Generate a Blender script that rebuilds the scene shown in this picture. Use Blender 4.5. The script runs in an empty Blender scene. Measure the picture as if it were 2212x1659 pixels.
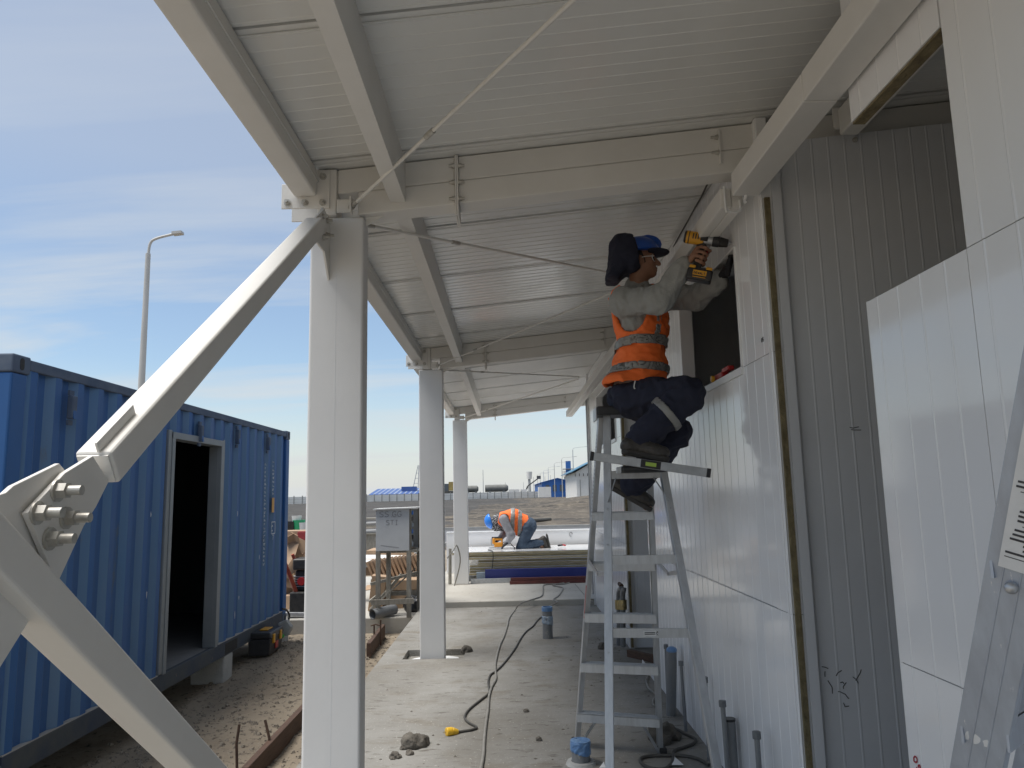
import bpy, bmesh, math, random
import numpy as np
from math import sin, cos, pi, radians as RAD, sqrt, atan2
from mathutils import Vector, Matrix, noise as mnoise
random.seed(7)
S = bpy.context.scene
COL = S.collection

# ------------------------------------------------------------------ camera
FPX, CXP, CYP = 1614.0, 1106.0, 829.5            # focal length / centre in a 2212-pixel wide frame
PITCH, ROLL, YAW, EYE = .1462, .0223, .0071, 1.65
_f = Vector((sin(YAW)*cos(PITCH), cos(YAW)*cos(PITCH), sin(PITCH)))
_r0 = Vector((cos(YAW), -sin(YAW), 0)); _u0 = _r0.cross(_f)
_r = _r0*cos(ROLL) - _u0*sin(ROLL); _u = _u0*cos(ROLL) + _r0*sin(ROLL)
cam = bpy.data.cameras.new('camera'); camo = bpy.data.objects.new('camera', cam); COL.objects.link(camo)
m3 = Matrix((_r, _u, -_f)).transposed()
camo.matrix_world = Matrix.Translation((0, 0, EYE)) @ m3.to_4x4()
cam.sensor_width = 36; cam.lens = 36*FPX/2212; cam.clip_start = .05; cam.clip_end = 6000
S.camera = camo

# ------------------------------------------------------------------ sky, sun, exposure
SUN_AZ, SUN_EL = RAD(256), RAD(70)               # azimuth clockwise from +Y
world = bpy.data.worlds.new('World'); S.world = world; world.use_nodes = True
nt = world.node_tree; N = nt.nodes; L = nt.links; N.clear()
out = N.new('ShaderNodeOutputWorld'); bg = N.new('ShaderNodeBackground'); bg.inputs[1].default_value = .05
sky = N.new('ShaderNodeTexSky'); sky.sky_type = 'NISHITA'; sky.sun_disc = False
sky.sun_elevation = SUN_EL; sky.sun_rotation = SUN_AZ; sky.dust_density = .4; sky.air_density = 1.1; sky.ozone_density = 2.5
tc = N.new('ShaderNodeTexCoord'); sep = N.new('ShaderNodeSeparateXYZ'); L.new(tc.outputs['Generated'], sep.inputs[0])
zc = N.new('ShaderNodeMath'); zc.operation = 'MAXIMUM'; L.new(sep.outputs[2], zc.inputs[0]); zc.inputs[1].default_value = 0.0
za = N.new('ShaderNodeMath'); za.operation = 'ADD'; L.new(zc.outputs[0], za.inputs[0]); za.inputs[1].default_value = .16
dx = N.new('ShaderNodeMath'); dx.operation = 'DIVIDE'; L.new(sep.outputs[0], dx.inputs[0]); L.new(za.outputs[0], dx.inputs[1])
dy = N.new('ShaderNodeMath'); dy.operation = 'DIVIDE'; L.new(sep.outputs[1], dy.inputs[0]); L.new(za.outputs[0], dy.inputs[1])
cmb = N.new('ShaderNodeCombineXYZ'); L.new(dx.outputs[0], cmb.inputs[0]); L.new(dy.outputs[0], cmb.inputs[1])
mp = N.new('ShaderNodeMapping'); mp.inputs['Scale'].default_value = (.50, 1.9, 1); mp.inputs['Location'].default_value = (.3, 1.35, 0)
mp.inputs['Rotation'].default_value = (0, 0, RAD(12)); L.new(cmb.outputs[0], mp.inputs[0])
n1 = N.new('ShaderNodeTexNoise'); n1.inputs['Scale'].default_value = 1.15; n1.inputs['Detail'].default_value = 9; n1.inputs['Roughness'].default_value = .56
n1.inputs['Distortion'].default_value = .35; L.new(mp.outputs[0], n1.inputs['Vector'])
r1 = N.new('ShaderNodeValToRGB'); r1.color_ramp.elements[0].position = .47; r1.color_ramp.elements[1].position = .70; L.new(n1.outputs['Fac'], r1.inputs[0])
# a thin veil everywhere, thicker towards the horizon (a longer way through the same layer)
veil = N.new('ShaderNodeValToRGB'); L.new(sep.outputs[2], veil.inputs[0]); ve_ = veil.color_ramp.elements
for pos, val in ((.045, .62), (.10, .27), (.17, .06), (.26, .10), (.40, .36)): e_ = ve_.new(pos); e_.color = (val, val, val, 1)
ve_[0].color = (.92, .92, .92, 1); ve_[-1].color = (.58, .58, .58, 1)
env = N.new('ShaderNodeValToRGB'); L.new(sep.outputs[2], env.inputs[0]); ee_ = env.color_ramp.elements
for pos, val in ((.10, .55), (.19, 1.0), (.31, .75), (.42, .22)): e_ = ee_.new(pos); e_.color = (val, val, val, 1)
ee_[0].color = (.3, .3, .3, 1); ee_[-1].color = (.22, .22, .22, 1)
wsp = N.new('ShaderNodeMath'); wsp.operation = 'MULTIPLY'; L.new(r1.outputs[0], wsp.inputs[0]); L.new(env.outputs[0], wsp.inputs[1])
mxa = N.new('ShaderNodeMath'); mxa.operation = 'MULTIPLY_ADD'; L.new(wsp.outputs[0], mxa.inputs[0]); mxa.inputs[1].default_value = .78; L.new(veil.outputs[0], mxa.inputs[2]); mxa.use_clamp = True
mix = N.new('ShaderNodeMix'); mix.data_type = 'RGBA'; L.new(mxa.outputs[0], mix.inputs['Factor']); L.new(sky.outputs[0], mix.inputs['A']); mix.inputs['B'].default_value = (4.95, 5.15, 5.25, 1)
L.new(mix.outputs['Result'], bg.inputs[0]); L.new(bg.outputs[0], out.inputs[0])
sun = bpy.data.lights.new('sun', 'SUN'); sun.energy = 1.75; sun.angle = RAD(30); sun.color = (1, .96, .9)
suno = bpy.data.objects.new('sun', sun); COL.objects.link(suno)
_sd = Vector((sin(SUN_AZ)*cos(SUN_EL), cos(SUN_AZ)*cos(SUN_EL), sin(SUN_EL)))
suno.rotation_euler = _sd.to_track_quat('Z', 'Y').to_euler(); suno.location = (0, 0, 30)
S.view_settings.view_transform = 'Standard'; S.view_settings.look = 'None'; S.view_settings.gamma = 1
S.view_settings.exposure = 1.50; S.view_settings.use_curve_mapping = False
S.render.engine = 'CYCLES'; S.cycles.use_denoising = True; S.cycles.max_bounces = 9; S.cycles.diffuse_bounces = 6; S.cycles.glossy_bounces = 4
S.cycles.sample_clamp_indirect = 6

# ------------------------------------------------------------------ pixels of the photograph -> points on real surfaces
EYEV = Vector((0, 0, EYE))
def ray(u, v): return _f + _r*((u-CXP)/FPX) - _u*((v-CYP)/FPX)
def onx(u, v, X): d = ray(u, v); return EYEV + d*(X/d.x)
def ony(u, v, Y): d = ray(u, v); return EYEV + d*(Y/d.y)
def onz(u, v, Z): d = ray(u, v); return EYEV + d*((Z-EYE)/d.z)

# ------------------------------------------------------------------ mesh helpers
WLOC = {}
def setmat(me, mats):
    for m in (mats if isinstance(mats, (list, tuple)) else [mats]): me.materials.append(M[m] if isinstance(m, str) else m)
def link(name, me, parent=None, loc=None, center=True):
    """one mesh in world coordinates -> one object whose origin is the middle of its underside"""
    o = bpy.data.objects.new(name, me); COL.objects.link(o)
    if center and len(me.vertices):
        n = len(me.vertices); a = np.empty(n*3, 'f'); me.vertices.foreach_get('co', a); a = a.reshape(-1, 3)
        c = np.array([(a[:, 0].min()+a[:, 0].max())/2, (a[:, 1].min()+a[:, 1].max())/2, a[:, 2].min()], 'f')
        a -= c; me.vertices.foreach_set('co', a.ravel()); loc = Vector([float(t) for t in c]); me.update()
    loc = Vector(loc or (0, 0, 0)); WLOC[o.name] = loc
    if parent is not None:
        o.parent = parent; o.location = loc - WLOC[parent.name]
    else: o.location = loc
    return o
def thing(name, label, cat, loc, group=None):
    o = bpy.data.objects.new(name, None); COL.objects.link(o); o.location = loc; o.empty_display_size = .1; WLOC[o.name] = Vector(loc)
    return tag(o, label, cat, group)
def tag(o, label, cat, group=None):
    o['label'] = label; o['category'] = cat
    if group: o['group'] = group
    return o
def struct(o, label=None):
    o['kind'] = 'structure'
    if label: o['label'] = label
    return o
def shift(root, d):
    """copy of a thing with all its parts, moved by d"""
    def cp(o, par):
        c = o.copy(); COL.objects.link(c); c.parent = par
        WLOC[c.name] = WLOC[o.name] + Vector(d)
        if par is None: c.location = Vector(o.location) + Vector(d)
        for k in [k for k in bpy.data.objects if k.parent == o]: cp(k, c)
        return c
    return cp(root, None)

class MB:
    def __init__(s): s.v = []; s.f = []; s.m = []; s.mi = 0
    def mat(s, i): s.mi = i; return s
    def _add(s, vs, fs):
        b = len(s.v); s.v += [tuple(x) for x in vs]; s.f += [[b+i for i in f] for f in fs]; s.m += [s.mi]*len(fs); return s
    def box(s, a, b):
        x0, x1 = sorted((a[0], b[0])); y0, y1 = sorted((a[1], b[1])); z0, z1 = sorted((a[2], b[2]))
        return s._add([(x0,y0,z0),(x1,y0,z0),(x1,y1,z0),(x0,y1,z0),(x0,y0,z1),(x1,y0,z1),(x1,y1,z1),(x0,y1,z1)], BOXF)
    def obox(s, c, ax, ay, az, h):
        """oriented box: centre, three axes, full sizes"""
        c = Vector(c); ax = Vector(ax).normalized()*h[0]/2; ay = Vector(ay).normalized()*h[1]/2; az = Vector(az).normalized()*h[2]/2
        return s._add([c-ax-ay-az, c+ax-ay-az, c+ax+ay-az, c-ax+ay-az, c-ax-ay+az, c+ax-ay+az, c+ax+ay+az, c-ax+ay+az], BOXF)
    def bar(s, p, q, w, h, up=(0, 0, 1)):
        p = Vector(p); q = Vector(q); d = q-p; a = d.normalized(); sd = a.cross(Vector(up))
        if sd.length < 1e-5: sd = a.cross(Vector((0, 1, 0)))
        sd.normalize(); u2 = sd.cross(a)
        return s.obox((p+q)/2, sd, a, u2, (w, d.length, h))
    def cyl(s, p, q, r0, r1=None, n=12, cap=True):
        r1 = r0 if r1 is None else r1; p = Vector(p); q = Vector(q); a = (q-p).normalized()
        t = a.cross(Vector((0, 0, 1)))
        if t.length < 1e-4: t = a.cross(Vector((0, 1, 0)))
        t.normalize(); b = a.cross(t); vs = []
        for c, r in ((p, r0), (q, r1)):
            for i in range(n):
                g = 2*pi*i/n; vs.append(c + t*(r*cos(g)) + b*(r*sin(g)))
        fs = [[i, (i+1) % n, n+(i+1) % n, n+i] for i in range(n)]
        fs = [f[::-1] for f in fs]
        if cap: fs += [list(range(n)), list(range(2*n-1, n-1, -1))]
        return s._add(vs, fs)
    def tube(s, pts, r, n=8):
        pts = [Vector(p) for p in pts]; vs = []; prev = None
        for i, p in enumerate(pts):
            a = (pts[min(i+1, len(pts)-1)] - pts[max(i-1, 0)]).normalized()
            t = prev - a*prev.dot(a) if prev is not None else a.cross(Vector((0, 0, 1)) if abs(a.z) < .9 else Vector((1, 0, 0)))
            t.normalize(); prev = t; b = a.cross(t); rr = r[i] if isinstance(r, (list, tuple)) else r
            for k in range(n): g = 2*pi*k/n; vs.append(p + t*(rr*cos(g)) + b*(rr*sin(g)))
        fs = [[i*n+k, (i+1)*n+k, (i+1)*n+(k+1) % n, i*n+(k+1) % n] for i in range(len(pts)-1) for k in range(n)]
        fs += [list(range(n)), list(range(len(vs)-1, len(vs)-n-1, -1))]
        return s._add(vs, fs)
    def prism(s, poly, ext):
        """poly: list of 3-D points in one plane, ext: extrusion vector"""
        n = len(poly); e = Vector(ext); P = [Vector(p) for p in poly]
        nrm = sum(((P[i]).cross(P[(i+1) % n]) for i in range(n)), Vector((0, 0, 0)))
        if nrm.dot(e) < 0: P = P[::-1]
        vs = P + [p+e for p in P]
        return s._add(vs, [list(range(n))[::-1], list(range(n, 2*n))] + [[i, (i+1) % n, n+(i+1) % n, n+i] for i in range(n)])
    def lathe(s, prof, c, n=16, axis='z'):
        vs = []; c = Vector(c)
        for r, z in prof:
            for k in range(n): g = 2*pi*k/n; vs.append(c + Vector((r*cos(g), r*sin(g), z)))
        fs = [[i*n+k, i*n+(k+1) % n, (i+1)*n+(k+1) % n, (i+1)*n+k] for i in range(len(prof)-1) for k in range(n)]
        return s._add(vs, fs)
    def sphere(s, c, r, n=12, k=8, sq=(1, 1, 1)):
        return s.lathe([(r*sin(pi*i/k)+1e-5, -r*cos(pi*i/k)) for i in range(k+1)], (0, 0, 0), n)._xf(c, sq, n*(k+1))
    def _xf(s, c, sq, cnt):
        for i in range(len(s.v)-cnt, len(s.v)):
            x = s.v[i]; s.v[i] = (x[0]*sq[0]+c[0], x[1]*sq[1]+c[1], x[2]*sq[2]+c[2])
        return s
    def mesh(s, name, mats):
        me = bpy.data.meshes.new(name); me.from_pydata(s.v, [], s.f); setmat(me, mats)
        if any(s.m): me.polygons.foreach_set('material_index', s.m)
        me.update(); return me
    def build(s, name, mats, parent=None, bevel=0, smooth=False, seg=2, center=True):
        me = s.mesh(name, mats); o = link(name, me, parent, center=center)
        if smooth:
            me.polygons.foreach_set('use_smooth', [True]*len(me.polygons))
            if smooth != 'all': me.set_sharp_from_angle(angle=RAD(38))
        if bevel:
            b = o.modifiers.new('bevel', 'BEVEL'); b.width = bevel; b.segments = seg; b.limit_method = 'ANGLE'; b.angle_limit = RAD(40)
        return o
BOXF = [[0,3,2,1],[4,5,6,7],[0,1,5,4],[1,2,6,5],[2,3,7,6],[3,0,4,7]]
def hexnut(mb, p, d, r=.016, t=.014, bolt=.034, br=.009):
    p = Vector(p); d = Vector(d).normalized()
    mb.cyl(p, p+d*.004, r*1.35, n=14); mb.cyl(p+d*.004, p+d*(.004+t), r, n=6); mb.cyl(p+d*(.004+t), p+d*bolt, br, n=10)
def curve_pts(P, k=6):
    """Catmull-Rom through points"""
    P = [Vector(p) for p in P]; Q = [P[0]*2-P[1]] + P + [P[-1]*2-P[-2]]; o = []
    for i in range(1, len(Q)-2):
        for j in range(k):
            t = j/k; a, b, c, d = Q[i-1], Q[i], Q[i+1], Q[i+2]
            o.append(.5*((2*b)+(c-a)*t+(2*a-5*b+4*c-d)*t*t+(3*b-a-3*c+d)*t**3))
    return o + [P[-1]]
# ------------------------------------------------------------------ materials
M = {}
def pm(name, col, col2=None, scale=6, rough=.5, metal=0, bump=0, bscale=60, spots=None, vary=0, stretch=(1, 1, 1), spec=.5, r2=None, detail=6, lo=.35, hi=.7, coat=0):
    """procedural surface: two-tone noise, optional dark/pale spots, fine bump, per-object variation"""
    m = bpy.data.materials.new(name); m.use_nodes = True; nt = m.node_tree; N = nt.nodes; L = nt.links
    b = N['Principled BSDF']; b.inputs['Metallic'].default_value = metal; b.inputs['Roughness'].default_value = rough; b.inputs['Specular IOR Level'].default_value = spec
    if coat: b.inputs['Coat Weight'].default_value = coat; b.inputs['Coat Roughness'].default_value = .12
    g = N.new('ShaderNodeNewGeometry'); mp = N.new('ShaderNodeMapping'); mp.inputs['Scale'].default_value = stretch; L.new(g.outputs['Position'], mp.inputs[0])
    c2 = col2 or tuple(x*.82 for x in col)
    n = N.new('ShaderNodeTexNoise'); n.inputs['Scale'].default_value = scale; n.inputs['Detail'].default_value = detail; n.inputs['Roughness'].default_value = .62; L.new(mp.outputs[0], n.inputs['Vector'])
    r = N.new('ShaderNodeValToRGB'); e = r.color_ramp.elements; e[0].position = lo; e[1].position = hi; e[0].color = (*c2, 1); e[1].color = (*col, 1); L.new(n.outputs['Fac'], r.inputs[0])
    cur = r.outputs[0]
    if spots:
        sc, amt, sc_col = spots
        n2 = N.new('ShaderNodeTexNoise'); n2.inputs['Scale'].default_value = sc; n2.inputs['Detail'].default_value = 5; n2.inputs['Roughness'].default_value = .7; L.new(mp.outputs[0], n2.inputs['Vector'])
        r2_ = N.new('ShaderNodeValToRGB'); q = r2_.color_ramp.elements; q[0].position = amt; q[1].position = min(amt+.06, .99); L.new(n2.outputs['Fac'], r2_.inputs[0])
        mx = N.new('ShaderNodeMix'); mx.data_type = 'RGBA'; L.new(r2_.outputs[0], mx.inputs['Factor']); L.new(cur, mx.inputs['A']); mx.inputs['B'].default_value = (*sc_col, 1); cur = mx.outputs['Result']
    if vary:
        oi = N.new('ShaderNodeObjectInfo'); mr = N.new('ShaderNodeMapRange'); L.new(oi.outputs['Random'], mr.inputs[0]); mr.inputs[3].default_value = 1-vary; mr.inputs[4].default_value = 1+vary
        hv = N.new('ShaderNodeHueSaturation'); L.new(mr.outputs[0], hv.inputs['Value']); L.new(cur, hv.inputs['Color']); cur = hv.outputs[0]
    L.new(cur, b.inputs['Base Color'])
    if r2 is not None:
        mr = N.new('ShaderNodeMapRange'); L.new(n.outputs['Fac'], mr.inputs[0]); mr.inputs[1].default_value = .3; mr.inputs[2].default_value = .7; mr.inputs[3].default_value = rough; mr.inputs[4].default_value = r2; L.new(mr.outputs[0], b.inputs['Roughness'])
    if bump:
        n3 = N.new('ShaderNodeTexNoise'); n3.inputs['Scale'].default_value = bscale; n3.inputs['Detail'].default_value = 6; L.new(mp.outputs[0], n3.inputs['Vector'])
        bp = N.new('ShaderNodeBump'); bp.inputs['Strength'].default_value = min(bump, 1); bp.inputs['Distance'].default_value = .01 if bump <= 1 else .01*bump; L.new(n3.outputs['Fac'], bp.inputs['Height']); L.new(bp.outputs[0], b.inputs['Normal'])
    M[name] = m; return m
pm('steel_paint', (.745,.73,.695), (.69,.675,.64), 3.0, .48, bump=.06, bscale=220, spots=(7.5,.74,(.56,.52,.45)), r2=.6)
pm('column_paint', (.74,.735,.72), (.70,.695,.685), 2.4, .42, bump=.05, bscale=180, spots=(60,.76,(.45,.43,.40)), r2=.55)
pm('soffit', (.78,.785,.77), (.73,.735,.72), 1.3, .17, bump=.02, bscale=14, vary=.03, r2=.26, spec=.6)
pm('wall_white', (.83,.835,.84), (.805,.81,.815), .9, .075, bump=.012, bscale=8, vary=.015, r2=.13, spec=.55)
pm('wall_grey', (.72,.735,.76), (.67,.685,.71), 1.8, .45, bump=.03, bscale=120, spots=(3.2,.73,(.26,.25,.24)))
pm('foam', (.27,.225,.125), (.15,.12,.065), 14, .9, bump=.8, bscale=70)
pm('foam_old', (.62,.54,.36), (.40,.335,.205), 5, .9, bump=.5, bscale=60, vary=.28, stretch=(1,4,8))
pm('trim_white', (.80,.80,.80), (.75,.76,.76), 4, .35)
pm('aluminium', (.60,.61,.62), (.46,.47,.48), 9, .40, metal=.75, bump=.05, bscale=200, r2=.55, stretch=(3,3,.5), spots=(26,.70,(.62,.62,.60)))
pm('aluminium_worn', (.50,.55,.62), (.40,.44,.51), 6, .42, metal=.6, bump=.06, bscale=160, r2=.6, stretch=(6,6,.6), spots=(11,.66,(.80,.80,.78)))
pm('galvanised', (.55,.56,.57), (.42,.43,.44), 20, .42, metal=.7)
pm('bolt_zinc', (.56,.55,.51), (.42,.40,.36), 40, .45, metal=.45)
pm('black_plastic', (.018,.018,.02), (.03,.03,.032), 20, .42, bump=.1, bscale=200)
pm('black_rubber', (.014,.014,.015), (.03,.028,.026), 25, .7, bump=.2, bscale=140)
pm('container_blue', (.018,.112,.33), (.022,.096,.27), 1.6, .52, spots=(3.4,.68,(.055,.115,.22)), bump=.04, bscale=90, r2=.68, stretch=(1,1,.35))
pm('container_dusty', (.11,.14,.19), (.045,.075,.135), 3.0, .75, bump=.05, bscale=90)
pm('container_rail', (.028,.045,.085), (.07,.08,.085), 3.0, .7, bump=.1, bscale=60, spots=(6,.64,(.16,.14,.115)))
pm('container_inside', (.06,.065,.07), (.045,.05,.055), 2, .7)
pm('container_grey', (.235,.26,.28), (.19,.215,.235), 2.5, .5, spots=(7,.72,(.4,.42,.43)))
pm('container_floor', (.23,.235,.24), (.17,.175,.18), 5, .6)
pm('white_print', (.62,.66,.70), (.35,.42,.52), 45, .6)
pm('yellow_label', (.62,.30,.03), (.5,.24,.03), 30, .5)
pm('ink', (.03,.03,.035), (.05,.05,.055), 60, .6)
pm('pencil', (.22,.22,.23), (.30,.30,.31), 60, .7)
pm('red_ink', (.45,.02,.04), (.38,.02,.04), 60, .6)
pm('paper_label', (.74,.74,.73), (.68,.68,.67), 30, .5)
pm('pvc_grey', (.155,.165,.18), (.22,.225,.225), 9, .5, spots=(16,.64,(.30,.29,.26)), stretch=(1,1,.5))
pm('pvc_cap', (.17,.18,.185), (.13,.135,.14), 14, .5)
pm('blue_tape', (.08,.20,.44), (.18,.30,.48), 22, .38, bump=.5, bscale=60)
pm('plastic_film', (.42,.46,.50), (.22,.30,.40), 16, .25, bump=.6, bscale=40)
pm('brass', (.42,.33,.16), (.30,.24,.12), 25, .4, metal=.7)
pm('cable_grey', (.27,.26,.235), (.19,.18,.16), 12, .6)
pm('cable_dark', (.045,.042,.038), (.075,.07,.06), 16, .6)
pm('plug_yellow', (.78,.48,.03), (.68,.40,.03), 20, .4)
pm('mud', (.155,.14,.118), (.085,.076,.064), 16, .95, bump=1.0, bscale=50)
pm('rock', (.31,.27,.215), (.12,.10,.08), 60, .95, bump=.8, bscale=60, lo=.42, hi=.6)
pm('block_concrete', (.44,.445,.43), (.36,.36,.345), 7, .9, bump=.5, bscale=60, spots=(24,.72,(.20,.20,.19)))
pm('timber_red', (.125,.072,.048), (.075,.045,.032), 5, .75, bump=.4, bscale=50, stretch=(8,1,8))
pm('timber_old', (.33,.315,.275), (.22,.205,.175), 7, .85, bump=.5, bscale=60, stretch=(4,4,1), vary=.1)
pm('rust', (.11,.062,.038), (.065,.04,.03), 20, .85, bump=.4)
pm('cardboard', (.44,.31,.205), (.37,.255,.165), 5, .85, bump=.1, bscale=60, vary=.12)
pm('cardboard_red', (.40,.055,.06), (.33,.045,.05), 8, .7)
pm('cardboard_print', (.21,.095,.07), (.24,.12,.09), 30, .8)
pm('box_grey', (.58,.60,.615), (.52,.54,.555), 5, .55, spots=(12,.70,(.24,.23,.21)))
pm('blue_steel', (.020,.030,.185), (.028,.04,.20), 4, .38, spots=(14,.72,(.12,.14,.26)))
pm('red_steel', (.155,.042,.036), (.11,.034,.03), 8, .55)
pm('pale_blue_steel', (.42,.50,.58), (.35,.42,.50), 6, .45)
pm('orange_vest', (1.0,.205,.042), (.95,.17,.03), 9, .75, bump=.25, bscale=180)
pm('reflective_tape', (.30,.30,.285), (.25,.25,.24), 30, .42, metal=.15)
pm('shirt_grey', (.34,.345,.335), (.28,.285,.275), 9, .9, bump=.35, bscale=130)
pm('shirt_light', (.30,.30,.32), (.23,.23,.25), 7, .9, bump=.35, bscale=130)
pm('navy_cloth', (.012,.015,.032), (.019,.022,.043), 8, .88, bump=.3, bscale=150, spots=(34,.745,(.42,.42,.42)))
pm('navy_hood', (.011,.014,.030), (.018,.021,.042), 8, .88, bump=.3, bscale=150)
pm('jeans', (.030,.050,.085), (.050,.078,.12), 9, .85, bump=.3, bscale=150)
pm('skin', (.30,.155,.095), (.24,.12,.075), 14, .55)
pm('hair', (.012,.01,.009), None, 30, .6)
pm('helmet_blue', (.012,.085,.42), (.010,.07,.36), 6, .28)
pm('helmet_bright', (.03,.22,.75), (.025,.19,.66), 6, .3)
pm('bandana', (.02,.022,.026), (.46,.47,.48), 55, .85, lo=.44, hi=.47)
pm('leather', (.030,.027,.024), (.062,.055,.048), 14, .55, bump=.4, bscale=90)
pm('sole', (.035,.033,.03), (.06,.055,.05), 25, .8)
pm('glove', (.012,.012,.016), (.03,.03,.034), 22, .85, bump=.4, bscale=120)
pm('tool_yellow', (.72,.36,.02), (.62,.30,.02), 12, .42)
pm('tool_orange', (.82,.34,.02), (.72,.28,.02), 12, .42)
pm('tool_red', (.42,.02,.02), (.34,.018,.02), 14, .4)
pm('lens', (.75,.80,.82), None, 10, .05, spec=.8)
pm('vial_green', (.45,.62,.10), (.38,.55,.08), 20, .2)
pm('kerb', (.42,.41,.385), (.33,.32,.30), 3, .9)
pm('far_concrete', (.86,.83,.77), (.78,.75,.70), .8, .9, vary=.06)
pm('far_post', (.34,.335,.315), (.28,.275,.26), 1.5, .9)
pm('far_white', (.80,.78,.74), (.72,.70,.66), 1.2, .8)
pm('far_blue', (.035,.15,.46), (.03,.125,.38), .8, .55)
pm('far_roof_blue', (.06,.12,.32), (.05,.10,.27), .8, .5)
pm('far_roof_strip', (.34,.40,.52), None, .8, .5)
pm('far_teal', (.07,.19,.29), (.06,.16,.25), .8, .5)
pm('far_pole', (.50,.50,.49), (.43,.43,.42), 1, .6)
pm('far_dark', (.07,.068,.06), (.11,.105,.095), .6, .85)
pm('far_tank', (.20,.20,.19), (.14,.14,.13), .7, .8)
pm('far_yellow', (.45,.33,.10), (.30,.22,.09), 1.2, .7)
pm('far_glass', (.10,.12,.14), None, 2, .2)
pm('green_plastic', (.02,.36,.16), (.02,.30,.13), 6, .4)
pm('bright_green', (.02,.48,.06), None, 20, .4)
pm('bag_black', (.013,.014,.016), (.035,.037,.04), 9, .28, bump=.8, bscale=22)
pm('engine_dark', (.02,.02,.021), (.05,.048,.045), 18, .5, bump=.3)
pm('handle_red', (.42,.075,.035), (.30,.05,.03), 12, .5)

# ground-like surfaces with several scales
def ground_mat(name, cols, scales, rough, bumps, stretch={}):
    m = bpy.data.materials.new(name); m.use_nodes = True; nt = m.node_tree; N = nt.nodes; L = nt.links; b = N['Principled BSDF']; b.inputs['Roughness'].default_value = rough
    g = N.new('ShaderNodeNewGeometry'); cur = None; bump_prev = None
    for k, sc in enumerate(scales):
        n = N.new('ShaderNodeTexNoise'); n.inputs['Scale'].default_value = sc; n.inputs['Detail'].default_value = 8; n.inputs['Roughness'].default_value = .66; n.inputs['Distortion'].default_value = .3
        if k in stretch:
            mp = N.new('ShaderNodeMapping'); mp.inputs['Scale'].default_value = stretch[k]; L.new(g.outputs['Position'], mp.inputs[0]); L.new(mp.outputs[0], n.inputs['Vector'])
        else: L.new(g.outputs['Position'], n.inputs['Vector'])
        r = N.new('ShaderNodeValToRGB'); e = r.color_ramp.elements
        if k == 0:
            e[0].position = .34; e[1].position = .68; e[0].color = (*cols[0], 1); e[1].color = (*cols[1], 1); L.new(n.outputs['Fac'], r.inputs[0]); cur = r.outputs[0]
        else:
            lo, hi, c = cols[k+1]; e[0].position = lo; e[1].position = hi; L.new(n.outputs['Fac'], r.inputs[0])
            mx = N.new('ShaderNodeMix'); mx.data_type = 'RGBA'; L.new(r.outputs[0], mx.inputs['Factor']); L.new(cur, mx.inputs['A']); mx.inputs['B'].default_value = (*c, 1); cur = mx.outputs['Result']
        if bumps[k]:
            bp = N.new('ShaderNodeBump'); bp.inputs['Strength'].default_value = bumps[k][0]; bp.inputs['Distance'].default_value = bumps[k][1]; L.new(n.outputs['Fac'], bp.inputs['Height'])
            if bump_prev: L.new(bump_prev, bp.inputs['Normal'])
            bump_prev = bp.outputs[0]
    if bump_prev: L.new(bump_prev, b.inputs['Normal'])
    L.new(cur, b.inputs['Base Color']); M[name] = m
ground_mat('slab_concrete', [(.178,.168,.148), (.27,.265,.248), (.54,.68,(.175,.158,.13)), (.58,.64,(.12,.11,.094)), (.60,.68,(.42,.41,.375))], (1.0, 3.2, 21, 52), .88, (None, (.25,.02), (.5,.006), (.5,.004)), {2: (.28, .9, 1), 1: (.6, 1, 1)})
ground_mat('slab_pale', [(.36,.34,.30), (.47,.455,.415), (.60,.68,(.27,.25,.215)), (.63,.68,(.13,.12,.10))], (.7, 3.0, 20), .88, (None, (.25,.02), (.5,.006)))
ground_mat('earth', [(.20,.163,.12), (.32,.268,.20), (.56,.68,(.235,.19,.14)), (.56,.66,(.075,.06,.046)), (.60,.66,(.28,.25,.205))], (.5, 2.4, 13, 44), .96, ((.3,.05), (.6,.04), (.8,.02), (.9,.012)))
ground_mat('field', [(.062,.052,.042), (.125,.105,.08), (.50,.56,(.045,.039,.033)), (.52,.62,(.165,.14,.105))], (.055, .22, 1.3), .96, ((.4,.6), (.6,.3), (.6,.12)))
ground_mat('dark_soil', [(.040,.037,.034), (.068,.063,.057), (.56,.66,(.095,.086,.075))], (.12, .5), .96, ((.4,.4), (.6,.2)))
ground_mat('asphalt', [(.085,.087,.092), (.125,.126,.13), (.56,.66,(.16,.16,.16))], (.3, 2), .9, (None, (.2,.01)))
# translucent safety-glass for spectacles
m = bpy.data.materials.new('clear_plastic'); m.use_nodes = True; b = m.node_tree.nodes['Principled BSDF']; b.inputs['Transmission Weight'].default_value = .9; b.inputs['Roughness'].default_value = .08; b.inputs['Base Color'].default_value = (.9,.92,.92,1); b.inputs['IOR'].default_value = 1.2; M['clear_plastic'] = m

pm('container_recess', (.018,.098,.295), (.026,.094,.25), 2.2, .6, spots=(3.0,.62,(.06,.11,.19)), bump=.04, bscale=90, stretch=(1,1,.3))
pm('container_flank_highlight', (.085,.19,.36), (.115,.205,.34), 3, .6, spots=(4.0,.64,(.12,.17,.24)), stretch=(1,1,.3))  # edge highlight of the corrugation painted as a lighter blue on slanted faces

pm('post_grey', (.24,.25,.26), (.20,.21,.22), 2, .5)
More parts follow.
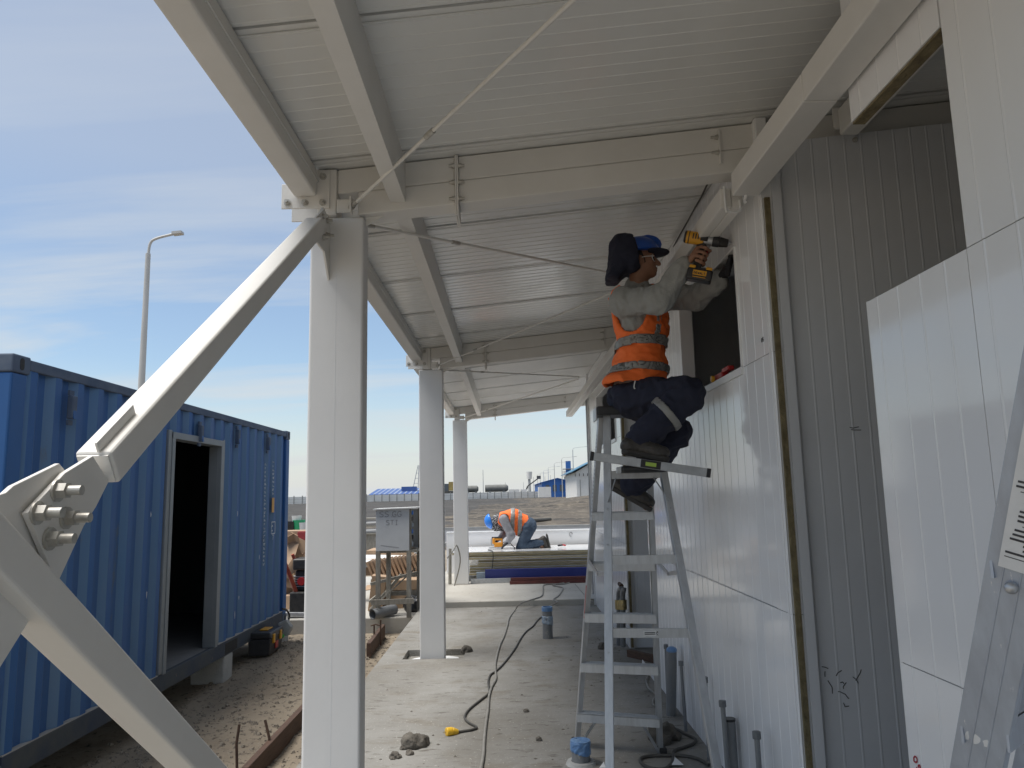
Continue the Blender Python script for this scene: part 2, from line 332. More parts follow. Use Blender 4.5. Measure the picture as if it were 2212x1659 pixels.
# ================================================================== ground, slabs, road
def gz(x, y):
    """height of the natural ground"""
    z = -.31 + .11*math.exp(-((x+2.9)**2/.5 + (y-9.6)**2/1.0)) + .03*math.exp(-((x+2.2)**2/.6 + (y-6)**2/3))
    if y > 42: z += min((y-42)/160, 1)*.72
    if y > 46:
        k = min((y-46)/14, 1)
        z += k*.16*mnoise.noise((x*.10, y*.35, 0)) + k*.10*mnoise.noise((x*.35, y*.9, 3))
        z += k*1.15*math.exp(-((x-15)**2/60 + (y-118)**2/500)) + k*.7*math.exp(-((x-9.5)**2/30 + (y-96)**2/220)) + k*.35*math.exp(-((x-8)**2/70 + (y-60)**2/60))
    elif y < 28 and y > -4 and -9 < x < 6:
        z += .022*mnoise.noise((x*1.7, y*1.7, 0)) + .018*mnoise.noise((x*5, y*5, 2)) + .011*mnoise.noise((x*11, y*11, 5))
    return z
def axis_vals(parts):
    o = []
    for a, b, n in parts: o += [a+(b-a)*i/n for i in range(n)]
    return o + [parts[-1][1]]
xs = axis_vals([(-3000,-300,5),(-300,-70,12),(-70,-12,30),(-12,-8,8),(-8,-1.2,110),(-1.2,6,16),(6,30,40),(30,80,14),(80,300,8),(300,3000,5)])
ys = axis_vals([(-400,-20,5),(-20,1,10),(1,3.5,14),(3.5,12,130),(12,30,24),(30,46,8),(46,90,64),(90,215,70),(215,500,10),(500,5000,8)])
vs = [(x, y, gz(x, y)) for y in ys for x in xs]; nx = len(xs)
fs = []; ms = []
for j in range(len(ys)-1):
    for i in range(nx-1):
        fs.append((j*nx+i, j*nx+i+1, (j+1)*nx+i+1, (j+1)*nx+i)); x = (xs[i]+xs[i+1])/2; y = (ys[j]+ys[j+1])/2
        dark = (y > 50 and x < -6 + .03*(y-50) + 5*mnoise.noise((x*.05, y*.05, 1))) or (y > 125 and x < 2 + 6*mnoise.noise((x*.08, y*.08, 4)))
        ms.append(2 if dark else (1 if y > 28 else 0))
me = bpy.data.meshes.new('ground'); me.from_pydata(vs, [], fs); setmat(me, ['earth', 'field', 'dark_soil']); me.polygons.foreach_set('material_index', ms); me.polygons.foreach_set('use_smooth', [True]*len(fs)); me.update()
struct(link('ground', me, center=False))
b = MB(); b.box((-300, 30, -.45), (300, 42.5, -.262)); struct(b.build('road', 'asphalt'))
b = MB(); b.box((-300, 42.5, -.45), (300, 42.75, -.13)); struct(b.build('far_kerb', 'kerb'))
b = MB(); b.box((-300, 29.6, -.45), (300, 29.9, -.17)); struct(b.build('near_kerb', 'kerb'))

# main slab, with the pocket left open round the second column
def slab_with_hole(name, mat, X, Y, hx, hy, z0, z1, zp):
    gx = [X[0], hx[0], hx[1], X[1]]; gy = [Y[0], hy[0], hy[1], Y[1]]; v = []; f = []
    def q(*p): b0 = len(v); v.extend(p); f.append(tuple(range(b0, b0+len(p))))
    for i in range(3):
        for j in range(3):
            z = zp if (i, j) == (1, 1) else z1
            q((gx[i],gy[j],z), (gx[i+1],gy[j],z), (gx[i+1],gy[j+1],z), (gx[i],gy[j+1],z))
    for (a, c) in (((hx[0],hy[0]),(hx[1],hy[0])), ((hx[1],hy[0]),(hx[1],hy[1])), ((hx[1],hy[1]),(hx[0],hy[1])), ((hx[0],hy[1]),(hx[0],hy[0]))):
        q((*a, z1), (*c, z1), (*c, zp), (*a, zp))
    for (a, c) in (((X[0],Y[0]),(X[1],Y[0])), ((X[1],Y[0]),(X[1],Y[1])), ((X[1],Y[1]),(X[0],Y[1])), ((X[0],Y[1]),(X[0],Y[0]))):
        q((*a, z0), (*c, z0), (*c, z1), (*a, z1))
    me = bpy.data.meshes.new(name); me.from_pydata(v, [], f); setmat(me, mat); me.update(); return link(name, me)
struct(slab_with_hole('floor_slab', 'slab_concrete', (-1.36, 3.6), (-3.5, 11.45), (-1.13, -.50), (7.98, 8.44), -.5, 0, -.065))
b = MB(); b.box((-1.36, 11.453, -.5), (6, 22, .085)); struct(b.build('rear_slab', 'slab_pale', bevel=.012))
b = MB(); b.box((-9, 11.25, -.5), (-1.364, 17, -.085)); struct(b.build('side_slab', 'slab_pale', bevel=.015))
# pebbles on the bare earth, each a small faceted stone, joined as one mass
b = MB(); rnd = random.Random(3)
for k in range(3600):
    y = rnd.uniform(3.2, 11.1); x = rnd.uniform(-3.3, -1.4); r = rnd.choice((.006, .008, .008, .010, .012, .016, .026)) * rnd.uniform(.7, 1.2)
    n = 5; z = gz(x, y); a0 = rnd.uniform(0, 6); ring = [(x+r*cos(a0+i*2*pi/n)*rnd.uniform(.7, 1.3), y+r*sin(a0+i*2*pi/n)*rnd.uniform(.7, 1.3), z-.004) for i in range(n)]
    top = [(x+(p[0]-x)*.55, y+(p[1]-y)*.55, z+r*rnd.uniform(.4, .8)) for p in ring]
    b._add(ring+top, [[i, (i+1) % n, n+(i+1) % n, n+i] for i in range(n)]+[list(range(n, 2*n))])
o = b.build('pebbles', 'rock', center=False); o['kind'] = 'stuff'; o['label'] = 'small stones scattered over the bare earth beside the slab'; o['category'] = 'pebbles'
# dry mortar crumbs on the slabs
b = MB()
for k in range(210):
    if k % 3 == 0: x, y = rnd.gauss(.2, .6), rnd.gauss(5.2, .7)
    elif k % 3 == 1: x, y = rnd.uniform(-1.2, 1.15), rnd.uniform(4.2, 11.3)
    else: x, y = rnd.gauss(.95, .2), rnd.gauss(7.6, .8)
    if not (-1.25 < x < 1.2 and 3.9 < y < 11.3): continue
    if -1.2 < x < -.45 and 7.9 < y < 8.5: continue
    r = rnd.choice((.004, .005, .007, .012)); n = 5
    ring = [(x+r*cos(i*1.257)*rnd.uniform(.6, 1.4), y+r*sin(i*1.257)*rnd.uniform(.6, 1.4), .0005) for i in range(n)]
    b._add(ring+[(x, y, r*rnd.uniform(.4, .8))], [[i, (i+1) % n, n] for i in range(n)])
o = b.build('mortar_crumbs', 'mud', center=False); o['kind'] = 'stuff'; o['label'] = 'dry mortar crumbs strewn over the concrete floor'; o['category'] = 'debris'

# ================================================================== steel frame
SL = .099                                         # the roof rises towards the building
def ztop(x): return 3.335 + SL*x                  # underside of the roof panels = top of the rafters
COLY = [3.50, 8.03, 13.60]; COLX = [-.942, -.955, -1.005]; CD = .125
ord_ = ['with bolted knee and diagonal brace gusset, standing beside the plank', 'standing in the square floor pocket', 'standing on the raised rear slab by the panel stack']
for k in range(3):
    y = COLY[k]; x0 = COLX[k]; zb = (0, -.062, .088)[k]
    t = thing('steel_column', 'pale painted steel box column '+ord_[k], 'column', (x0+.13, y+CD/2, zb), 'canopy columns')
    b = MB(); b.box((x0, y, zb), (x0+.26, y+CD, 3.01)); sh = b.build('shaft', 'column_paint', t, bevel=.013, seg=4)
    b = MB(); b.box((x0+.1294, y-.0006, zb+.004), (x0+.1305, y+.001, 3.0)); b.build('weld_seam', 'wall_grey', sh)
    # upper stub that carries the eave beam and the knee plate
    b = MB(); b.box((x0+.035, y-.02, 3.012), (x0+.13, y+CD-.02, ztop(x0+.1)-.004)); b.build('stub', 'steel_paint', t, bevel=.006)
    b = MB(); b.prism([(x0+.26, y+.05, 2.98), (x0+.37, y+.05, 3.04), (x0+.37, y+.05, 3.05), (x0+.26, y+.05, 3.05)], (0, .01, 0)); b.build('knee_plate', 'steel_paint', t)
    # lug with angle for the roof rod
    b = MB(); b.box((x0+.135, y-.035, 3.018), (x0+.215, y-.027, 3.085)); b.box((x0+.205, y-.075, 3.005), (x0+.213, y-.027, 3.085)); b.build('rod_lug', 'steel_paint', t, bevel=.0015)
    # eave end plates with bolts
    for d in ((-1, 1) if k < 2 else (-1,)):
        yy = y-.030 if d < 0 else y+CD+.018
        b = MB(); P = [(-.135,3.045), (.098,3.045), (.098,3.242), (.035,3.238), (.035,3.17), (-.135,3.17)]
        b.prism([(x0+p[0], yy, p[1]) for p in P], (0, .010, 0)); ep = b.build('end_plate', 'steel_paint', t, bevel=.0015)
        for (bx, bz) in ((-.105,3.075), (-.02,3.072), (.066,3.072), (.066,3.205)):
            b = MB(); hexnut(b, (x0+bx, yy if d < 0 else yy+.010, bz), (0, d, 0), .013, .012, .030, .008); b.build('bolt', 'bolt_zinc', ep, smooth=True)

def rafter(y, k, label):
    t = thing('rafter', label, 'rafter', (1.2, y+.06, 3.08), 'canopy rafters')
    xa, xb = COLX[k]+.262, 3.45; w = CD+.004; zm = .128
    def sec(name, x0, x1, d0, d1, bev=.006):
        b = MB(); P = [(x0, y, ztop(x0)-d1), (x1, y, ztop(x1)-d1), (x1, y, ztop(x1)-d0), (x0, y, ztop(x0)-d0)]
        b.prism(P, (0, w, 0)); return b.build(name, 'steel_paint', t, bevel=bev, seg=3)
    xs_ = -.225                                    # splice
    for (x0, x1) in ((COLX[k]+.13, xs_-.009), (xs_+.009, xb)):
        sec('upper_channel', x0, x1, .003, zm-.001); sec('lower_channel', max(x0, xa-.03), x1, zm+.001, .246)
    for s in (-1, 1):
        b = MB(); x = xs_+s*.0045; b.prism([(x-.004, y-.022, ztop(x)-.31), (x+.004, y-.022, ztop(x)-.31), (x+.004, y-.022, ztop(x)-.006), (x-.004, y-.022, ztop(x)-.006)], (0, w+.044, 0)); sp = b.build('splice_plate', 'steel_paint', t, bevel=.001)
        for dz in (.055, .14, .225):
            b = MB(); hexnut(b, (xs_+s*.0085, y-.011, ztop(xs_)-dz), (s, 0, 0), .011, .012, .030, .007); b.build('bolt', 'bolt_zinc', sp, smooth=True)
    for s in (0,):
        b = MB(); x = 1.075; b.box((x, y-.016, ztop(x)-.20), (x+.01, y-.001, ztop(x)-.02)); sp = b.build('bracket_plate', 'steel_paint', t, bevel=.001)
        for dz in (.06, .14):
            b = MB(); hexnut(b, (x-.0005, y-.009, ztop(x)-dz), (-1, 0, 0), .010, .012, .035, .006); b.build('bolt', 'bolt_zinc', sp, smooth=True)
    return t
rafter(COLY[0], 0, 'deep sloping steel rafter meeting the column with the diagonal braces')
rafter(COLY[1], 1, 'sloping steel rafter above the column in the floor pocket')
rafter(COLY[2], 2, 'end rafter above the raised rear slab against the open sky')

def beam_y(name, label, cat, grp, x0, x1, za, zb_, ya, yb, top=None, bev=.008, parts=None):
    t = thing(name, label, cat, ((x0+x1)/2, (ya+yb)/2, za), grp)
    return t
# eave beams (tubes along the outer edge)
bay = [(-2.2, COLY[0]-.031), (COLY[0]+CD+.029, COLY[1]-.031), (COLY[1]+CD+.029, COLY[2]-.031)]
eave_l = ['long eave beam above the crossed diagonal braces', 'eave beam spanning from the braced column to the pocket column', 'eave beam ending over the raised rear slab']
pur_l = ['folded steel purlin over the crossed diagonal braces', 'folded steel purlin reaching the rafter above the pocket column', 'folded steel purlin ending at the last rafter']
for k, (ya, yb) in enumerate(bay):
    x0 = COLX[min(k, 2)]-.072
    t = thing('eave_beam', eave_l[k], 'beam', (x0+.055, (ya+yb)/2, 3.1), 'eave beams')
    b = MB(); P = [(x0, ya, 3.10), (x0+.11, ya, 3.104), (x0+.11, ya, ztop(x0+.11)-.003), (x0, ya, ztop(x0)-.003)]; b.prism(P, (0, yb-ya, 0)); b.build('tube', 'steel_paint', t, bevel=.012, seg=3)
    b = MB(); b.box((x0+.1105, ya, 3.176), (x0+.116, yb, 3.182)); b.build('weld_seam', 'steel_paint', t)
    b = MB(); b.prism([(x0-.012, ya, ztop(x0)-.02), (x0-.002, ya, ztop(x0)-.02), (x0-.002, ya, ztop(x0)+.10), (x0-.012, ya, ztop(x0)+.10)], (0, yb-ya, 0)); b.build('fascia_flashing', 'soffit', t)
    # purlin: folded C, open to the left
    x1 = -.552+.0*k; t = thing('purlin', pur_l[k], 'purlin', (x1+.04, (ya+yb)/2, 3.08), 'roof purlins')
    y2 = yb+.02 if k < 2 else yb+.02; y1 = ya-.02 if k else ya
    if k: y1 = COLY[k-1]+CD+.006
    y2 = COLY[k]-.004
    zt = lambda x: ztop(x)-.003
    b = MB(); b.prism([(x1+.068, y1, 3.082), (x1+.074, y1, 3.082), (x1+.074, y1, zt(x1+.074)), (x1+.068, y1, zt(x1+.068))], (0, y2-y1, 0)); b.build('web', 'steel_paint', t)
    b = MB(); b.box((x1, y1, 3.078), (x1+.0745, y2, 3.0815)); b.build('lower_flange', 'steel_paint', t, bevel=.001)
    b = MB(); b.prism([(x1-.02, y1, 3.225), (x1-.014, y1, 3.225), (x1-.014, y1, zt(x1-.014)), (x1-.02, y1, zt(x1-.02))], (0, y2-y1, 0)); b.build('upper_lip', 'steel_paint', t)
    b = MB(); b.box((x1+.0, y1, 3.082), (x1+.004, y2, 3.105)); b.build('lower_lip', 'steel_paint', t)
    for q in range(3):
        b = MB(); yq = y1+(y2-y1)*(.38+.2*q); b.box((x1-.0215, yq, 3.228), (x1-.0195, yq+.045, 3.238)); b.build('slot_mark', 'ink', t)

# beams along the wall head
t = thing('wall_head_beam', 'boxed beam ending under the rafter over the open doorway', 'beam', (1.17, 1, 3.04), 'wall head beams')
b = MB(); b.box((1.105, -2.0, 3.045), (1.235, 2.545, 3.16)); b.build('beam_length', 'steel_paint', t, bevel=.006, seg=3)
b = MB(); b.box((1.105, 2.549, 3.045), (1.235, 3.425, 3.158)); b.build('beam_length', 'steel_paint', t, bevel=.006, seg=3)
b = MB(); b.tube(curve_pts([(1.17, 3.41, 3.05), (1.168, 3.43, 3.03), (1.166, 3.425, 3.015)], 3), .009); b.build('tie_wire', 'trim_white', t, smooth=True)
t = thing('wall_head_beam', 'long boxed beam running over the window wall to the end rafter', 'beam', (1.125, 8, 3.01), 'wall head beams')
for s in (0, 1):
    b = MB(); x = 1.07+.056*s; b.box((x, 3.50, 3.018), (x+.0545, 13.55, 3.118)); b.build('channel', 'steel_paint', t, bevel=.006, seg=2)
b = MB(); b.tube(curve_pts([(1.09, 3.495, 3.125), (1.09, 3.485, 3.0), (1.10, 3.49, 2.995), (1.13, 3.49, 2.99), (1.16, 3.49, 3.0), (1.16, 3.487, 3.05)], 4), .006); b.build('strap', 'trim_white', t, smooth=True)
t = thing('interior_purlin', 'grey purlin inside the building bolted to the rafter', 'purlin', (1.68, 1.2, 3.34), None)
b = MB(); b.box((1.64, -2, 3.335), (1.73, 3.405, 3.47)); b.build('tube', 'steel_paint', t, bevel=.008)
b = MB(); b.box((1.62, 3.407, 3.375), (1.75, 3.417, 3.48)); b.build('end_plate', 'steel_paint', t)

# roof of separate sandwich panels, ribs running up the slope
def ribbed(name, mat, org, u, v, n, width, length, thick, pitch, rw, depth, parent, start=None, flat_back=True):
    """flat sheet with shallow ribs: profile along u, ribs along v, ribs stand out along n"""
    org, u, v, n = Vector(org), Vector(u).normalized(), Vector(v).normalized(), Vector(n).normalized()
    pr = [(0, 0)]; p = pitch*.5 if start is None else start
    while p + rw < width:
        pr += [(p, 0), (p+rw*.3, depth), (p+rw*.7, depth), (p+rw, 0)]; p += pitch
    pr.append((width, 0)); k = len(pr); V = []
    for l in (0, length):
        V += [org+u*a+n*d+v*l for a, d in pr]
    for l in (0, length): V += [org-n*thick+v*l, org+u*width-n*thick+v*l]
    F = [[i, i+1, k+i+1, k+i] for i in range(k-1)]
    F += [[2*k, 2*k+2, 2*k+3, 2*k+1], [0, k, 2*k+2, 2*k], [k-1, 2*k+1, 2*k+3, 2*k-1], list(range(k-1, -1, -1))+[2*k, 2*k+1], list(range(k, 2*k))+[2*k+3, 2*k+2]]
    if u.cross(v).dot(n) < 0: F = [f[::-1] for f in F]
    b = MB(); b._add(V, F); return b.build(name, mat, parent)
roof = thing('canopy_roof', 'white ribbed sandwich panel roof over the walkway and rooms', 'roof', (1.2, 6, 3.34))
sl = Vector((1, 0, SL)).normalized(); nd = Vector((SL, 0, -1)).normalized(); seams = [-2.55+1.03*k-.25 for k in range(17)]
rr = random.Random(5)
for k in range(16):
    ya, yb = seams[k], seams[k+1]
    if ya > 13.7: break
    yb = min(yb, 13.85); dz = rr.uniform(0, .004); g = rr.choice((.020, .030, .040))
    o = ribbed('roof_panel', 'soffit', (-1.03, ya+g, ztop(-1.03)+.001+dz), (0, 1, 0), sl, nd, yb-ya-g, 4.6, .07, .085, .013, .0030, roof)
    # lapped joint: a second fold line just inside the seam
    b = MB(); P0 = Vector((-1.03, ya+g+.028, ztop(-1.03)+.001)); b.prism([P0, P0+Vector((0, .006, 0)), P0+Vector((0, .006, 0))+nd*.004, P0+nd*.004], sl*4.6); b.build('joint_fold', 'soffit', roof)
b = MB(); P0 = Vector((-1.05, seams[0], ztop(-1.05)+.076)); b.prism([P0, P0+Vector((0, 13.9-seams[0], 0)), P0+Vector((0, 13.9-seams[0], .02)), P0+Vector((0, 0, .02))], Vector((1, 0, SL))*4.75); b.build('added_cover_sheet', 'far_roof_blue', roof)  # sheet added above the panels to keep sky light out of the joints

# roof rods (cross bracing in the roof plane)
def rod(p, q, label):
    t = thing('tie_rod', label, 'tie rod', tuple(Vector(p)), 'roof tie rods')
    b = MB(); b.cyl(p, q, .0085, n=10); b.build('rod', 'steel_paint', t, smooth=True)
    d = (Vector(q)-Vector(p)).normalized()
    b = MB(); b.cyl(Vector(p)-d*.03, Vector(p)+d*.05, .011, n=10); b.cyl(Vector(p)-d*.012, Vector(p)+d*.002, .017, n=6); b.build('threaded_end', 'bolt_zinc', t, smooth=True)
    m_ = Vector(p)+d*(.24*(Vector(q)-Vector(p)).length); b = MB(); b.cyl(m_-d*.03, m_+d*.03, .0125, n=8); b.build('coupler', 'bolt_zinc', t, smooth=True)
zr = lambda x: ztop(x)-.11
A0 = (COLX[0]+.215, COLY[0]-.05, 3.045)
mids = [(COLY[0]-4.53/2), (COLY[0]+COLY[1])/2, (COLY[1]+COLY[2])/2]
rod(A0, (1.08, 1.05, zr(1.08)), 'slender white roof rod rising over the open doorway from the braced column')
rod((COLX[0]+.24, COLY[0]+CD+.05, 3.03), (1.06, mids[1], zr(1.06)), 'slender roof rod passing behind the worker on the ladder')
rod((COLX[1]+.215, COLY[1]-.05, 3.045), (1.06, mids[1], zr(1.06)-.03), 'slender roof rod starting at the pocket column towards the window')
rod((COLX[1]+.24, COLY[1]+CD+.05, 3.03), (1.06, mids[2], zr(1.06)), 'thin roof rod starting behind the pocket column head')
rod((COLX[2]+.215, COLY[2]-.05, 3.045), (1.06, mids[2], zr(1.06)-.03), 'thin roof rod starting at the rear slab column head')

# crossed diagonal braces in the column line
XB = -.850; TW = .076
t = thing('diagonal_brace', 'pale steel brace falling from the column head to the bolted gusset', 'brace', (XB, 1.4, 1.7), None)
dA = Vector((0, 1, .682)).normalized(); za = lambda y: 2.073+.682*(y-2.0715)
b = MB(); b.bar((XB, 1.556, za(1.556)), (XB, 3.24, za(3.24)), TW, TW, up=(0, -.56, .83)); b.build('tube', 'steel_paint', t, bevel=.008, seg=3)
nA = Vector((0, -.563, .826))
p0 = Vector((XB, 1.556, za(1.556)))
b = MB(); b.obox(p0+dA*-.002, (1,0,0), dA, nA, (TW-.012, .004, TW-.012)); b.build('end_cap', 'steel_paint', t)
b = MB(); b.obox(p0+dA*.085+nA*(TW/2+.011)+Vector((.012,0,0)), (1,0,0), dA, nA, (.005, .17, .022)); b.build('fin', 'steel_paint', t, bevel=.001)
q = lambda u, v, x=-.841: onx(u, v, x)
b = MB(); b.prism([q(*p) for p in ((129,1022), (46,1108.6), (80,1187), (112,1262), (170,1137), (197,1095), (225,1040), (190,985))], (.010, 0, 0)); ep = b.build('splice_plate', 'steel_paint', t, bevel=.0012)
for (u, v) in ((123,1060), (79,1108), (142,1119), (106,1164)):
    b = MB(); hexnut(b, onx(u, v, -.8305), (1, -.0, 0), .0155, .017, .046, .0095); b.build('bolt', 'bolt_zinc', ep, smooth=True)
b = MB(); b.prism([(XB-.005, 3.499, 2.69), (XB-.005, 3.499, 2.995), (XB-.005, 3.36, 3.005), (XB-.005, 3.18, za(3.18)+.02), (XB-.005, 3.21, za(3.21)-.05), (XB-.005, 3.40, 2.80)], (.010, 0, 0)); gp = b.build('head_gusset', 'steel_paint', t, bevel=.001)
for (y, z) in ((3.31, 2.94), (3.39, 2.95), (3.36, 2.86), (3.43, 2.89)):
    b = MB(); hexnut(b, (XB+.0055, y, z), (1, 0, 0), .013, .013, .035, .008); b.build('bolt', 'bolt_zinc', gp, smooth=True)
b = MB(); b.bar((XB+.011, 3.22, za(3.22)), (XB+.011, 3.37, za(3.37)), .010, .085, up=(0, -.56, .83)); b.build('splice_plate', 'steel_paint', t, bevel=.001)
t = thing('diagonal_brace', 'pale steel brace crossing low in front of the blue container', 'brace', (XB, 2.2, .8), None)
zb2 = lambda y: 1.493-.71*(y-1.3615)
b = MB(); b.bar((XB, -1.0, zb2(-1.0)), (XB, 3.42, zb2(3.42)), TW, TW, up=(0, .58, .81)); b.build('tube', 'steel_paint', t, bevel=.008, seg=3)
b = MB(); b.prism([onx(u, v, -.8555) for u, v in ((-160,1120), (-60,1085), (0,1064.5), (17,1049.5), (117,1001), (128,1014), (150,1130), (118,1235), (38,1362), (-30,1470), (-160,1440))], (.010, 0, 0)); b.build('gusset_plate', 'steel_paint', t, bevel=.0015)
b = MB(); b.bar((XB, 1.09, za(1.09)), (XB, -.9, za(-.9)), TW, TW, up=(0, -.56, .83)); b.build('opposite_tube', 'steel_paint', t, bevel=.008, seg=3)
b = MB(); b.box((XB-.005, 3.12, .0), (XB+.005, 3.49, .34)); b.build('foot_gusset', 'steel_paint', t)

# ================================================================== building: walls of sandwich panels
XW = 1.25; TH = .05
WALLS = []
def wall(name, label, pieces, edges=(), lines=()):
    ys_ = [p[0] for p in pieces]+[p[1] for p in pieces]
    t = thing('building_wall' if name is None else name, label, 'wall', (XW+TH/2, (min(ys_)+max(ys_))/2, 0))
    for (y0, y1, z0, z1) in pieces:
        ribbed('wall_panel', 'wall_white', (XW, y1-.0015, z0+.0015), (0, -1, 0), (0, 0, 1), (-1, 0, 0), y1-y0-.003, z1-z0-.003, TH, .130, .012, .0016, t)
    for (y, z0, z1, s) in edges:                   # open cut edges: foam core between two thin skins
        b = MB(); b.box((XW+.012, y-.004*s, z0), (XW+TH-.012, y+.010*s, z1)); b.build('foam_core', 'foam', t)
        b = MB(); b.box((XW+.0005, y-.012*s, z0), (XW+.0025, y+.004*s, z1)); b.build('skin_edge', 'trim_white', t)
    for (y0, y1, z, dz) in lines:
        b = MB(); b.prism([(XW-.0016, y0, z), (XW-.0016, y0, z+.0022), (XW-.0016, y1, z+dz+.0022), (XW-.0016, y1, z+dz)], (.0006, 0, 0)); b.build('pencil_line', 'pencil', t)
    return t
ZT = ztop(XW)-.001
w1 = wall(None, 'white ribbed wall beside the ladder, with the window being fitted', [(3.44,6.90,.0,1.09), (3.44,6.90,1.09,2.285), (3.44,3.885,2.285,ZT), (5.20,6.90,2.285,ZT), (3.885,5.20,2.945,ZT)], edges=[(3.44, .01, 3.04, -1)], lines=[(3.62, 5.3, 1.092, .004)])
b = MB(); b.box((XW-.004, 3.46, 0), (XW+.001, 3.475, ZT)); b.build('edge_trim', 'trim_white', w1)
# door lining on the cut edge
b = MB(); b.box((XW+TH+.001, 3.432, .0), (XW+TH+.045, 3.456, 3.28)); b.build('edge_channel', 'wall_grey', w1)
w2 = wall(None, 'white wall beside the open doorway with a square cut-out above', [(1.94,2.51,.0,1.088), (1.94,2.51,1.088,2.28), (-2.2,1.94,.0,1.088), (-2.2,1.94,1.088,2.28), (-2.2,1.94,2.28,3.045)], edges=[(2.51,.01,2.28,1)], lines=[(1.2, 2.46, 1.087, .0)])
w3 = wall(None, 'short white header panel hung over the doorway cut-out', [(1.945,2.50,2.935,ZT)], edges=[])
b = MB(); b.box((XW+.004, 1.95, 2.926), (XW+TH-.004, 2.496, 2.9345)); b.build('foam_core', 'foam', w3)
w4 = wall(None, 'white wall beyond the second doorway with a dark window', [(8.25,11.42,.0,1.09), (8.25,11.42,1.09,2.26), (8.25,8.62,2.26,ZT), (10.35,11.42,2.26,ZT), (8.62,10.35,2.96,ZT)], edges=[(8.25,.01,ZT,-1)])
for (y0, y1, z0, z1, lb) in ((3.885, 5.20, 2.285, 2.945, 'white lined window opening where the worker drills'), (8.62, 10.35, 2.26, 2.96, 'white lined dark window opening beyond the second doorway')):
    t = thing('window_lining', lb, 'window frame', (XW+.03, (y0+y1)/2, z0), 'window linings')
    b = MB(); b.box((XW-.012, y0+.001, z0-.036), (XW+TH+.03, y1-.001, z0+.004)); b.build('sill', 'trim_white', t, bevel=.0015)
    b = MB(); b.box((XW-.010, y0-.003, z0+.005), (XW+TH+.03, y0+.009, z1)); b.build('near_jamb', 'trim_white', t, bevel=.001)
    b = MB(); b.box((XW-.010, y1-.009, z0+.005), (XW+TH+.03, y1+.003, z1)); b.build('far_jamb', 'trim_white', t, bevel=.001)
    b = MB(); b.box((XW-.008, y0+.010, z1-.006), (XW+TH+.03, y1-.010, z1+.006)); b.build('head_lining', 'trim_white', t, bevel=.001)
# grey cross walls
def cross_wall(y, label, x1=3.4, zt=None):
    t = thing('cross_wall', label, 'wall', (2.3, y, 0), 'grey cross walls')
    za_, zb_ = ztop(1.30)-.135, ztop(x1)-.135
    xs_ = [1.302, 2.42, x1]
    for i in range(2):
        b = ribbed('wall_panel', 'wall_grey', (xs_[i]+.001, y, .0), (1, 0, 0), (0, 0, 1), (0, -1, 0), xs_[i+1]-xs_[i]-.002, 3.30, .04, .082, .013, .0011, t, start=.05)
        for vv in b.data.vertices:                 # sloping top edge
            if vv.co.z > 1: vv.co.z = ztop(vv.co.x+b.location.x+WLOC[t.name].x)-.135
    b = MB(); b.box((1.302, y-.010, 0), (1.325, y-.004, 3.2)); b.build('edge_trim', 'trim_white', t)
    b = MB(); hexnut(b, (1.74, y-.002, ztop(1.74)-.17), (0, -1, 0), .010, .010, .018, .006); b.build('bolt', 'bolt_zinc', t)
    return t
cw = cross_wall(3.462, 'ribbed grey cross wall seen through the open doorway')
cross_wall(5.95, 'added grey partition keeping doorway light out of the window room')  # added wall, blocks light so the room behind the window stays dark
cross_wall(8.29, 'grey cross wall seen behind the ladder through the second doorway')
# scuffs and pen strokes on the near cross wall
rs = random.Random(11)
def stroke(parent, pts, w, mat, nrm, name='pen_mark'):
    b = MB(); n = Vector(nrm); P = [Vector(p)+n*.0012 for p in pts]
    for a, c in zip(P[:-1], P[1:]): b.bar(a, c, w, .0006, up=n)
    return b.build(name, mat, parent)
for (u, v, L_) in ((1782,1450,(0,12)), (1788,1470,(10,28)), (1775,1440,(14,4)), (1806,1460,(12,-12)), (1815,1475,(8,2)), (1822,1488,(6,-14)), (1810,1494,(16,6)), (1826,1500,(8,8)), (1848,1470,(12,-24)), (1842,1462,(12,14)), (1822,1518,(12,7)), (1770,1560,(4,-12)), (1835,923,(20,-1)), (1838,928,(22,1)), (1708,923,(8,1))):
    p1 = ony(u, v, 3.4605); p2 = ony(u+L_[0], v+L_[1], 3.4605); pm_ = (p1+p2)/2+Vector((rs.uniform(-.01,.01), 0, rs.uniform(-.01,.01)))
    stroke(cw, [p1, pm_, p2], .0035, 'ink', (0, -1, 0))
# rear of the building (closes the rooms)
t = thing('rear_wall', 'grey inner wall closing the rooms behind the windows', 'wall', (3.43, 4.6, 0))
for k in range(12):
    b = MB(); b.box((3.42, -2.2+1.15*k, 0), (3.46, -2.2+1.15*(k+1)-.004, ztop(3.43)-.003)); b.build('wall_panel', 'post_grey', t)
t = cross_wall(11.38, 'grey end cross wall of the building')
t = thing('end_wall', 'grey wall closing the room on the doorway side', 'wall', (2.3, -2.2, 0)); b = MB(); b.box((1.302, -2.25, 0), (3.41, -2.21, 3.38)); b.build('wall_panel', 'wall_grey', t)
# end post of the building
t = thing('steel_post', 'dark grey steel post ending the white wall past the second doorway', 'post', (1.29, 11.55, 0.085))
for s in (0, 1):
    b = MB(); b.box((1.222+.075*s, 11.47, .10), (1.222+.075*(s+1)-.002, 11.60, 3.2)); b.build('channel', 'post_grey', t, bevel=.008)
b = MB(); b.box((1.14, 11.43, .086), (1.40, 11.66, .10)); b.box((1.14, 11.43, .10), (1.40, 11.436, .15)); b.build('base_angle', 'trim_white', t, bevel=.002)
b = MB(); b.box((XW-.02, 11.425, .0), (XW+.04, 11.46, ZT)); b.build('corner_flashing', 'trim_white', t)
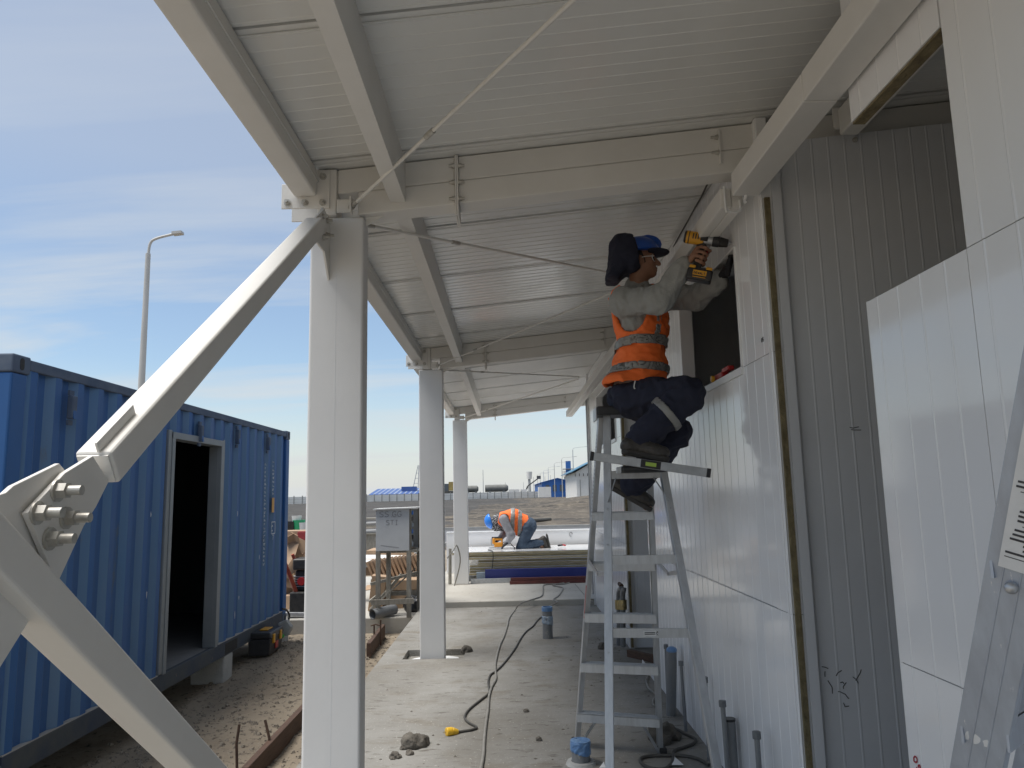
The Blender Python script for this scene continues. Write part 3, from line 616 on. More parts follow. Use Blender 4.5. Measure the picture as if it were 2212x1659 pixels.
# handwriting on the wall panels
def glyph(parent, txt, org, ux, uz, n, h, w, mat, name='letter'):
    """pen strokes on a surface; strokes are polylines in a unit box"""
    G = {'S': [[(1,.9),(.6,1),(.1,.9),(.05,.65),(.5,.52),(.95,.38),(.9,.1),(.45,0),(0,.1)]], 'G': [[(1,.85),(.6,1),(.15,.85),(0,.45),(.2,.08),(.6,0),(.95,.15),(1,.45),(.55,.45)]], '.': [[(.4,0),(.5,.06)]],
         'T': [[(0,1),(1,1)],[(.5,1),(.5,0)]], 'I': [[(.2,1),(.8,1)],[(.5,1),(.5,0)],[(.2,0),(.8,0)]], '0': [[(.5,1),(.1,.75),(.1,.3),(.5,0),(.9,.3),(.9,.75),(.5,1)]], '5': [[(.9,1),(.2,1),(.15,.55),(.7,.6),(.9,.3),(.6,0),(.1,.1)]],
         'C': [[(.95,.8),(.55,1),(.1,.75),(.1,.25),(.55,0),(.95,.2)]], '7': [[(0,1),(1,1),(.4,0)]], 'F': [[(0,0),(0,1),(.9,1)],[(0,.5),(.7,.5)]], 'R': [[(0,0),(0,1),(.7,1),(.9,.75),(.7,.5),(0,.5)],[(.4,.5),(.95,0)]], 'A': [[(0,0),(.5,1),(1,0)],[(.2,.4),(.8,.4)]], 'L': [[(0,1),(0,0),(.8,0)]], 'E': [[(.9,1),(0,1),(0,0),(.9,0)],[(0,.5),(.7,.5)]],
         'B': [[(0,0),(0,1),(.7,.95),(.75,.6),(0,.52),(.85,.45),(.85,.05),(0,0)]], 'O': [[(.5,1),(.05,.7),(.05,.3),(.5,0),(.95,.3),(.95,.7),(.5,1)]], '3': [[(.1,.9),(.6,1),(.85,.75),(.45,.52),(.9,.3),(.5,0),(.05,.1)]], '2': [[(.1,.8),(.5,1),(.85,.75),(.1,0),(.9,0)]], '1': [[(.3,.8),(.55,1),(.55,0)]], 'N': [[(0,0),(0,1),(1,0),(1,1)]], 'D': [[(0,0),(0,1),(.6,.95),(.95,.5),(.6,.05),(0,0)]], 'W': [[(0,1),(.25,0),(.5,.7),(.75,0),(1,1)]], '4': [[(.7,0),(.7,1),(0,.35),(1,.35)]], '8': [[(.5,.55),(.15,.78),(.5,1),(.85,.78),(.5,.55),(.1,.25),(.5,0),(.9,.25),(.5,.55)]], '6': [[(.8,.95),(.3,.7),(.1,.3),(.5,0),(.9,.25),(.5,.5),(.12,.3)]]}
    ux, uz, n = Vector(ux).normalized(), Vector(uz).normalized(), Vector(n).normalized(); x = 0
    for ch in txt:
        if ch in G:
            b = MB()
            for line in G[ch]:
                P = [Vector(org)+ux*(x+a*h*.72)+uz*(c*h)+n*.0012 for a, c in line]
                for p, q_ in zip(P[:-1], P[1:]): b.bar(p, q_, w, .0008, up=n)
            b.build(name, mat, parent)
        x += h*(.42 if ch == '.' else .98 if ch != ' ' else .6)
glyph(w1, '05', onx(1645, 740, XW-.0012), (0, -1, .0), (0, 0, 1), (-1, 0, 0), .020, .004, 'ink')
glyph(w2, '05', onx(1972, 1637, XW-.0012), (0, -.6, -.8), (0, -.8, .6), (-1, 0, 0), .026, .0045, 'red_ink')
# ================================================================== blue shipping container with a cut doorway
CX1, CX0 = -3.10, -5.54; CY0, CY1 = 4.64, 10.66; CZ0, CZ1 = -.02, 2.60
ct = thing('shipping_container', 'blue corrugated shipping container with a cut doorway, on concrete blocks', 'container', ((CX0+CX1)/2, (CY0+CY1)/2, CZ0))
for (x, sx) in ((CX1, -1), (CX0, 1)):
    for (y, sy) in ((CY0, 1), (CY1, -1)):
        b = MB(); b.box((x+.006*sx, y+.006*sy, CZ0+.12), (x+.14*sx, y+.16*sy, CZ1-.12)); b.build('corner_post', 'container_blue', ct, bevel=.012)
        for z in (CZ0, CZ1-.118):
            b = MB(); b.box((x, y, z), (x+.162*sx, y+.178*sy, z+.118)); cc = b.build('corner_casting', 'container_dusty', ct, bevel=.012, seg=3)
            b = MB(); cy_ = y+.089*sy; xx = x-.0015*sx
            prof = [(xx, cy_+.022*cos(a)+0, z+.06+(.018 if sin(a) > 0 else -.018)+.022*sin(a)) for a in [2*pi*i/16 for i in range(16)]]
            b.prism(prof, (-.002*sx*-1, 0, 0)); b.build('casting_hole', 'black_rubber', cc)
for x, sx in ((CX1, -1), (CX0, 1)):
    b = MB(); b.box((x+.004*sx, CY0+.178, CZ1-.085), (x+.066*sx, CY1-.178, CZ1-.015)); b.build('top_rail', 'container_dusty', ct, bevel=.006)
    b = MB(); b.box((x+.004*sx, CY0+.178, CZ0+.010), (x+.05*sx, CY1-.178, CZ0+.16)); b.box((x-.018*sx*-1, CY0+.178, CZ0+.010), (x+.06*sx, CY1-.178, CZ0+.022)); b.build('bottom_rail', 'container_rail', ct, bevel=.004)
# corrugated side wall, broken by the doorway
def corrug(y0, y1, z0, z1, name, x=CX1-.010, depth=.036, pitch=.272, phase=CY0+.2, sgn=-1):
    pts = []; k0 = int((y0-phase)/pitch)-1; raw = []
    for k in range(k0, k0+60):
        a = phase+k*pitch; raw += [(a, 0), (a+.072, 0), (a+.072+.064, depth), (a+.072+.064+.072, depth)]
    raw = [(a, d) for a, d in raw]
    def at(y):
        for (a, d), (c, e) in zip(raw[:-1], raw[1:]):
            if a <= y <= c: return d+(e-d)*(y-a)/max(c-a, 1e-6)
        return 0
    ys_ = [y0]+[a for a, d in raw if y0 < a < y1]+[y1]; b = MB()
    V = [(x+sgn*at(y), y, z) for z in (z0, z1) for y in ys_]; n = len(ys_)
    F = [[i, i+1, n+i+1, n+i] for i in range(n-1)]; b._add(V, F if sgn < 0 else [f[::-1] for f in F]); b.m = [1 if at((ys_[i]+ys_[i+1])/2) > .03 else (2 if at((ys_[i]+ys_[i+1])/2) > .004 and at(ys_[i]) > at(ys_[i+1]) else 0) for i in range(n-1)]; return b.build(name, ['container_blue', 'container_recess', 'container_flank_highlight'], ct)
DY0, DY1, DZ = 6.93, 8.16, 2.285
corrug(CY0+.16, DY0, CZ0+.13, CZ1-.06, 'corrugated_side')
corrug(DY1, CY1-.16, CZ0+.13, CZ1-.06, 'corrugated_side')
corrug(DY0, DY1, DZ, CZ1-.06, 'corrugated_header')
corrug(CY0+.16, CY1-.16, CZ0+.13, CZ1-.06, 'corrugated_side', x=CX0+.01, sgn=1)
b = MB(); b.box((CX0+.14, CY0+.03, CZ0+.12), (CX1-.14, CY0+.06, CZ1-.08)); b.build('end_wall', 'container_blue', ct)
b = MB(); b.box((CX0+.14, CY1-.06, CZ0+.12), (CX1-.14, CY1-.03, CZ1-.08)); b.build('end_doors', 'container_blue', ct)
b = MB(); b.box((CX0+.06, CY0+.08, CZ1-.06), (CX1-.06, CY1-.08, CZ1-.03)); b.build('roof_sheet', 'container_dusty', ct)
b = MB(); b.box((CX0+.06, CY0+.08, CZ0+.10), (CX1-.05, CY1-.08, CZ0+.152)); b.build('floor', 'container_floor', ct)
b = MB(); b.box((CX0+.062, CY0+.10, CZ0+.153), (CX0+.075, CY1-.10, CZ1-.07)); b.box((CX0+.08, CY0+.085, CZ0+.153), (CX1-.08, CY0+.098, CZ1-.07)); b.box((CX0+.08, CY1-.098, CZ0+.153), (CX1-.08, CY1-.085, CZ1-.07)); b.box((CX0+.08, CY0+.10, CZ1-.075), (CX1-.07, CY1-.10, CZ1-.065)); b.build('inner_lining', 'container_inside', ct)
# the doorway frame
df = MB(); df.box((CX1-.13, DY0-.008, CZ0+.155), (CX1+.006, DY0+.052, DZ)).box((CX1-.13, DY1-.052, CZ0+.155), (CX1+.006, DY1+.008, DZ)).box((CX1-.13, DY0-.008, DZ-.056), (CX1+.0075, DY1+.008, DZ+.006))
o = df.build('door_frame', 'container_grey', ct, bevel=.003)
b = MB(); b.box((CX1-.125, DY1-.056, CZ0+.16), (CX1-.035, DY1-.053, DZ-.06)); b.build('door_stop', 'container_grey', o)
for (y0, y1) in ((DY0-.075, DY0-.010), (DY1+.010, DY1+.06)):    # primer brushed along the cut
    b = MB(); b.box((CX1-.034, y0, CZ0+.165), (CX1-.002, y1, DZ+.02)); b.build('primer_strip', 'container_grey', ct, bevel=.004)
for (y0, y1) in ((CY0+.18, DY0-.08), (DY1+.062, CY1-.18)):
    b = MB(); b.box((CX1-.050, y0, CZ0+.1605), (CX1-.006, y1, CZ0+.168)); b.build('dust_ledge', 'kerb', ct)
# ventilators on the corrugation
for (u, v) in ((156,878), (434,935), (514,942), (580,957)):
    p = onx(u, v, CX1+.012); b = MB(); b.box((p.x-.022, p.y-.030, p.z-.09), (p.x+.022, p.y+.030, p.z+.075)); ve = b.build('ventilator', 'container_dusty', ct, bevel=.008)
    b = MB(); b.prism([(p.x+.022, p.y-.02, p.z-.09), (p.x+.022, p.y-.02, p.z-.03), (p.x+.030, p.y-.02, p.z-.09)], (0, .04, 0)); b.build('hood', 'container_blue', ve)
    for dz in (-.115, .095):
        b = MB(); b.box((p.x-.022, p.y-.028, p.z+dz-.018), (p.x-.006, p.y+.028, p.z+dz+.018)); b.build('lug', 'container_dusty', ve)
# forklift pocket, markings
b = MB(); b.box((CX1-.003, 8.42, CZ0+.022), (CX1-.002, 8.78, CZ0+.135)); b.build('forklift_pocket', 'black_rubber', ct)
rm = random.Random(9)
def mk(u0, v0, u1, v1, n, name='stencil_marks'):
    b = MB()
    for i in range(n):
        f_ = i/n; u = u0+(u1-u0)*f_; v = v0+(v1-v0)*f_; p = onx(u, v, CX1-.0015); p2 = onx(u, v+(v1-v0)/n*.62, CX1-.0015)
        h = (p.z-p2.z); w_ = .034
        for s in range(3):
            a = Vector((CX1-.003, p.y+rm.uniform(-w_, w_), p2.z+h*rm.random())); c = Vector((CX1-.003, p.y+rm.uniform(-w_, w_), p2.z+h*rm.random()))
            if (a-c).length > .01: b.bar(a, c, .011, .002, up=(1, 0, 0))
        b.bar((CX1-.003, p.y-w_*.7, p.z), (CX1-.003, p.y-w_*.7, p2.z), .010, .002, up=(1, 0, 0))
    return b.build(name, 'white_print', ct)
mk(574, 1000, 570, 1225, 26); mk(591, 996, 590, 1072, 9)
glyph(ct, 'C', onx(586, 1148, CX1+.002), (0, 1, 0), (0, 0, 1), (1, 0, 0), .075, .014, 'white_print')
p = onx(590, 1140, CX1)
b = MB(); w_, h_ = .075, .075
for (a, c) in (((-w_,-h_),(w_,-h_)), ((w_,-h_),(w_,h_)), ((w_,h_),(-w_,h_)), ((-w_,h_),(-w_,-h_))): b.bar((CX1+.0015, p.y+a[0], p.z+a[1]), (CX1+.0015, p.y+c[0], p.z+c[1]), .012, .003, up=(1, 0, 0))
b.build('symbol_frame', 'white_print', ct)
glyph(ct, '7', onx(588, 1166, CX1+.002), (0, 1, 0), (0, 0, 1), (1, 0, 0), .06, .012, 'white_print')
p = onx(590, 1091, CX1); b = MB(); b.box((CX1-.004, p.y-.045, p.z-.095), (CX1+.001, p.y+.045, p.z+.095)); b.build('yellow_label', 'yellow_label', ct)
for (u, v, s) in ((327,1112,.035), (318,1285,.04), (358,1340,.03), (514,1110,.03), (517,1290,.03), (561,1205,.035), (508,1330,.05)):     # chipped paint
    p = onx(u, v, CX1-.0035); b = MB(); n = 7; b.prism([(CX1-.009, p.y+.010*cos(i*2*pi/n)*rm.uniform(.5,1.3), p.z+s*sin(i*2*pi/n)*rm.uniform(.5,1.2)) for i in range(n)], (.0015, 0, 0)); b.build('paint_chip', 'white_print', ct)

# supports
def block(name, label, x0, x1, y0, y1, z0, z1, mat, grp=None, bev=.012):
    b = MB(); b.box((x0, y0, z0), (x1, y1, z1)); o = b.build(name, mat, bevel=bev); tag(o, label, 'block', grp); return o
block('concrete_block', 'pale concrete block under the container rail beside its doorway', -3.46, -3.105, 8.40, 8.66, -.36, CZ0+.005, 'block_concrete', 'container supports')
block('concrete_block', 'concrete block under the container corner behind the toolbox', -3.5, -3.09, 10.30, 10.74, -.36, CZ0-.002, 'block_concrete', 'container supports')
block('concrete_block', 'concrete block in the shade under the container corner behind the crossed braces', -3.6, -3.15, 4.72, 5.0, -.36, CZ0-.002, 'block_concrete', 'container supports')
# toolbox
p = onx(572, 1412, -2.98); tbx, tby = -3.0, p.y+.10; tz = p.z
t = thing('toolbox', 'black plastic toolbox with yellow latches beside the container', 'toolbox', (tbx, tby, tz))
b = MB(); b.prism([(tbx-.13, tby-.24, tz), (tbx+.11, tby-.24, tz), (tbx+.13, tby-.24, tz+.19), (tbx-.14, tby-.24, tz+.19)], (0, .50, 0)); b.build('body', 'black_plastic', t, bevel=.012)
b = MB(); b.prism([(tbx-.145, tby-.25, tz+.193), (tbx+.14, tby-.25, tz+.193), (tbx+.125, tby-.25, tz+.265), (tbx-.13, tby-.25, tz+.265)], (0, .52, 0)); ld = b.build('lid', 'black_plastic', t, bevel=.014)
b = MB(); b.box((tbx-.05, tby-.10, tz+.267), (tbx+.05, tby+.10, tz+.28)); b.build('handle', 'tool_yellow', ld, bevel=.006)
for d in (-.14, .13):
    b = MB(); b.box((tbx+.128, tby+d-.03, tz+.13), (tbx+.148, tby+d+.03, tz+.235)); b.build('latch', 'tool_yellow', t, bevel=.006)
b = MB(); b.box((tbx+.124, tby-.05, tz+.05), (tbx+.132, tby+.06, tz+.13)); b.build('sticker', 'tool_red', t)
# cable, scrap at the container corner
p = onz(612, 1372, -.2)
b = MB(); b.tube(curve_pts([onx(610, 1315, -3.03), onx(619, 1318, -3.0), onx(625, 1330, -2.98), onx(620, 1350, -2.98), onx(613, 1366, -2.98), onx(610, 1376, -2.98)], 6), .013); tag(b.build('cable', 'cable_dark', smooth=True), 'short dark cable hanging from the container corner to the ground', 'cable')
p = onx(606, 1378, -2.93); b = MB(); b.sphere(p+Vector((0, 0, .02)), .05, 9, 6, (1, 1, .6)); o = b.build('crumpled_bottle', 'bright_green', smooth=True); tag(o, 'crumpled bright green plastic scrap at the container corner', 'scrap')
p = onx(614, 1355, -2.9); b = MB(); b.prism([p+Vector((-.07, 0, -.10)), p+Vector((.05, 0, -.11)), p+Vector((.09, 0, 0)), p+Vector((.02, 0, .09)), p+Vector((-.08, 0, .05))], (0, .09, 0)); tag(b.build('broken_stone', 'block_concrete', bevel=.01), 'broken pale stone leaning at the container corner', 'stone')

# formwork planks and stakes beside the slab
t = thing('formwork_plank', 'long reddish formwork plank on edge lying near the brace', 'plank', (-1.95, 6.6, -.3))
def plank(p, q, w, h, mat, parent, name): b = MB(); b.bar(p, q, w, h); return b.build(name, mat, parent, bevel=.004)
p, q = onz(528, 1685, -.22), onz(668, 1530, -.22); plank(p, q, .05, .16, 'timber_red', t, 'board')
for (u, v, h) in ((512, 1659, .32), (583, 1640, .30)):
    a = onz(u, v+8, -.3); b = MB(); b.tube([a, a+Vector((-.01, .0, h*.6)), a+Vector((-.05 if u > 550 else 0, .02, h))], .010, 6); b.build('stake', 'rust', t, smooth=True)
t = thing('formwork_plank', 'short reddish formwork board with bent rebar beside the slab', 'plank', (-1.75, 9.3, -.3))
p, q = onz(796, 1405, -.2), onz(828, 1362, -.2); plank(p, q, .05, .17, 'timber_red', t, 'board')
for (u, v, h) in ((808, 1385, .27), (822, 1380, .30)):
    a = onz(u, v, -.2); b = MB(); b.cyl(a-Vector((0, 0, .08)), a+Vector((0, 0, h-.06)), .011, n=6); b.build('stake', 'rust', t, smooth=True)
a = onz(801, 1352, -.05); c = onz(822, 1352, -.05); b = MB(); b.tube([a, (a+c)/2+Vector((0, 0, .02)), c], .009, 6); b.build('wire', 'rust', t, smooth=True)
# ================================================================== step ladder under the worker
def chan(b, p, q, w, d, n, up=None):
    """C-shaped rail: web facing n, flanges turned inwards"""
    p, q, n = Vector(p), Vector(q), Vector(n).normalized(); a = (q-p).normalized(); s = a.cross(n).normalized(); n2 = s.cross(a)
    b.obox((p+q)/2, s, a, n2, (w, (q-p).length, .004))
    for k in (-1, 1): b.obox((p+q)/2+s*(k*(w/2-.002))-n2*(d/2+.0018), s, a, n2, (.004, (q-p).length, d))
ladder = thing('step_ladder', 'tall aluminium step ladder with the worker sitting on its black cap', 'ladder', (.72, 4.6, 0))
CAPY = 4.62
fl, fr = Vector(onz(1243, 1609, 0)), Vector(onz(1431, 1626, 0)); rl, rR = Vector((.468, 4.0, 0)), Vector((1.031, 3.9, 0))
tl, tr = Vector(ony(1293, 900, CAPY+.07)), Vector(ony(1404, 900, CAPY+.07)); bl, br = Vector(ony(1311, 900, CAPY-.05)), Vector(ony(1412, 900, CAPY-.05))
tl.z = tr.z = bl.z = br.z = 2.12
def lerp(a, b, t): return a+(b-a)*t
def atz(a, b, z): return lerp(a, b, (z-a.z)/(b.z-a.z))
outw = (fl-fr).normalized()
for (a, c, sd) in ((fl, tl, -1), (fr, tr, 1)):
    b = MB(); chan(b, a+Vector((0, 0, .03)), c, .062, .028, Vector((sd, -.02, 0))); rail = b.build('step_rail', 'aluminium', ladder, bevel=.0015)
    b = MB(); b.obox(a+Vector((0, 0, .02)), (1, 0, 0), (0, 1, 0), (0, 0, 1), (.045, .085, .04)); b.build('rubber_foot', 'black_rubber', rail, bevel=.006)
for (a, c, sd) in ((rl, bl, -1), (rR, br, 1)):
    b = MB(); chan(b, a+Vector((0, 0, .03)), c, .045, .022, Vector((sd*.25, -1, .1))); rail = b.build('prop_rail', 'aluminium', ladder, bevel=.0015)
    b = MB(); b.obox(a+Vector((0, 0, .02)), (1, 0, 0), (0, 1, 0), (0, 0, 1), (.05, .06, .04)); b.build('rubber_foot', 'black_rubber', rail, bevel=.006)
    for z in (.45, .79, 1.35, 1.55):
        pp = atz(a, c, z); b = MB(); b.cyl(pp+Vector((0, -.002, 0)), pp+Vector((0, -.008, 0)), .008, .005, 8); b.build('rivet', 'galvanised', rail, smooth=True)
# treads, located from the photograph on the plane of the step section
def tread(v, deep=.085, name='tread'):
    lo, hi = 0, 1
    u_ = 1340; zz = None
    # height where the left rail projects to that row
    best = min(((abs(prow(lerp(fl, tl, k/400))-v)), k) for k in range(401)); zz = lerp(fl, tl, best[1]/400).z
    a, c = atz(fl, tl, zz), atz(fr, tr, zz); dd = (c-a).normalized(); fw_ = Vector((dd.y, -dd.x, 0))
    b = MB(); mid = (a+c)/2; L_ = (c-a).length-.008
    b.obox(mid+fw_*.005, dd, fw_, (0, 0, 1), (L_, deep, .004)); b.obox(mid+fw_*(deep/2+.003)-Vector((0, 0, .024)), dd, fw_, (0, 0, 1), (L_, .004, .052)); b.obox(mid-fw_*(deep/2-.005)-Vector((0, 0, .018)), dd, fw_, (0, 0, 1), (L_, .004, .036))
    for k in range(7): b.obox(mid+fw_*(-deep/2+.016+k*.0115)+Vector((0, 0, .0034)), dd, fw_, (0, 0, 1), (L_, .004, .0026))
    o = b.build(name, 'aluminium', ladder)
    return a, c, zz
def prow(P):
    d = Vector(P)-EYEV; return CYP-FPX*d.dot(_u)/d.dot(_f)
tz = []
for v in (1108, 1215, 1325, 1431, 1537): tz.append(tread(v))
# braces under the lowest tread
a, c, z = tz[-1]
for (p, q) in ((lerp(a, c, .20), atz(fl, tl, z-.26)), (lerp(a, c, .78), atz(fr, tr, z-.26))):
    b = MB(); b.bar(p+Vector((0, -.03, -.05)), q+Vector((0, -.03, 0)), .005, .028, up=(0, -1, 0)); b.bar(p+Vector((0, -.03, -.05)), q+Vector((0, -.03, 0)), .018, .005, up=(0, -1, 0)); b.build('tread_brace', 'galvanised', ladder)
# horizontals of the prop section
def prowl(v, a, c): return atz(a, c, lerp(a, c, min((abs(prow(lerp(a, c, k/400))-v), k) for k in range(401))[1]/400).z)
bars = {}
for v in (1026, 1211, 1367):
    p = prowl(v, rl, bl); q = atz(rR, br, p.z); d = (q-p).normalized(); bars[v] = (p, q)
    b = MB(); mid = (p+q)/2+Vector((0, .006, 0)); L_ = (q-p).length-.01; b.obox(mid, d, (0, 1, 0), (0, 0, 1), (L_, .005, .048))
    for s in (-1, 1): b.obox(mid+Vector((0, .012, s*.022)), d, (0, 1, 0), (0, 0, 1), (L_, .02, .004))
    b.build('prop_bar', 'aluminium', ladder)
p, q = bars[1026]
for (s, base) in ((0, p), (1, q)):
    a = lerp(p, q, .14 if s == 0 else .80)+Vector((0, -.012, -.02)); e = atz(rl, bl, p.z-.16) if s == 0 else atz(rR, br, p.z-.16)
    b = MB(); b.bar(a, e+Vector((0, -.012, 0)), .004, .022, up=(0, -1, 0)); b.build('corner_brace', 'galvanised', ladder)
# small safety label on the lowest prop bar
p, q = bars[1367]; mid = lerp(p, q, .52); b = MB(); b.obox(mid+Vector((0, .0018, 0)), (1, 0, 0), (0, 1, 0), (0, 0, 1), (.095, .002, .030)); lb = b.build('warning_label', 'paper_label', ladder)
for k in range(2):
    b = MB(); b.obox(mid+Vector((-.012, -.0003, .004-.008*k)), (1, 0, 0), (0, 1, 0), (0, 0, 1), (.058, .001, .004)); b.build('print_line', 'ink', lb)
b = MB(); c0 = mid+Vector((.034, -.0003, 0))
for i in range(14):
    g0, g1 = 2*pi*i/14, 2*pi*(i+1)/14; b.bar(c0+Vector((.010*cos(g0), 0, .010*sin(g0))), c0+Vector((.010*cos(g1), 0, .010*sin(g1))), .0028, .001, up=(0, -1, 0))
b.bar(c0+Vector((-.007, 0, .007)), c0+Vector((.007, 0, -.007)), .0028, .001, up=(0, -1, 0)); b.build('no_step_symbol', 'ink', lb)
# spreaders
for (a, c, e, f2, kx) in ((fl, tl, rl, bl, -1), (fr, tr, rR, br, 1)):
    p = atz(a, c, 1.22); q = atz(e, f2, 1.20); mid = (p+q)/2+Vector((0, 0, -.05))
    b = MB(); b.bar(p, mid, .004, .024); b.bar(mid, q, .004, .024); sp = b.build('spreader', 'galvanised', ladder)
    b = MB(); b.cyl(mid-Vector((.006, 0, 0)), mid+Vector((.006, 0, 0)), .009, n=10); b.build('pivot', 'galvanised', sp)
# cap
c0, c1 = Vector(ony(1286, 880, CAPY)), Vector(ony(1412, 880, CAPY)); zt = (c0.z+c1.z)/2
b = MB(); b.box((c0.x, CAPY-.10, zt-.055), (c1.x, CAPY+.13, zt)); cap = b.build('cap', 'black_plastic', ladder, bevel=.008)
for x in (c0.x-.006, c1.x+.006):
    b = MB(); b.box((x-.004, CAPY-.09, zt-.085), (x+.004, CAPY+.06, zt-.004)); b.build('hinge_plate', 'galvanised', ladder, bevel=.003)
b = MB(); n = 12; cc = Vector(ony(1355, 892, CAPY-.1015)); b.prism([(cc.x+.045*cos(i*2*pi/n)*random.uniform(.8, 1.1), CAPY-.1025, zt-.030+.008*sin(i*2*pi/n)*random.uniform(.7, 1.3)) for i in range(n)], (0, .001, 0)); b.build('paint_smear', 'paper_label', cap)
# tool tray hooked on the prop section
pt = Vector(ony(1388, 1010, 4.27)); b = MB(); b.box((pt.x-.13, 4.19, pt.z-.028), (pt.x+.14, 4.36, pt.z+.010)); tr_ = b.build('tool_tray', 'black_plastic', ladder, bevel=.012)
b = MB(); b.box((pt.x-.155, 4.20, pt.z-.030), (pt.x-.132, 4.24, pt.z+.004)); b.build('tray_hook', 'galvanised', tr_)
# rail marks
rg = random.Random(4); b = MB()
for k in range(22):
    z = 1.5+k*.024; pp = atz(fl, tl, z); b.obox(pp+Vector((-.0028, 0, 0)), (0, 1, 0), (0, 0, 1), (1, 0, 0), (rg.uniform(.01, .03), .010, .001))
b.build('printed_text', 'pencil', ladder)
pp = atz(fl, tl, .95); b = MB(); b.obox(pp+Vector((-.003, 0, 0)), (0, 1, 0), tl-fl, (1, 0, 0), (.045, .22, .0012)); b.build('red_sticker', 'tool_red', ladder)
pp = atz(fl, tl, .62); b = MB(); b.obox(pp+Vector((-.003, 0, 0)), (0, 1, 0), tl-fl, (1, 0, 0), (.045, .28, .0012)); b.build('white_sticker', 'paper_label', ladder)

# spirit level lying over the tray
t = thing('spirit_level', 'long grey spirit level with black ends lying under the boot', 'spirit level', tuple(ony(1404, 1005, 4.17)))
p, q = Vector(ony(1283, 986, 4.16)), Vector(ony(1526, 1021, 4.16)); d = (q-p).normalized(); up_ = Vector((-d.z, 0, d.x)).normalized()
b = MB(); b.bar(p, q, .024, .047, up=up_); lv = b.build('body', 'galvanised', t, bevel=.002)
for (e, s) in ((p, -1), (q, 1)): b = MB(); b.bar(e-d*.002, e+d*(.022*s), .027, .050, up=up_); b.build('end_cap', 'black_plastic', t, bevel=.003)
vc = Vector(ony(1405, 1003, 4.16)); vc = p+d*((vc-p).dot(d)); b = MB(); b.bar(vc-d*.056, vc+d*.056, .030, .043, up=up_); vh = b.build('vial_window', 'black_plastic', t, bevel=.002)
b = MB(); b.bar(vc-d*.030+Vector((0, -.016, 0)), vc+d*.030+Vector((0, -.016, 0)), .004, .021, up=up_); b.build('vial', 'vial_green', vh, bevel=.001)

# ================================================================== second ladder, close by the near wall
l2 = thing('step_ladder', 'paint-splashed aluminium ladder rail with white label near the wall', 'ladder', (.82, 1.5, 0))
K = .78
P0, P1 = Vector(onx(2112, 1659, K)), Vector(onx(2238, 990, K)); dr = (P1-P0).normalized(); Pb = P0-dr*(P0.z/dr.z)+Vector((0, 0, .02)); Pt = P0+dr*1.4
nw = Vector((-.70, -.71, 0)); nw = (nw-dr*nw.dot(dr)).normalized(); sd = dr.cross(nw).normalized()
if sd.x < 0: sd = -sd
def rail2(o_):
    b = MB(); mid = (Pb+Pt)/2+o_; Ln = (Pt-Pb).length
    b.obox(mid, sd, dr, nw, (.074, Ln, .004))
    for k in (-1, 1): b.obox(mid+sd*(k*.035)-nw*.020, sd, dr, nw, (.004, Ln, .036))
    for k in (-.012, .012): b.obox(mid+sd*k+nw*.0022, sd, dr, nw, (.003, Ln, .0016))
    return b.build('rail', 'aluminium_worn', l2, bevel=.0012)
rail2(Vector((0, 0, 0))); stepv = -nw*.40; stepv.z = 0; rail2(stepv)
for k in range(7):
    z = .12+k*.285; c = Pb+dr*((z-Pb.z)/dr.z)
    b = MB(); e = c+stepv; ax = (e-c).normalized(); fwd = Vector((-ax.y, ax.x, 0)); m_ = (c+e)/2
    b.obox(m_-nw*.0, ax, fwd, (0, 0, 1), (.385, .07, .005)); b.obox(m_+fwd*.034-Vector((0, 0, .02)), ax, fwd, (0, 0, 1), (.385, .004, .045)); b.obox(m_-fwd*.034-Vector((0, 0, .02)), ax, fwd, (0, 0, 1), (.385, .004, .045)); b.build('tread', 'aluminium_worn', l2)
c = Vector(P0+dr*.345); b = MB(); b.sphere(c+nw*.004, .010, 12, 8, (1, 1, 1)); b.build('rivet', 'galvanised', l2, smooth=True)
c = Vector(P0+dr*.545)+nw*.0042+sd*.006; b = MB(); b.obox(c, sd, dr, nw, (.056, .34, .0016)); lab = b.build('safety_label', 'paper_label', l2)
rl_ = random.Random(2)
for k in range(40):
    w_ = rl_.uniform(.022, .048); b = MB(); b.obox(c+dr*(-.150+k*.0078)+nw*.0014+sd*((w_-.050)/2*-1*.9), sd, dr, nw, (w_, .0032 if k % 7 else .001, .0008)); b.build('print_line', 'ink', lab)
for k in range(26):
    b = MB(); n = 9; cc = Pb+dr*(rl_.uniform(.55, 1.35)*1.0)+sd*rl_.uniform(-.020, .020)+nw*.0042; r_ = rl_.choice((.004, .006, .010)); st = rl_.uniform(1, 2.4)
    b.prism([cc+sd*(r_*cos(i*2*pi/n)*rl_.uniform(.5, 1.2))+dr*(r_*st*sin(i*2*pi/n)*rl_.uniform(.5, 1.2)) for i in range(n)], nw*.0007); b.build('paint_splash', 'paper_label', l2)
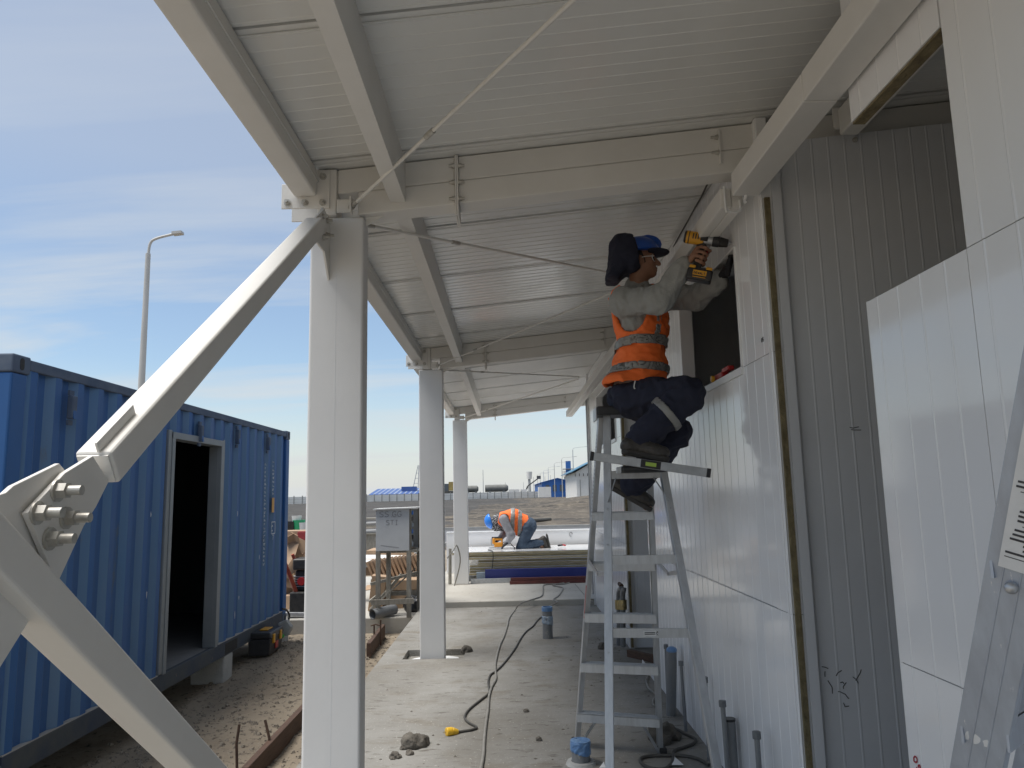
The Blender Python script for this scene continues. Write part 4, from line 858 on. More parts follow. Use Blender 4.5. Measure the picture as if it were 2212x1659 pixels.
# ================================================================== people: smooth bodies grown from distance fields
def smin(a, b, k):
    if k <= 0: return np.minimum(a, b)
    h = np.clip(.5+.5*(b-a)/k, 0, 1); return b*(1-h)+a*h-k*h*(1-h)
class Field:
    def __init__(s, lo, hi, h):
        s.lo = np.array(lo, 'f'); s.h = h; s.n = np.ceil((np.array(hi)-s.lo)/h).astype(int)+1; s.D = np.full(s.n, .25, 'f')
        s.ax = [(s.lo[i]+np.arange(s.n[i])*h).astype('f') for i in range(3)]
    def _blk(s, lo, hi):
        a = np.clip(np.floor((np.array(lo)-s.lo)/s.h).astype(int), 0, s.n); b = np.clip(np.ceil((np.array(hi)-s.lo)/s.h).astype(int)+1, 0, s.n)
        sl = tuple(slice(a[i], b[i]) for i in range(3)); return sl, s.ax[0][sl[0]][:, None, None], s.ax[1][sl[1]][None, :, None], s.ax[2][sl[2]][None, None, :]
    def _in(s, sl, d, k, sub):
        if 0 in s.D[sl].shape: return
        s.D[sl] = smin(s.D[sl], d, k) if not sub else -smin(-s.D[sl], d, k)
    def cap(s, a, b, r0, r1=None, k=.02, sub=False, flat=None):
        """tapered capsule; flat=(axis vector, factor) squashes the section along that axis"""
        r1 = r0 if r1 is None else r1; a = np.array(a, 'f'); b = np.array(b, 'f'); R = max(r0, r1)+k+.10
        sl, X, Y, Z = s._blk(np.minimum(a, b)-R, np.maximum(a, b)+R); ab = b-a; l2 = max(float(ab@ab), 1e-9)
        px, py, pz = X-a[0], Y-a[1], Z-a[2]; t = np.clip((px*ab[0]+py*ab[1]+pz*ab[2])/l2, 0, 1)
        qx, qy, qz = px-t*ab[0], py-t*ab[1], pz-t*ab[2]
        if flat is not None:
            f = np.array(flat[0], 'f'); f /= np.linalg.norm(f); dd = qx*f[0]+qy*f[1]+qz*f[2]; e = (1/flat[1]-1)*dd; qx, qy, qz = qx+e*f[0], qy+e*f[1], qz+e*f[2]
        s._in(sl, np.sqrt(qx*qx+qy*qy+qz*qz)-(r0+(r1-r0)*t), k, sub); return s
    def ell(s, c, ax, r, k=.02, sub=False):
        """ellipsoid: centre, three axes (rows), radii"""
        c = np.array(c, 'f'); R = max(r)+k+.10; sl, X, Y, Z = s._blk(c-R, c+R); A = [np.array(v, 'f')/np.linalg.norm(v) for v in ax]
        p = [(X-c[0])*v[0]+(Y-c[1])*v[1]+(Z-c[2])*v[2] for v in A]
        k0 = np.sqrt(sum((p[i]/r[i])**2 for i in range(3))); k1 = np.sqrt(sum((p[i]/r[i]**2)**2 for i in range(3)))+1e-6
        s._in(sl, k0*(k0-1)/k1, k, sub); return s
    def copy(s):
        o = Field.__new__(Field); o.lo, o.h, o.n, o.ax = s.lo, s.h, s.n, s.ax; o.D = s.D.copy(); return o
    def plane(s, c, n):
        """keep the side the normal points away from"""
        n = np.array(n, 'f'); n /= np.linalg.norm(n); X, Y, Z = s.ax[0][:, None, None], s.ax[1][None, :, None], s.ax[2][None, None, :]
        return (X-c[0])*n[0]+(Y-c[1])*n[1]+(Z-c[2])*n[2]
    def mesh(s, name, mats, parent=None, fold=0, fscale=14, seed=0, smooth=2, fdir=None, matfn=None):
        D = s.D; neg = D < 0; nx, ny, nz = D.shape
        c = np.zeros((nx-1, ny-1, nz-1), 'i1')
        for i in (0, 1):
            for j in (0, 1):
                for k in (0, 1): c += neg[i:nx-1+i, j:ny-1+j, k:nz-1+k]
        ci = np.argwhere((c > 0) & (c < 8)); idx = np.full(c.shape, -1, 'i4'); idx[tuple(ci.T)] = np.arange(len(ci))
        acc = np.zeros((len(ci), 3)); cnt = np.zeros(len(ci)); cor = [(i, j, k) for i in (0, 1) for j in (0, 1) for k in (0, 1)]
        for a in cor:
            for ax_ in range(3):
                if a[ax_]: continue
                b = list(a); b[ax_] = 1; da = D[ci[:, 0]+a[0], ci[:, 1]+a[1], ci[:, 2]+a[2]]; db = D[ci[:, 0]+b[0], ci[:, 1]+b[1], ci[:, 2]+b[2]]
                m = (da < 0) != (db < 0); t = np.where(m, da/(da-db+1e-12), 0); p = np.array(a, float)[None, :].repeat(len(ci), 0); p[:, ax_] = t; acc[m] += p[m]; cnt[m] += 1
        V = (ci+acc/np.maximum(cnt, 1)[:, None])*s.h+s.lo
        F = []
        for ax_ in range(3):
            sl0 = [slice(1, -1)]*3; sl0[ax_] = slice(0, -1); sl1 = list(sl0); sl1[ax_] = slice(1, None)
            a, b = neg[tuple(sl0)], neg[tuple(sl1)]; o = np.array([1, 1, 1]); o[ax_] = 0; u, w = [(1, 2), (2, 0), (0, 1)][ax_]
            for flip, msk in ((False, a & ~b), (True, ~a & b)):
                e = np.argwhere(msk)+o
                if not len(e): continue
                e1 = e.copy(); e1[:, u] -= 1; e2 = e1.copy(); e2[:, w] -= 1; e3 = e.copy(); e3[:, w] -= 1
                q = np.stack([idx[tuple(x.T)] for x in (e, e1, e2, e3)], 1); q = q[(q >= 0).all(1)]; F.append(q[:, ::-1] if flip else q)
        F = np.concatenate(F) if F else np.zeros((0, 4), int)
        # Laplacian smoothing
        E = np.concatenate([F[:, [i, (i+1) % 4]] for i in range(4)])
        for _ in range(smooth):
            a2 = np.zeros_like(V); n2 = np.zeros(len(V)); np.add.at(a2, E[:, 0], V[E[:, 1]]); np.add.at(n2, E[:, 0], 1); V = np.where(n2[:, None] > 0, V*.5+.5*a2/np.maximum(n2, 1)[:, None], V)
        me = bpy.data.meshes.new(name); me.from_pydata(V.tolist(), [], F.tolist()); me.update(); setmat(me, mats)
        if fold:
            no = np.empty(len(V)*3, 'f'); me.vertex_normals.foreach_get('vector', no); no = no.reshape(-1, 3); f = np.array(fdir if fdir is not None else (1, 1, 1), float)
            d = np.array([mnoise.noise(Vector((x*fscale*f[0]+seed, y*fscale*f[1], z*fscale*f[2]))) + .5*mnoise.noise(Vector((x*fscale*2.3*f[0], y*fscale*2.3*f[1]+seed, z*fscale*2.3*f[2]))) for x, y, z in V])
            d = 1-2*np.abs(d)                                     # ridged: folds rather than bumps
            V2 = V+no*(d*fold)[:, None]; me.vertices.foreach_set('co', V2.astype('f').ravel()); me.update()
        me.polygons.foreach_set('use_smooth', [True]*len(me.polygons))
        if matfn is not None:
            ctr = V[F].mean(1); me.polygons.foreach_set('material_index', matfn(ctr).astype('i4'))
        return link(name, me, parent)
nv = lambda v: np.array(v, float)/np.linalg.norm(v)

# ------------------------------------------------------------------ the worker on the ladder
J = lambda u, v, y: np.array(ony(u, v, y))
root = thing('person', 'worker in orange vest and dark hooded helmet sitting atop the ladder, drilling', 'person', tuple(J(1380, 880, 4.6)))
fT = nv((.82, -.57, 0)); rT = nv((-.57, -.82, 0)); upT = nv((.02, 0, 1))
pel = J(1378, 850, 4.60); bel = J(1383, 790, 4.57); che = J(1386, 700, 4.52); nek = J(1376, 628, 4.52)
shR = J(1346, 652, 4.35); elR = J(1424, 648, 4.13); wrR = J(1482, 574, 4.04); shL = J(1428, 642, 4.68); elL = J(1506, 642, 4.46); wrL = J(1556, 603, 4.16)
hipR = J(1372, 858, 4.52); knR = J(1484, 853, 4.24); anR = J(1373, 958, 4.28); hipL = J(1388, 862, 4.72); knL = J(1455, 935, 4.44); anL = J(1362, 1055, 4.70)
hc = J(1383, 566, 4.50); hf = nv((.985, -.08, .10)); hr = nv(np.cross(hf, (0, 0, 1))); hu = nv(np.cross(hr, hf))
def H(f, s, u): return hc+hf*f+hr*s+hu*u            # s > 0 is the person's right (camera side)
def torso(F, g=0.0, k=.06):
    F.ell(pel, (fT, rT, upT), (.145+g, .175+g, .12+g), k); F.ell(bel, (fT, rT, upT), (.135+g, .165+g, .15+g), k); F.ell(che, (fT, rT, upT), (.130+g, .180+g, .17+g), k)
    F.cap(shR+(nek-shR)*.05, shL+(nek-shL)*.05, .070+g, None, k); F.ell((che+nek)/2, (fT, rT, upT), (.105+g, .165+g, .11+g), k); return F
def arm(F, a, b, c, r0, r1, r2, k=.03): F.cap(a, b, r0, r1, k); F.cap(b, c, r1, r2, k); return F
def hand(F, wr, kn, sides, up_, fingers, thumb, k=.008, fat=1.0):
    """wrist, knuckle row centre, sideways axis, list of finger polylines"""
    mid = (wr+kn)/2
    for s_ in (-.024, -.008, .008, .024): F.cap(wr+sides*s_*.6, kn+sides*s_, .014*fat, .0125*fat, .012)
    for pl, r in fingers:
        for i in range(len(pl)-1): F.cap(pl[i], pl[i+1], (r-.0006*i)*fat, (r-.0006*(i+1))*fat, k)
    for i in range(len(thumb)-1): F.cap(thumb[i], thumb[i+1], (.0115-.001*i)*fat, (.0110-.001*i)*fat, .010)
# right hand round the drill grip (drill frame defined here so that the fingers close on it)
dp0, dp1 = J(1480, 511, 3.98), J(1583.5, 527.5, 3.925); dax = nv(dp1-dp0); dup = nv(np.array((0, 0, 1))-dax*dax[2]); dsd = nv(np.cross(dup, dax))   # dsd points away from the camera
gtop = J(1519, 537, 3.98); gbot = J(1506, 574, 3.98); gax = nv(gbot-gtop)
def gp(t, f, s): return gtop+(gbot-gtop)*t+nv(dax-gax*(dax@gax))*f+dsd*s
fr_ = []
for i, t in enumerate((.02, .30, .56, .82)):
    fr_.append(([gp(t, -.012, -.034), gp(t+.02, .016, -.034), gp(t+.03, .040 if i == 0 else .033, -.010), gp(t+.04, .034 if i == 0 else .028, .018), gp(t+.05, .006, .030)], .0105))
th_ = [gp(.25, -.040, .005), gp(.05, -.030, .024), gp(.02, .004, .034)]
bodyF = Field((.28, 3.82, 1.32), (1.34, 4.95, 3.25), .0065)
torso(bodyF, -.02); arm(bodyF, shR, elR, wrR, .048, .040, .028); arm(bodyF, shL, elL, wrL, .048, .040, .028)
for (a, b, c, s) in ((hipR, knR, anR, 0), (hipL, knL, anL, 1)): bodyF.cap(a, b, .075, .055, .05); bodyF.cap(b, c, .052, .038, .04)
bodyF.cap(anR, J(1428, 990, 4.24), .036, .032, .03); bodyF.cap(anL, J(1398, 1092, 4.66), .036, .032, .03)
bodyF.cap(nek+upT*-.02, hc+hf*-.02+hu*-.075, .062, .055, .03)
# head
bodyF.ell(H(-.012, 0, .025), (hf, hr, hu), (.098, .076, .100), .02); bodyF.ell(H(.028, 0, -.045), (hf, hr, hu), (.062, .056, .066), .03); bodyF.ell(H(.062, 0, -.088), (hf, hr, hu), (.026, .028, .020), .02)
bodyF.cap(H(.090, 0, .012), H(.112, 0, -.030), .010, .0145, .012); bodyF.cap(H(.070, -.034, .026), H(.070, .034, .026), .014, None, .02)
bodyF.ell(H(.088, 0, -.056), (hf, hr, hu), (.012, .022, .007), .006); bodyF.ell(H(.085, 0, -.070), (hf, hr, hu), (.012, .019, .007), .006)
bodyF.ell(H(.070, .032, .002), (hf, hr, hu), (.010, .016, .010), .008, sub=True); bodyF.ell(H(.070, -.032, .002), (hf, hr, hu), (.010, .016, .010), .008, sub=True)
for s_ in (-1, 1): bodyF.ell(H(-.010, .076*s_, -.010), (nv(hf*.94+hr*.3*s_), nv(hr-hf*.3), hu), (.018, .008, .032), .006); bodyF.cap(H(.05, .042*s_, -.02), H(.045, .040*s_, -.025), .020, .018, .02)
hand(bodyF, wrR, gp(.35, -.030, -.022), nv(gax), None, fr_, th_)
glk = J(1573, 577, 4.06); glu = nv(np.array((.10, -.18, 1)))
gs = nv(np.array((.25, 1, .10)))
def gfing(i): b0 = glk+gs*(-.033+.022*i); L_ = (.060, .074, .070, .056)[3-i]; return [b0, b0+glu*L_*.5+np.array((.010, 0, 0)), b0+glu*L_+np.array((.004, -.012, 0))]
lf = [(gfing(i), .0100) for i in range(4)]; lt = [glk+gs*-.030-glu*.045, glk+gs*-.058-glu*.012, glk+gs*-.066+glu*.022]
hand(bodyF, wrL, glk, gs, None, lf, lt)
body = bodyF.mesh('body', 'skin', root, smooth=2)
# shirt: torso shell plus loose sleeves, open at neck and wrists
sf = Field((.28, 3.9, 1.95), (1.30, 4.95, 2.98), .0075)
torso(sf, .004); arm(sf, shR, elR, elR+(wrR-elR)*.97, .078, .070, .050, .04); arm(sf, shL, elL, elL+(wrL-elL)*.97, .078, .068, .050, .04)
for (w, e) in ((wrR, elR), (wrL, elL)): sf.cap(w+(e-w)*.02, w+(e-w)*.20, .046, .048, .012); sf.cap(w+(e-w)*.24, w+(e-w)*.30, .060, .060, .02)
sf.cap(nek, nek+upT*.035, .070, .064, .03)
sf.D = np.maximum(sf.D, -sf.plane(J(1345, 848, 4.5), (.12, 0, 1)))
sf.mesh('shirt', 'shirt_grey', root, fold=.011, fscale=8.5, seed=3, smooth=2, fdir=(1.7, 1, .9))
# vest: shell over the shirt with big arm holes and open neck
vt = Field((.30, 4.1, 1.95), (1.15, 4.98, 2.95), .0075); torso(vt, .016, .07)
vt.ell(J(1352, 828, 4.52), (fT, rT, upT), (.13, .15, .05), .05)
base = vt.copy()
shell = np.abs(vt.D-.002)-.0065
cut = vt.copy(); cut.D[:] = .25
for (a, b, m_) in ((shR, elR, -1), (shL, elL, 1)):
    o_ = shR-rT*-.0 if m_ < 0 else shL
    cut.ell(o_+(rT if m_ < 0 else -rT)*.06+(fT*.035 if m_ < 0 else 0)+np.array((.0, 0, -.045)), (fT, rT, upT), ((.145, .17, .165) if m_ < 0 else (.115, .15, .15)), .02)
cut.ell(nek+fT*.06+upT*.03, (fT, rT, upT), (.13, .10, .12), .02); cut.ell(nek+upT*.05, (fT, rT, upT), (.10, .10, .07), .02)
cut.ell(shR*.62+nek*.38+upT*.05+fT*.05, (fT, rT, upT), (.11, .09, .10), .02); D0 = np.maximum(shell, -cut.D); hem = -vt.plane(J(1350, 832, 4.55), (0, 0, 1))
vt.D = np.maximum(D0, hem)
vest = vt.mesh('vest', 'orange_vest', root, fold=.010, fscale=8, seed=8, smooth=2, fdir=(1, 1, 1.7))
def band(name, c, n, half, off=.019):
    g = base.copy(); g.D = np.maximum(np.abs(base.D-off)-.0035, np.abs(g.plane(c, n))-half); g.D = np.maximum(g.D, -cut.D-.003); g.D = np.maximum(g.D, hem); return g.mesh(name, 'reflective_tape', vest, smooth=1, fold=.005, fscale=8, seed=8, fdir=(1, 1, 1.7))
band('reflective_band', J(1385, 743, 4.5), (-.05, .05, 1), .026); band('reflective_band', J(1385, 797, 4.5), (.0, .05, 1), .024)
g = base.copy(); pv = g.plane(che+rT*.075, rT); g.D = np.maximum(np.maximum(np.abs(base.D-.0145)-.0035, np.abs(pv)-.024), -g.plane(J(1385, 740, 4.5), (0, 0, 1))); g.D = np.maximum(np.maximum(g.D, -cut.D-.003), -g.plane(che, fT)); g.mesh('reflective_brace', 'reflective_tape', vest, smooth=1)
# trousers
tf = Field((.30, 4.02, 1.36), (1.25, 4.98, 2.42), .008); tf.ell(pel, (fT, rT, upT), (.168, .192, .125), .05); tf.ell(pel-np.array((.02, 0, .035)), ((1, 0, 0), (0, 1, 0), (0, 0, 1)), (.15, .20, .105), .05)
for (a, b, c, e) in ((hipR, knR, anR, .05), (hipL, knL, anL, .05)): tf.cap(a, b, .112, .093, .05); tf.cap(b, c+(b-c)*.06, .093, .076, .03)
tf.D = np.maximum(tf.D, tf.plane(J(1385, 826, 4.6), (-.22, 0, 1)))
trs = tf.mesh('trousers', 'navy_cloth', root, fold=.015, fscale=7.5, seed=5, smooth=2, fdir=(1.3, 1, 1.3))
g = Field((.5, 4.0, 1.6), (1.25, 4.6, 2.3), .0075); g.cap(knR, anR, .093, .076, .03); ra = nv(anR-knR); g.D = np.maximum(np.abs(g.D-.018)-.006, np.abs(g.plane(knR+(anR-knR)*.40, ra+np.array((-.12, 0, 0))))-.022); g.mesh('reflective_band', 'reflective_tape', trs, smooth=1)
p = J(1384, 828, 4.40); b = MB(); b.obox(p, (1, 0, .4), (0, 1, 0), (-.4, 0, 1), (.055, .02, .085)); b.build('belt_pouch', 'helmet_blue', trs, bevel=.008)
b = MB(); b.tube(curve_pts([J(1372, 822, 4.385), J(1370, 838, 4.385), J(1380, 843, 4.385), J(1390, 842, 4.385)], 4), .004); b.build('pouch_edge', 'paper_label', trs, smooth=True)
# boots
def boot(an, heel, toe, kdir, parent):
    ax_ = nv(toe-heel); sd_ = nv(np.cross(ax_, (0, 0, 1))); up2 = nv(np.cross(sd_, ax_)); lo = np.minimum(np.minimum(heel, toe), an)-.13; hi = np.maximum(np.maximum(heel, toe), an)+.16
    f = Field(lo, hi, .0065); f.cap(an+kdir*.07, an, .056, .050, .02); f.cap(an, heel+up2*.030+ax_*.02, .052, .042, .03); f.cap(heel+up2*.036+ax_*.03, toe+up2*.030-ax_*.03, .044, .040, .03, flat=(up2, .85)); f.cap(an+ax_*.02, toe+up2*.02-ax_*.07, .048, .040, .04)
    f.D = np.maximum(f.D, -f.plane(heel+up2*.004, up2)); o = f.mesh('boot', 'leather', parent, fold=.003, fscale=24, smooth=2)
    g = Field(lo, hi, .0065); g.cap(heel+ax_*.03, toe-ax_*.03, .046, .045, .02); g.D = np.maximum(np.maximum(g.D, g.plane(heel+up2*.010, up2)), -g.plane(heel-up2*.022, up2)); g.mesh('sole', 'sole', o, smooth=1)
    b = MB()
    for t_ in (.45, .55, .65, .75):
        c_ = heel+(toe-heel)*t_+up2*(.118-.075*t_); b.tube([c_-sd_*.028, c_+up2*.006, c_+sd_*.028], .0032, 6)
    b.build('laces', 'cable_dark', o, smooth=True)
boot(anR, J(1348, 974, 4.25), J(1441, 991, 4.21), nv(knR-anR), root); boot(anL, J(1321, 1050, 4.72), J(1405, 1098, 4.66), nv(knL-anL), root)
# helmet, hood, spectacles, glove, hair
hl = Field(tuple(hc-.24), tuple(hc+.26), .006); hl.ell(H(-.012, 0, .045), (hf, hr, hu), (.140, .115, .118), .01); hl.D = np.maximum(hl.D, -hl.plane(H(0, 0, .052), hu+hf*.10)); hl.ell(H(.055, 0, .100), (hf, hr, hu), (.095, .016, .070), .02)
hl.D = np.maximum(hl.D, -hl.plane(H(0, 0, .050), hu)); hel = hl.mesh('helmet', 'helmet_blue', root, smooth=2)
vz = Field(tuple(hc-.24), tuple(hc+.28), .006); vz.ell(H(.075, 0, .046), (nv(hf-hu*.10), hr, nv(hu+hf*.10)), (.115, .098, .018), .0); vz.D = np.maximum(vz.D, vz.plane(H(.05, 0, .0), -hf)); vz.mesh('visor', 'navy_hood', hel, smooth=2)
b = MB(); b.obox(H(.094, .03, .072), hf, hr, hu, (.03, .05, .022)); b.build('lamp_clip', 'galvanised', hel, bevel=.006)
hd = Field(tuple(hc-np.array((.34, .22, .24))), tuple(hc+np.array((.20, .22, .26))), .007)
hd.ell(H(-.045, 0, .052), (hf, hr, hu), (.126, .128, .126), .02); hd.ell(H(-.110, 0, .118), (hf, hr, hu), (.058, .085, .062), .03)
hd.cap(H(-.095, 0, .075), H(-.185, 0, -.085), .105, .060, .05, flat=(hf, .70)); hd.cap(H(-.09, .05, .02), H(-.19, .075, -.09), .055, .034, .04); hd.cap(H(-.09, -.05, .02), H(-.19, -.075, -.09), .055, .034, .04); hd.cap(H(-.03, .072, .03), H(-.055, .080, -.055), .030, .022, .03); hd.cap(H(-.03, -.072, .03), H(-.055, -.080, -.055), .030, .022, .03)
hd.D = np.maximum(hd.D, hd.plane(H(-.022, 0, .05), nv(hf+hu*.06))); hd.D = np.maximum(hd.D, -hd.plane(H(-.12, 0, -.112), hu+hf*.18)); hd.mesh('hood', 'navy_hood', root, fold=.006, fscale=11, seed=2, smooth=3)
hh = Field(tuple(hc-.2), tuple(hc+.2), .006); hh.ell(H(-.016, 0, .020), (hf, hr, hu), (.104, .081, .102), .01); hh.D = np.maximum(hh.D, hh.plane(H(.022, 0, 0), nv(hf+hu*.25))); hh.D = np.maximum(hh.D, -hh.plane(H(-.05, 0, -.055), hu)); hh.ell(H(-.008, .078, -.014), (hf, hr, hu), (.024, .03, .036), .0, sub=True); hh.mesh('hair', 'hair', root, smooth=2)
b = MB()
for s_ in (-1, 1):
    ring = [H(.094-.02*abs(.030*cos(g)+.034*s_)/.06*1.2, .034*s_+.030*cos(g), .004+.021*sin(g)) for g in [2*pi*i/16 for i in range(17)]]; b.tube(ring, .0016, 5); b.tube([H(.082, .062*s_, .008), H(.03, .079*s_, .008), H(-.01, .080*s_, .004)], .0022, 5)
gl = b.build('spectacles', 'trim_white', root, smooth=True)
for s_ in (-1, 1):
    b = MB(); b._add([H(.094-.02*abs(.030*cos(g)+.034*s_)/.06*1.2, .034*s_+.028*cos(g), .004+.019*sin(g)) for g in [2*pi*i/16 for i in range(16)]], [list(range(16))]); b.build('spectacle_lens', 'clear_plastic', gl)
    b = MB(); b.sphere(H(.068, .032*s_, .003), .0115, 10, 8); ey = b.build('eye', 'paper_label', root, smooth=True); b = MB(); b.sphere(H(.0765, .032*s_+.001, .004), .0048, 8, 6); b.build('iris', 'ink', ey, smooth=True)
    b = MB(); b.tube(curve_pts([H(.080, .014*s_, .022), H(.081, .032*s_, .028), H(.070, .050*s_, .022)], 3), .0038, 6); b.build('eyebrow', 'hair', root, smooth=True)
gf = Field((.95, 3.85, 2.55), (1.34, 4.4, 3.0), .005)
for s_ in (-.024, -.008, .008, .024): gf.cap(wrL+gs*s_*.6, glk+gs*s_, .020, .0175, .012)
for pl, r in lf:
    for i in range(len(pl)-1): gf.cap(pl[i], pl[i+1], .0140, .0130, .008)
for i in range(len(lt)-1): gf.cap(lt[i], lt[i+1], .0155, .014, .010)
gf.cap(wrL+(elL-wrL)*.10, wrL, .038, .032, .02); gf.mesh('glove', 'glove', root, fold=.002, fscale=40, smooth=2)

# ------------------------------------------------------------------ cordless drill
V3 = lambda a: Vector([float(x) for x in a])
dr_ = thing('cordless_drill', 'yellow and black cordless drill held against the wall by the window', 'drill', tuple(V3(gbot)))
def dcyl(t0, t1, r0, r1, name, mat, par=dr_, n=20, bev=.002): b = MB(); L_ = np.linalg.norm(dp1-dp0); b.cyl(V3(dp0+dax*L_*t0), V3(dp0+dax*L_*t1), r0, r1, n); return b.build(name, mat, par, bevel=bev, smooth=True)
mot = dcyl(.02, .40, .036, .034, 'motor_housing', 'tool_yellow', bev=.006); dcyl(-.02, .12, .033, .037, 'rear_cap', 'black_plastic', bev=.008); dcyl(.40, .58, .031, .029, 'gear_case', 'galvanised'); dcyl(.58, .72, .031, .030, 'clutch_ring', 'black_plastic'); dcyl(.72, .90, .028, .022, 'chuck', 'black_rubber', bev=.004); dcyl(.90, .93, .016, .010, 'chuck_jaws', 'galvanised'); dcyl(.93, 1.0, .004, .0025, 'bit', 'galvanised', n=8, bev=0)
for k in range(3): b = MB(); c = dp0+dax*(.045+.014*k)-dsd*.0355; b.obox(V3(c), V3(dax), V3(dsd), V3(dup), (.006, .004, .030)); b.build('vent_slot', 'black_plastic', mot)
b = MB(); b.obox(V3(dp0+dax*.105-dsd*.034), V3(dax), V3(dsd), V3(dup), (.040, .006, .038)); b.build('rating_plate', 'black_plastic', mot, bevel=.001)
b = MB(); b.bar(V3(dp0+dax*.085+dup*-.02), V3(gtop), .046, .050, up=V3(dax)); b.bar(V3(gtop-gax*.01), V3(gbot+gax*.022), .040, .046, up=V3(dax)); b.build('grip', 'black_rubber', dr_, bevel=.010, seg=3)
b = MB(); b.bar(V3(gp(.0, .022, 0)), V3(gp(.28, .026, 0)), .016, .016, up=V3(dax)); b.build('trigger', 'tool_red', dr_, bevel=.004)
bc = J(1510.5, 596, 3.985); b = MB(); b.obox(V3(bc+gax*-.030), V3(dax), V3(dsd), V3(dup), (.112, .062, .024)); b.build('battery_shoe', 'tool_red' if False else 'black_plastic', dr_, bevel=.006)
b = MB(); b.obox(V3(bc), V3(dax), V3(dsd), V3(dup), (.137, .076, .066)); bt = b.build('battery', 'black_plastic', dr_, bevel=.012, seg=3)
for s_ in (-1, 1): b = MB(); b.obox(V3(bc+dax*(.045*s_)+dup*.038-dsd*.012), V3(dax), V3(dsd), V3(dup), (.034, .06, .016)); b.build('battery_latch', 'tool_yellow', bt, bevel=.005)
b = MB(); b.obox(V3(bc-dsd*.0385+dup*.006), V3(dax), V3(dsd), V3(dup), (.074, .002, .028)); b.build('brand_plate', 'tool_yellow', bt)
glyph(bt, 'DEWALT', V3(bc-dsd*.0396+dup*-.0015-dax*.031), V3(dax), V3(dup), V3(-dsd), .0125*.86, .0026, 'ink')
b = MB(); b.obox(V3(bc-dsd*.0385-dup*.018), V3(dax), V3(dsd), V3(dup), (.070, .0015, .004)); b.build('print_line', 'tool_yellow', bt)

# ------------------------------------------------------------------ the kneeling worker on the panel stack
W2Y = 14.75
K2 = lambda x, y, dy=0: np.array(ony((1800+x*.2712)/1.80832, (1900+y*.2712)/1.80832, W2Y+dy))
root2 = thing('person', 'worker in orange vest and blue helmet kneeling on stacked panels with a jigsaw', 'person', tuple(K2(900, 905)))
s2R, s2L = K2(615, 470, -.19), K2(610, 480, .17); e2R, e2L = K2(725, 700, -.24), K2(640, 660, .24); w2R, w2L = K2(680, 800, -.22), K2(565, 745, .10)
h2R, h2L = K2(985, 590, -.10), K2(985, 590, .10); k2R, k2L = K2(868, 878, -.13), K2(880, 876, .15); a2R, a2L = K2(1135, 800, -.12), K2(1150, 805, .14); hc2 = K2(478, 520)
Xm, Yn, Zu = np.array((-1., 0, 0)), np.array((0, 1., 0)), np.array((0, 0, 1.))
bx = nv(K2(960, 520)-K2(610, 455))
def torso2(F, g=0): F.cap(K2(640, 470), K2(760, 440), .135+g, .150+g, .05, flat=(np.cross(bx, Yn), .85)); F.cap(K2(760, 470), K2(950, 540), .150+g, .140+g, .06, flat=(np.cross(bx, Yn), .88)); F.cap(s2R+Yn*.06, s2L-Yn*.06, .09+g, None, .05); F.cap(K2(720, 560), K2(860, 620), .11+g, .10+g, .08); return F
lo2, hi2 = np.array((-.35, 14.2, .50)), np.array((1.55, 15.3, 1.75))
f = Field(lo2, hi2, .011); torso2(f, -.02); arm(f, s2R, e2R, w2R, .05, .042, .03); arm(f, s2L, e2L, w2L, .05, .042, .03)
for (a, b_, c) in ((h2R, k2R, a2R), (h2L, k2L, a2L)): f.cap(a, b_, .085, .06, .05); f.cap(b_, c, .055, .045, .03); f.cap(c, c+np.array((.07, 0, -.16)), .04, .035, .02)
f.cap(K2(590, 470), hc2, .06, .055, .03); f.ell(hc2, (Xm, Yn, Zu), (.10, .08, .11), .02)
for (wr, tip) in ((w2R, K2(585, 880, -.2)), (w2L, K2(505, 800, .05))):
    d_ = nv(tip-wr); sd_ = nv(np.cross(d_, Xm)+Yn*.4)
    for i in range(4): f.cap(wr+sd_*(-.03+.02*i), wr+d_*(.10+.008*(i % 2))+sd_*(-.034+.0225*i), .016, .014, .008)
    for i in range(4): f.cap(wr+d_*.10+sd_*(-.034+.0225*i), wr+d_*(.155-.01*abs(i-1.5))+sd_*(-.036+.024*i)-Zu*.02, .0115, .010, .003)
    f.cap(wr+sd_*-.02, wr+d_*.08-sd_*.07, .014, .011, .01)
f.mesh('body', 'skin', root2)
f = Field(lo2, hi2, .011); torso2(f, 0); arm(f, s2R, e2R, w2R, .085, .072, .048, .04); arm(f, s2L, e2L, w2L, .085, .072, .048, .04); f.mesh('shirt', 'shirt_light', root2, fold=.007, fscale=6, seed=4)
v2 = Field(lo2, hi2, .010); torso2(v2, .018); b2 = v2.copy(); c2 = Field(lo2, hi2, .010); c2.ell(s2R+np.array((.02, -.06, -.05)), (Xm, Yn, Zu), (.115, .14, .17), .01); c2.ell(s2L+np.array((.02, .06, -.05)), (Xm, Yn, Zu), (.115, .14, .17), .01)
sh2 = np.maximum(np.maximum(np.abs(v2.D-.002)-.011, -c2.D), np.maximum(-v2.plane(K2(555, 420), bx), v2.plane(K2(985, 540), nv(bx+Zu*.35)))); v2.D = sh2
vst2 = v2.mesh('vest', 'orange_vest', root2, fold=.008, fscale=7, seed=6, smooth=2)
for (c_, w_) in ((K2(745, 480), .040), (K2(850, 520), .038)):
    g = b2.copy(); g.D = np.maximum(np.maximum(np.abs(b2.D-.016)-.008, np.abs(g.plane(c_, nv(bx+Zu*.15)))-w_), -c2.D-.004); g.D = np.maximum(g.D, -(g.plane(K2(700, 720), (0, 0, 1)))); g.mesh('reflective_band', 'reflective_tape', vst2, smooth=1, fold=.008, fscale=7, seed=6)
f = Field(lo2, hi2, .011); f.ell(K2(965, 560), (bx, Yn, np.cross(bx, Yn)), (.17, .185, .15), .05)
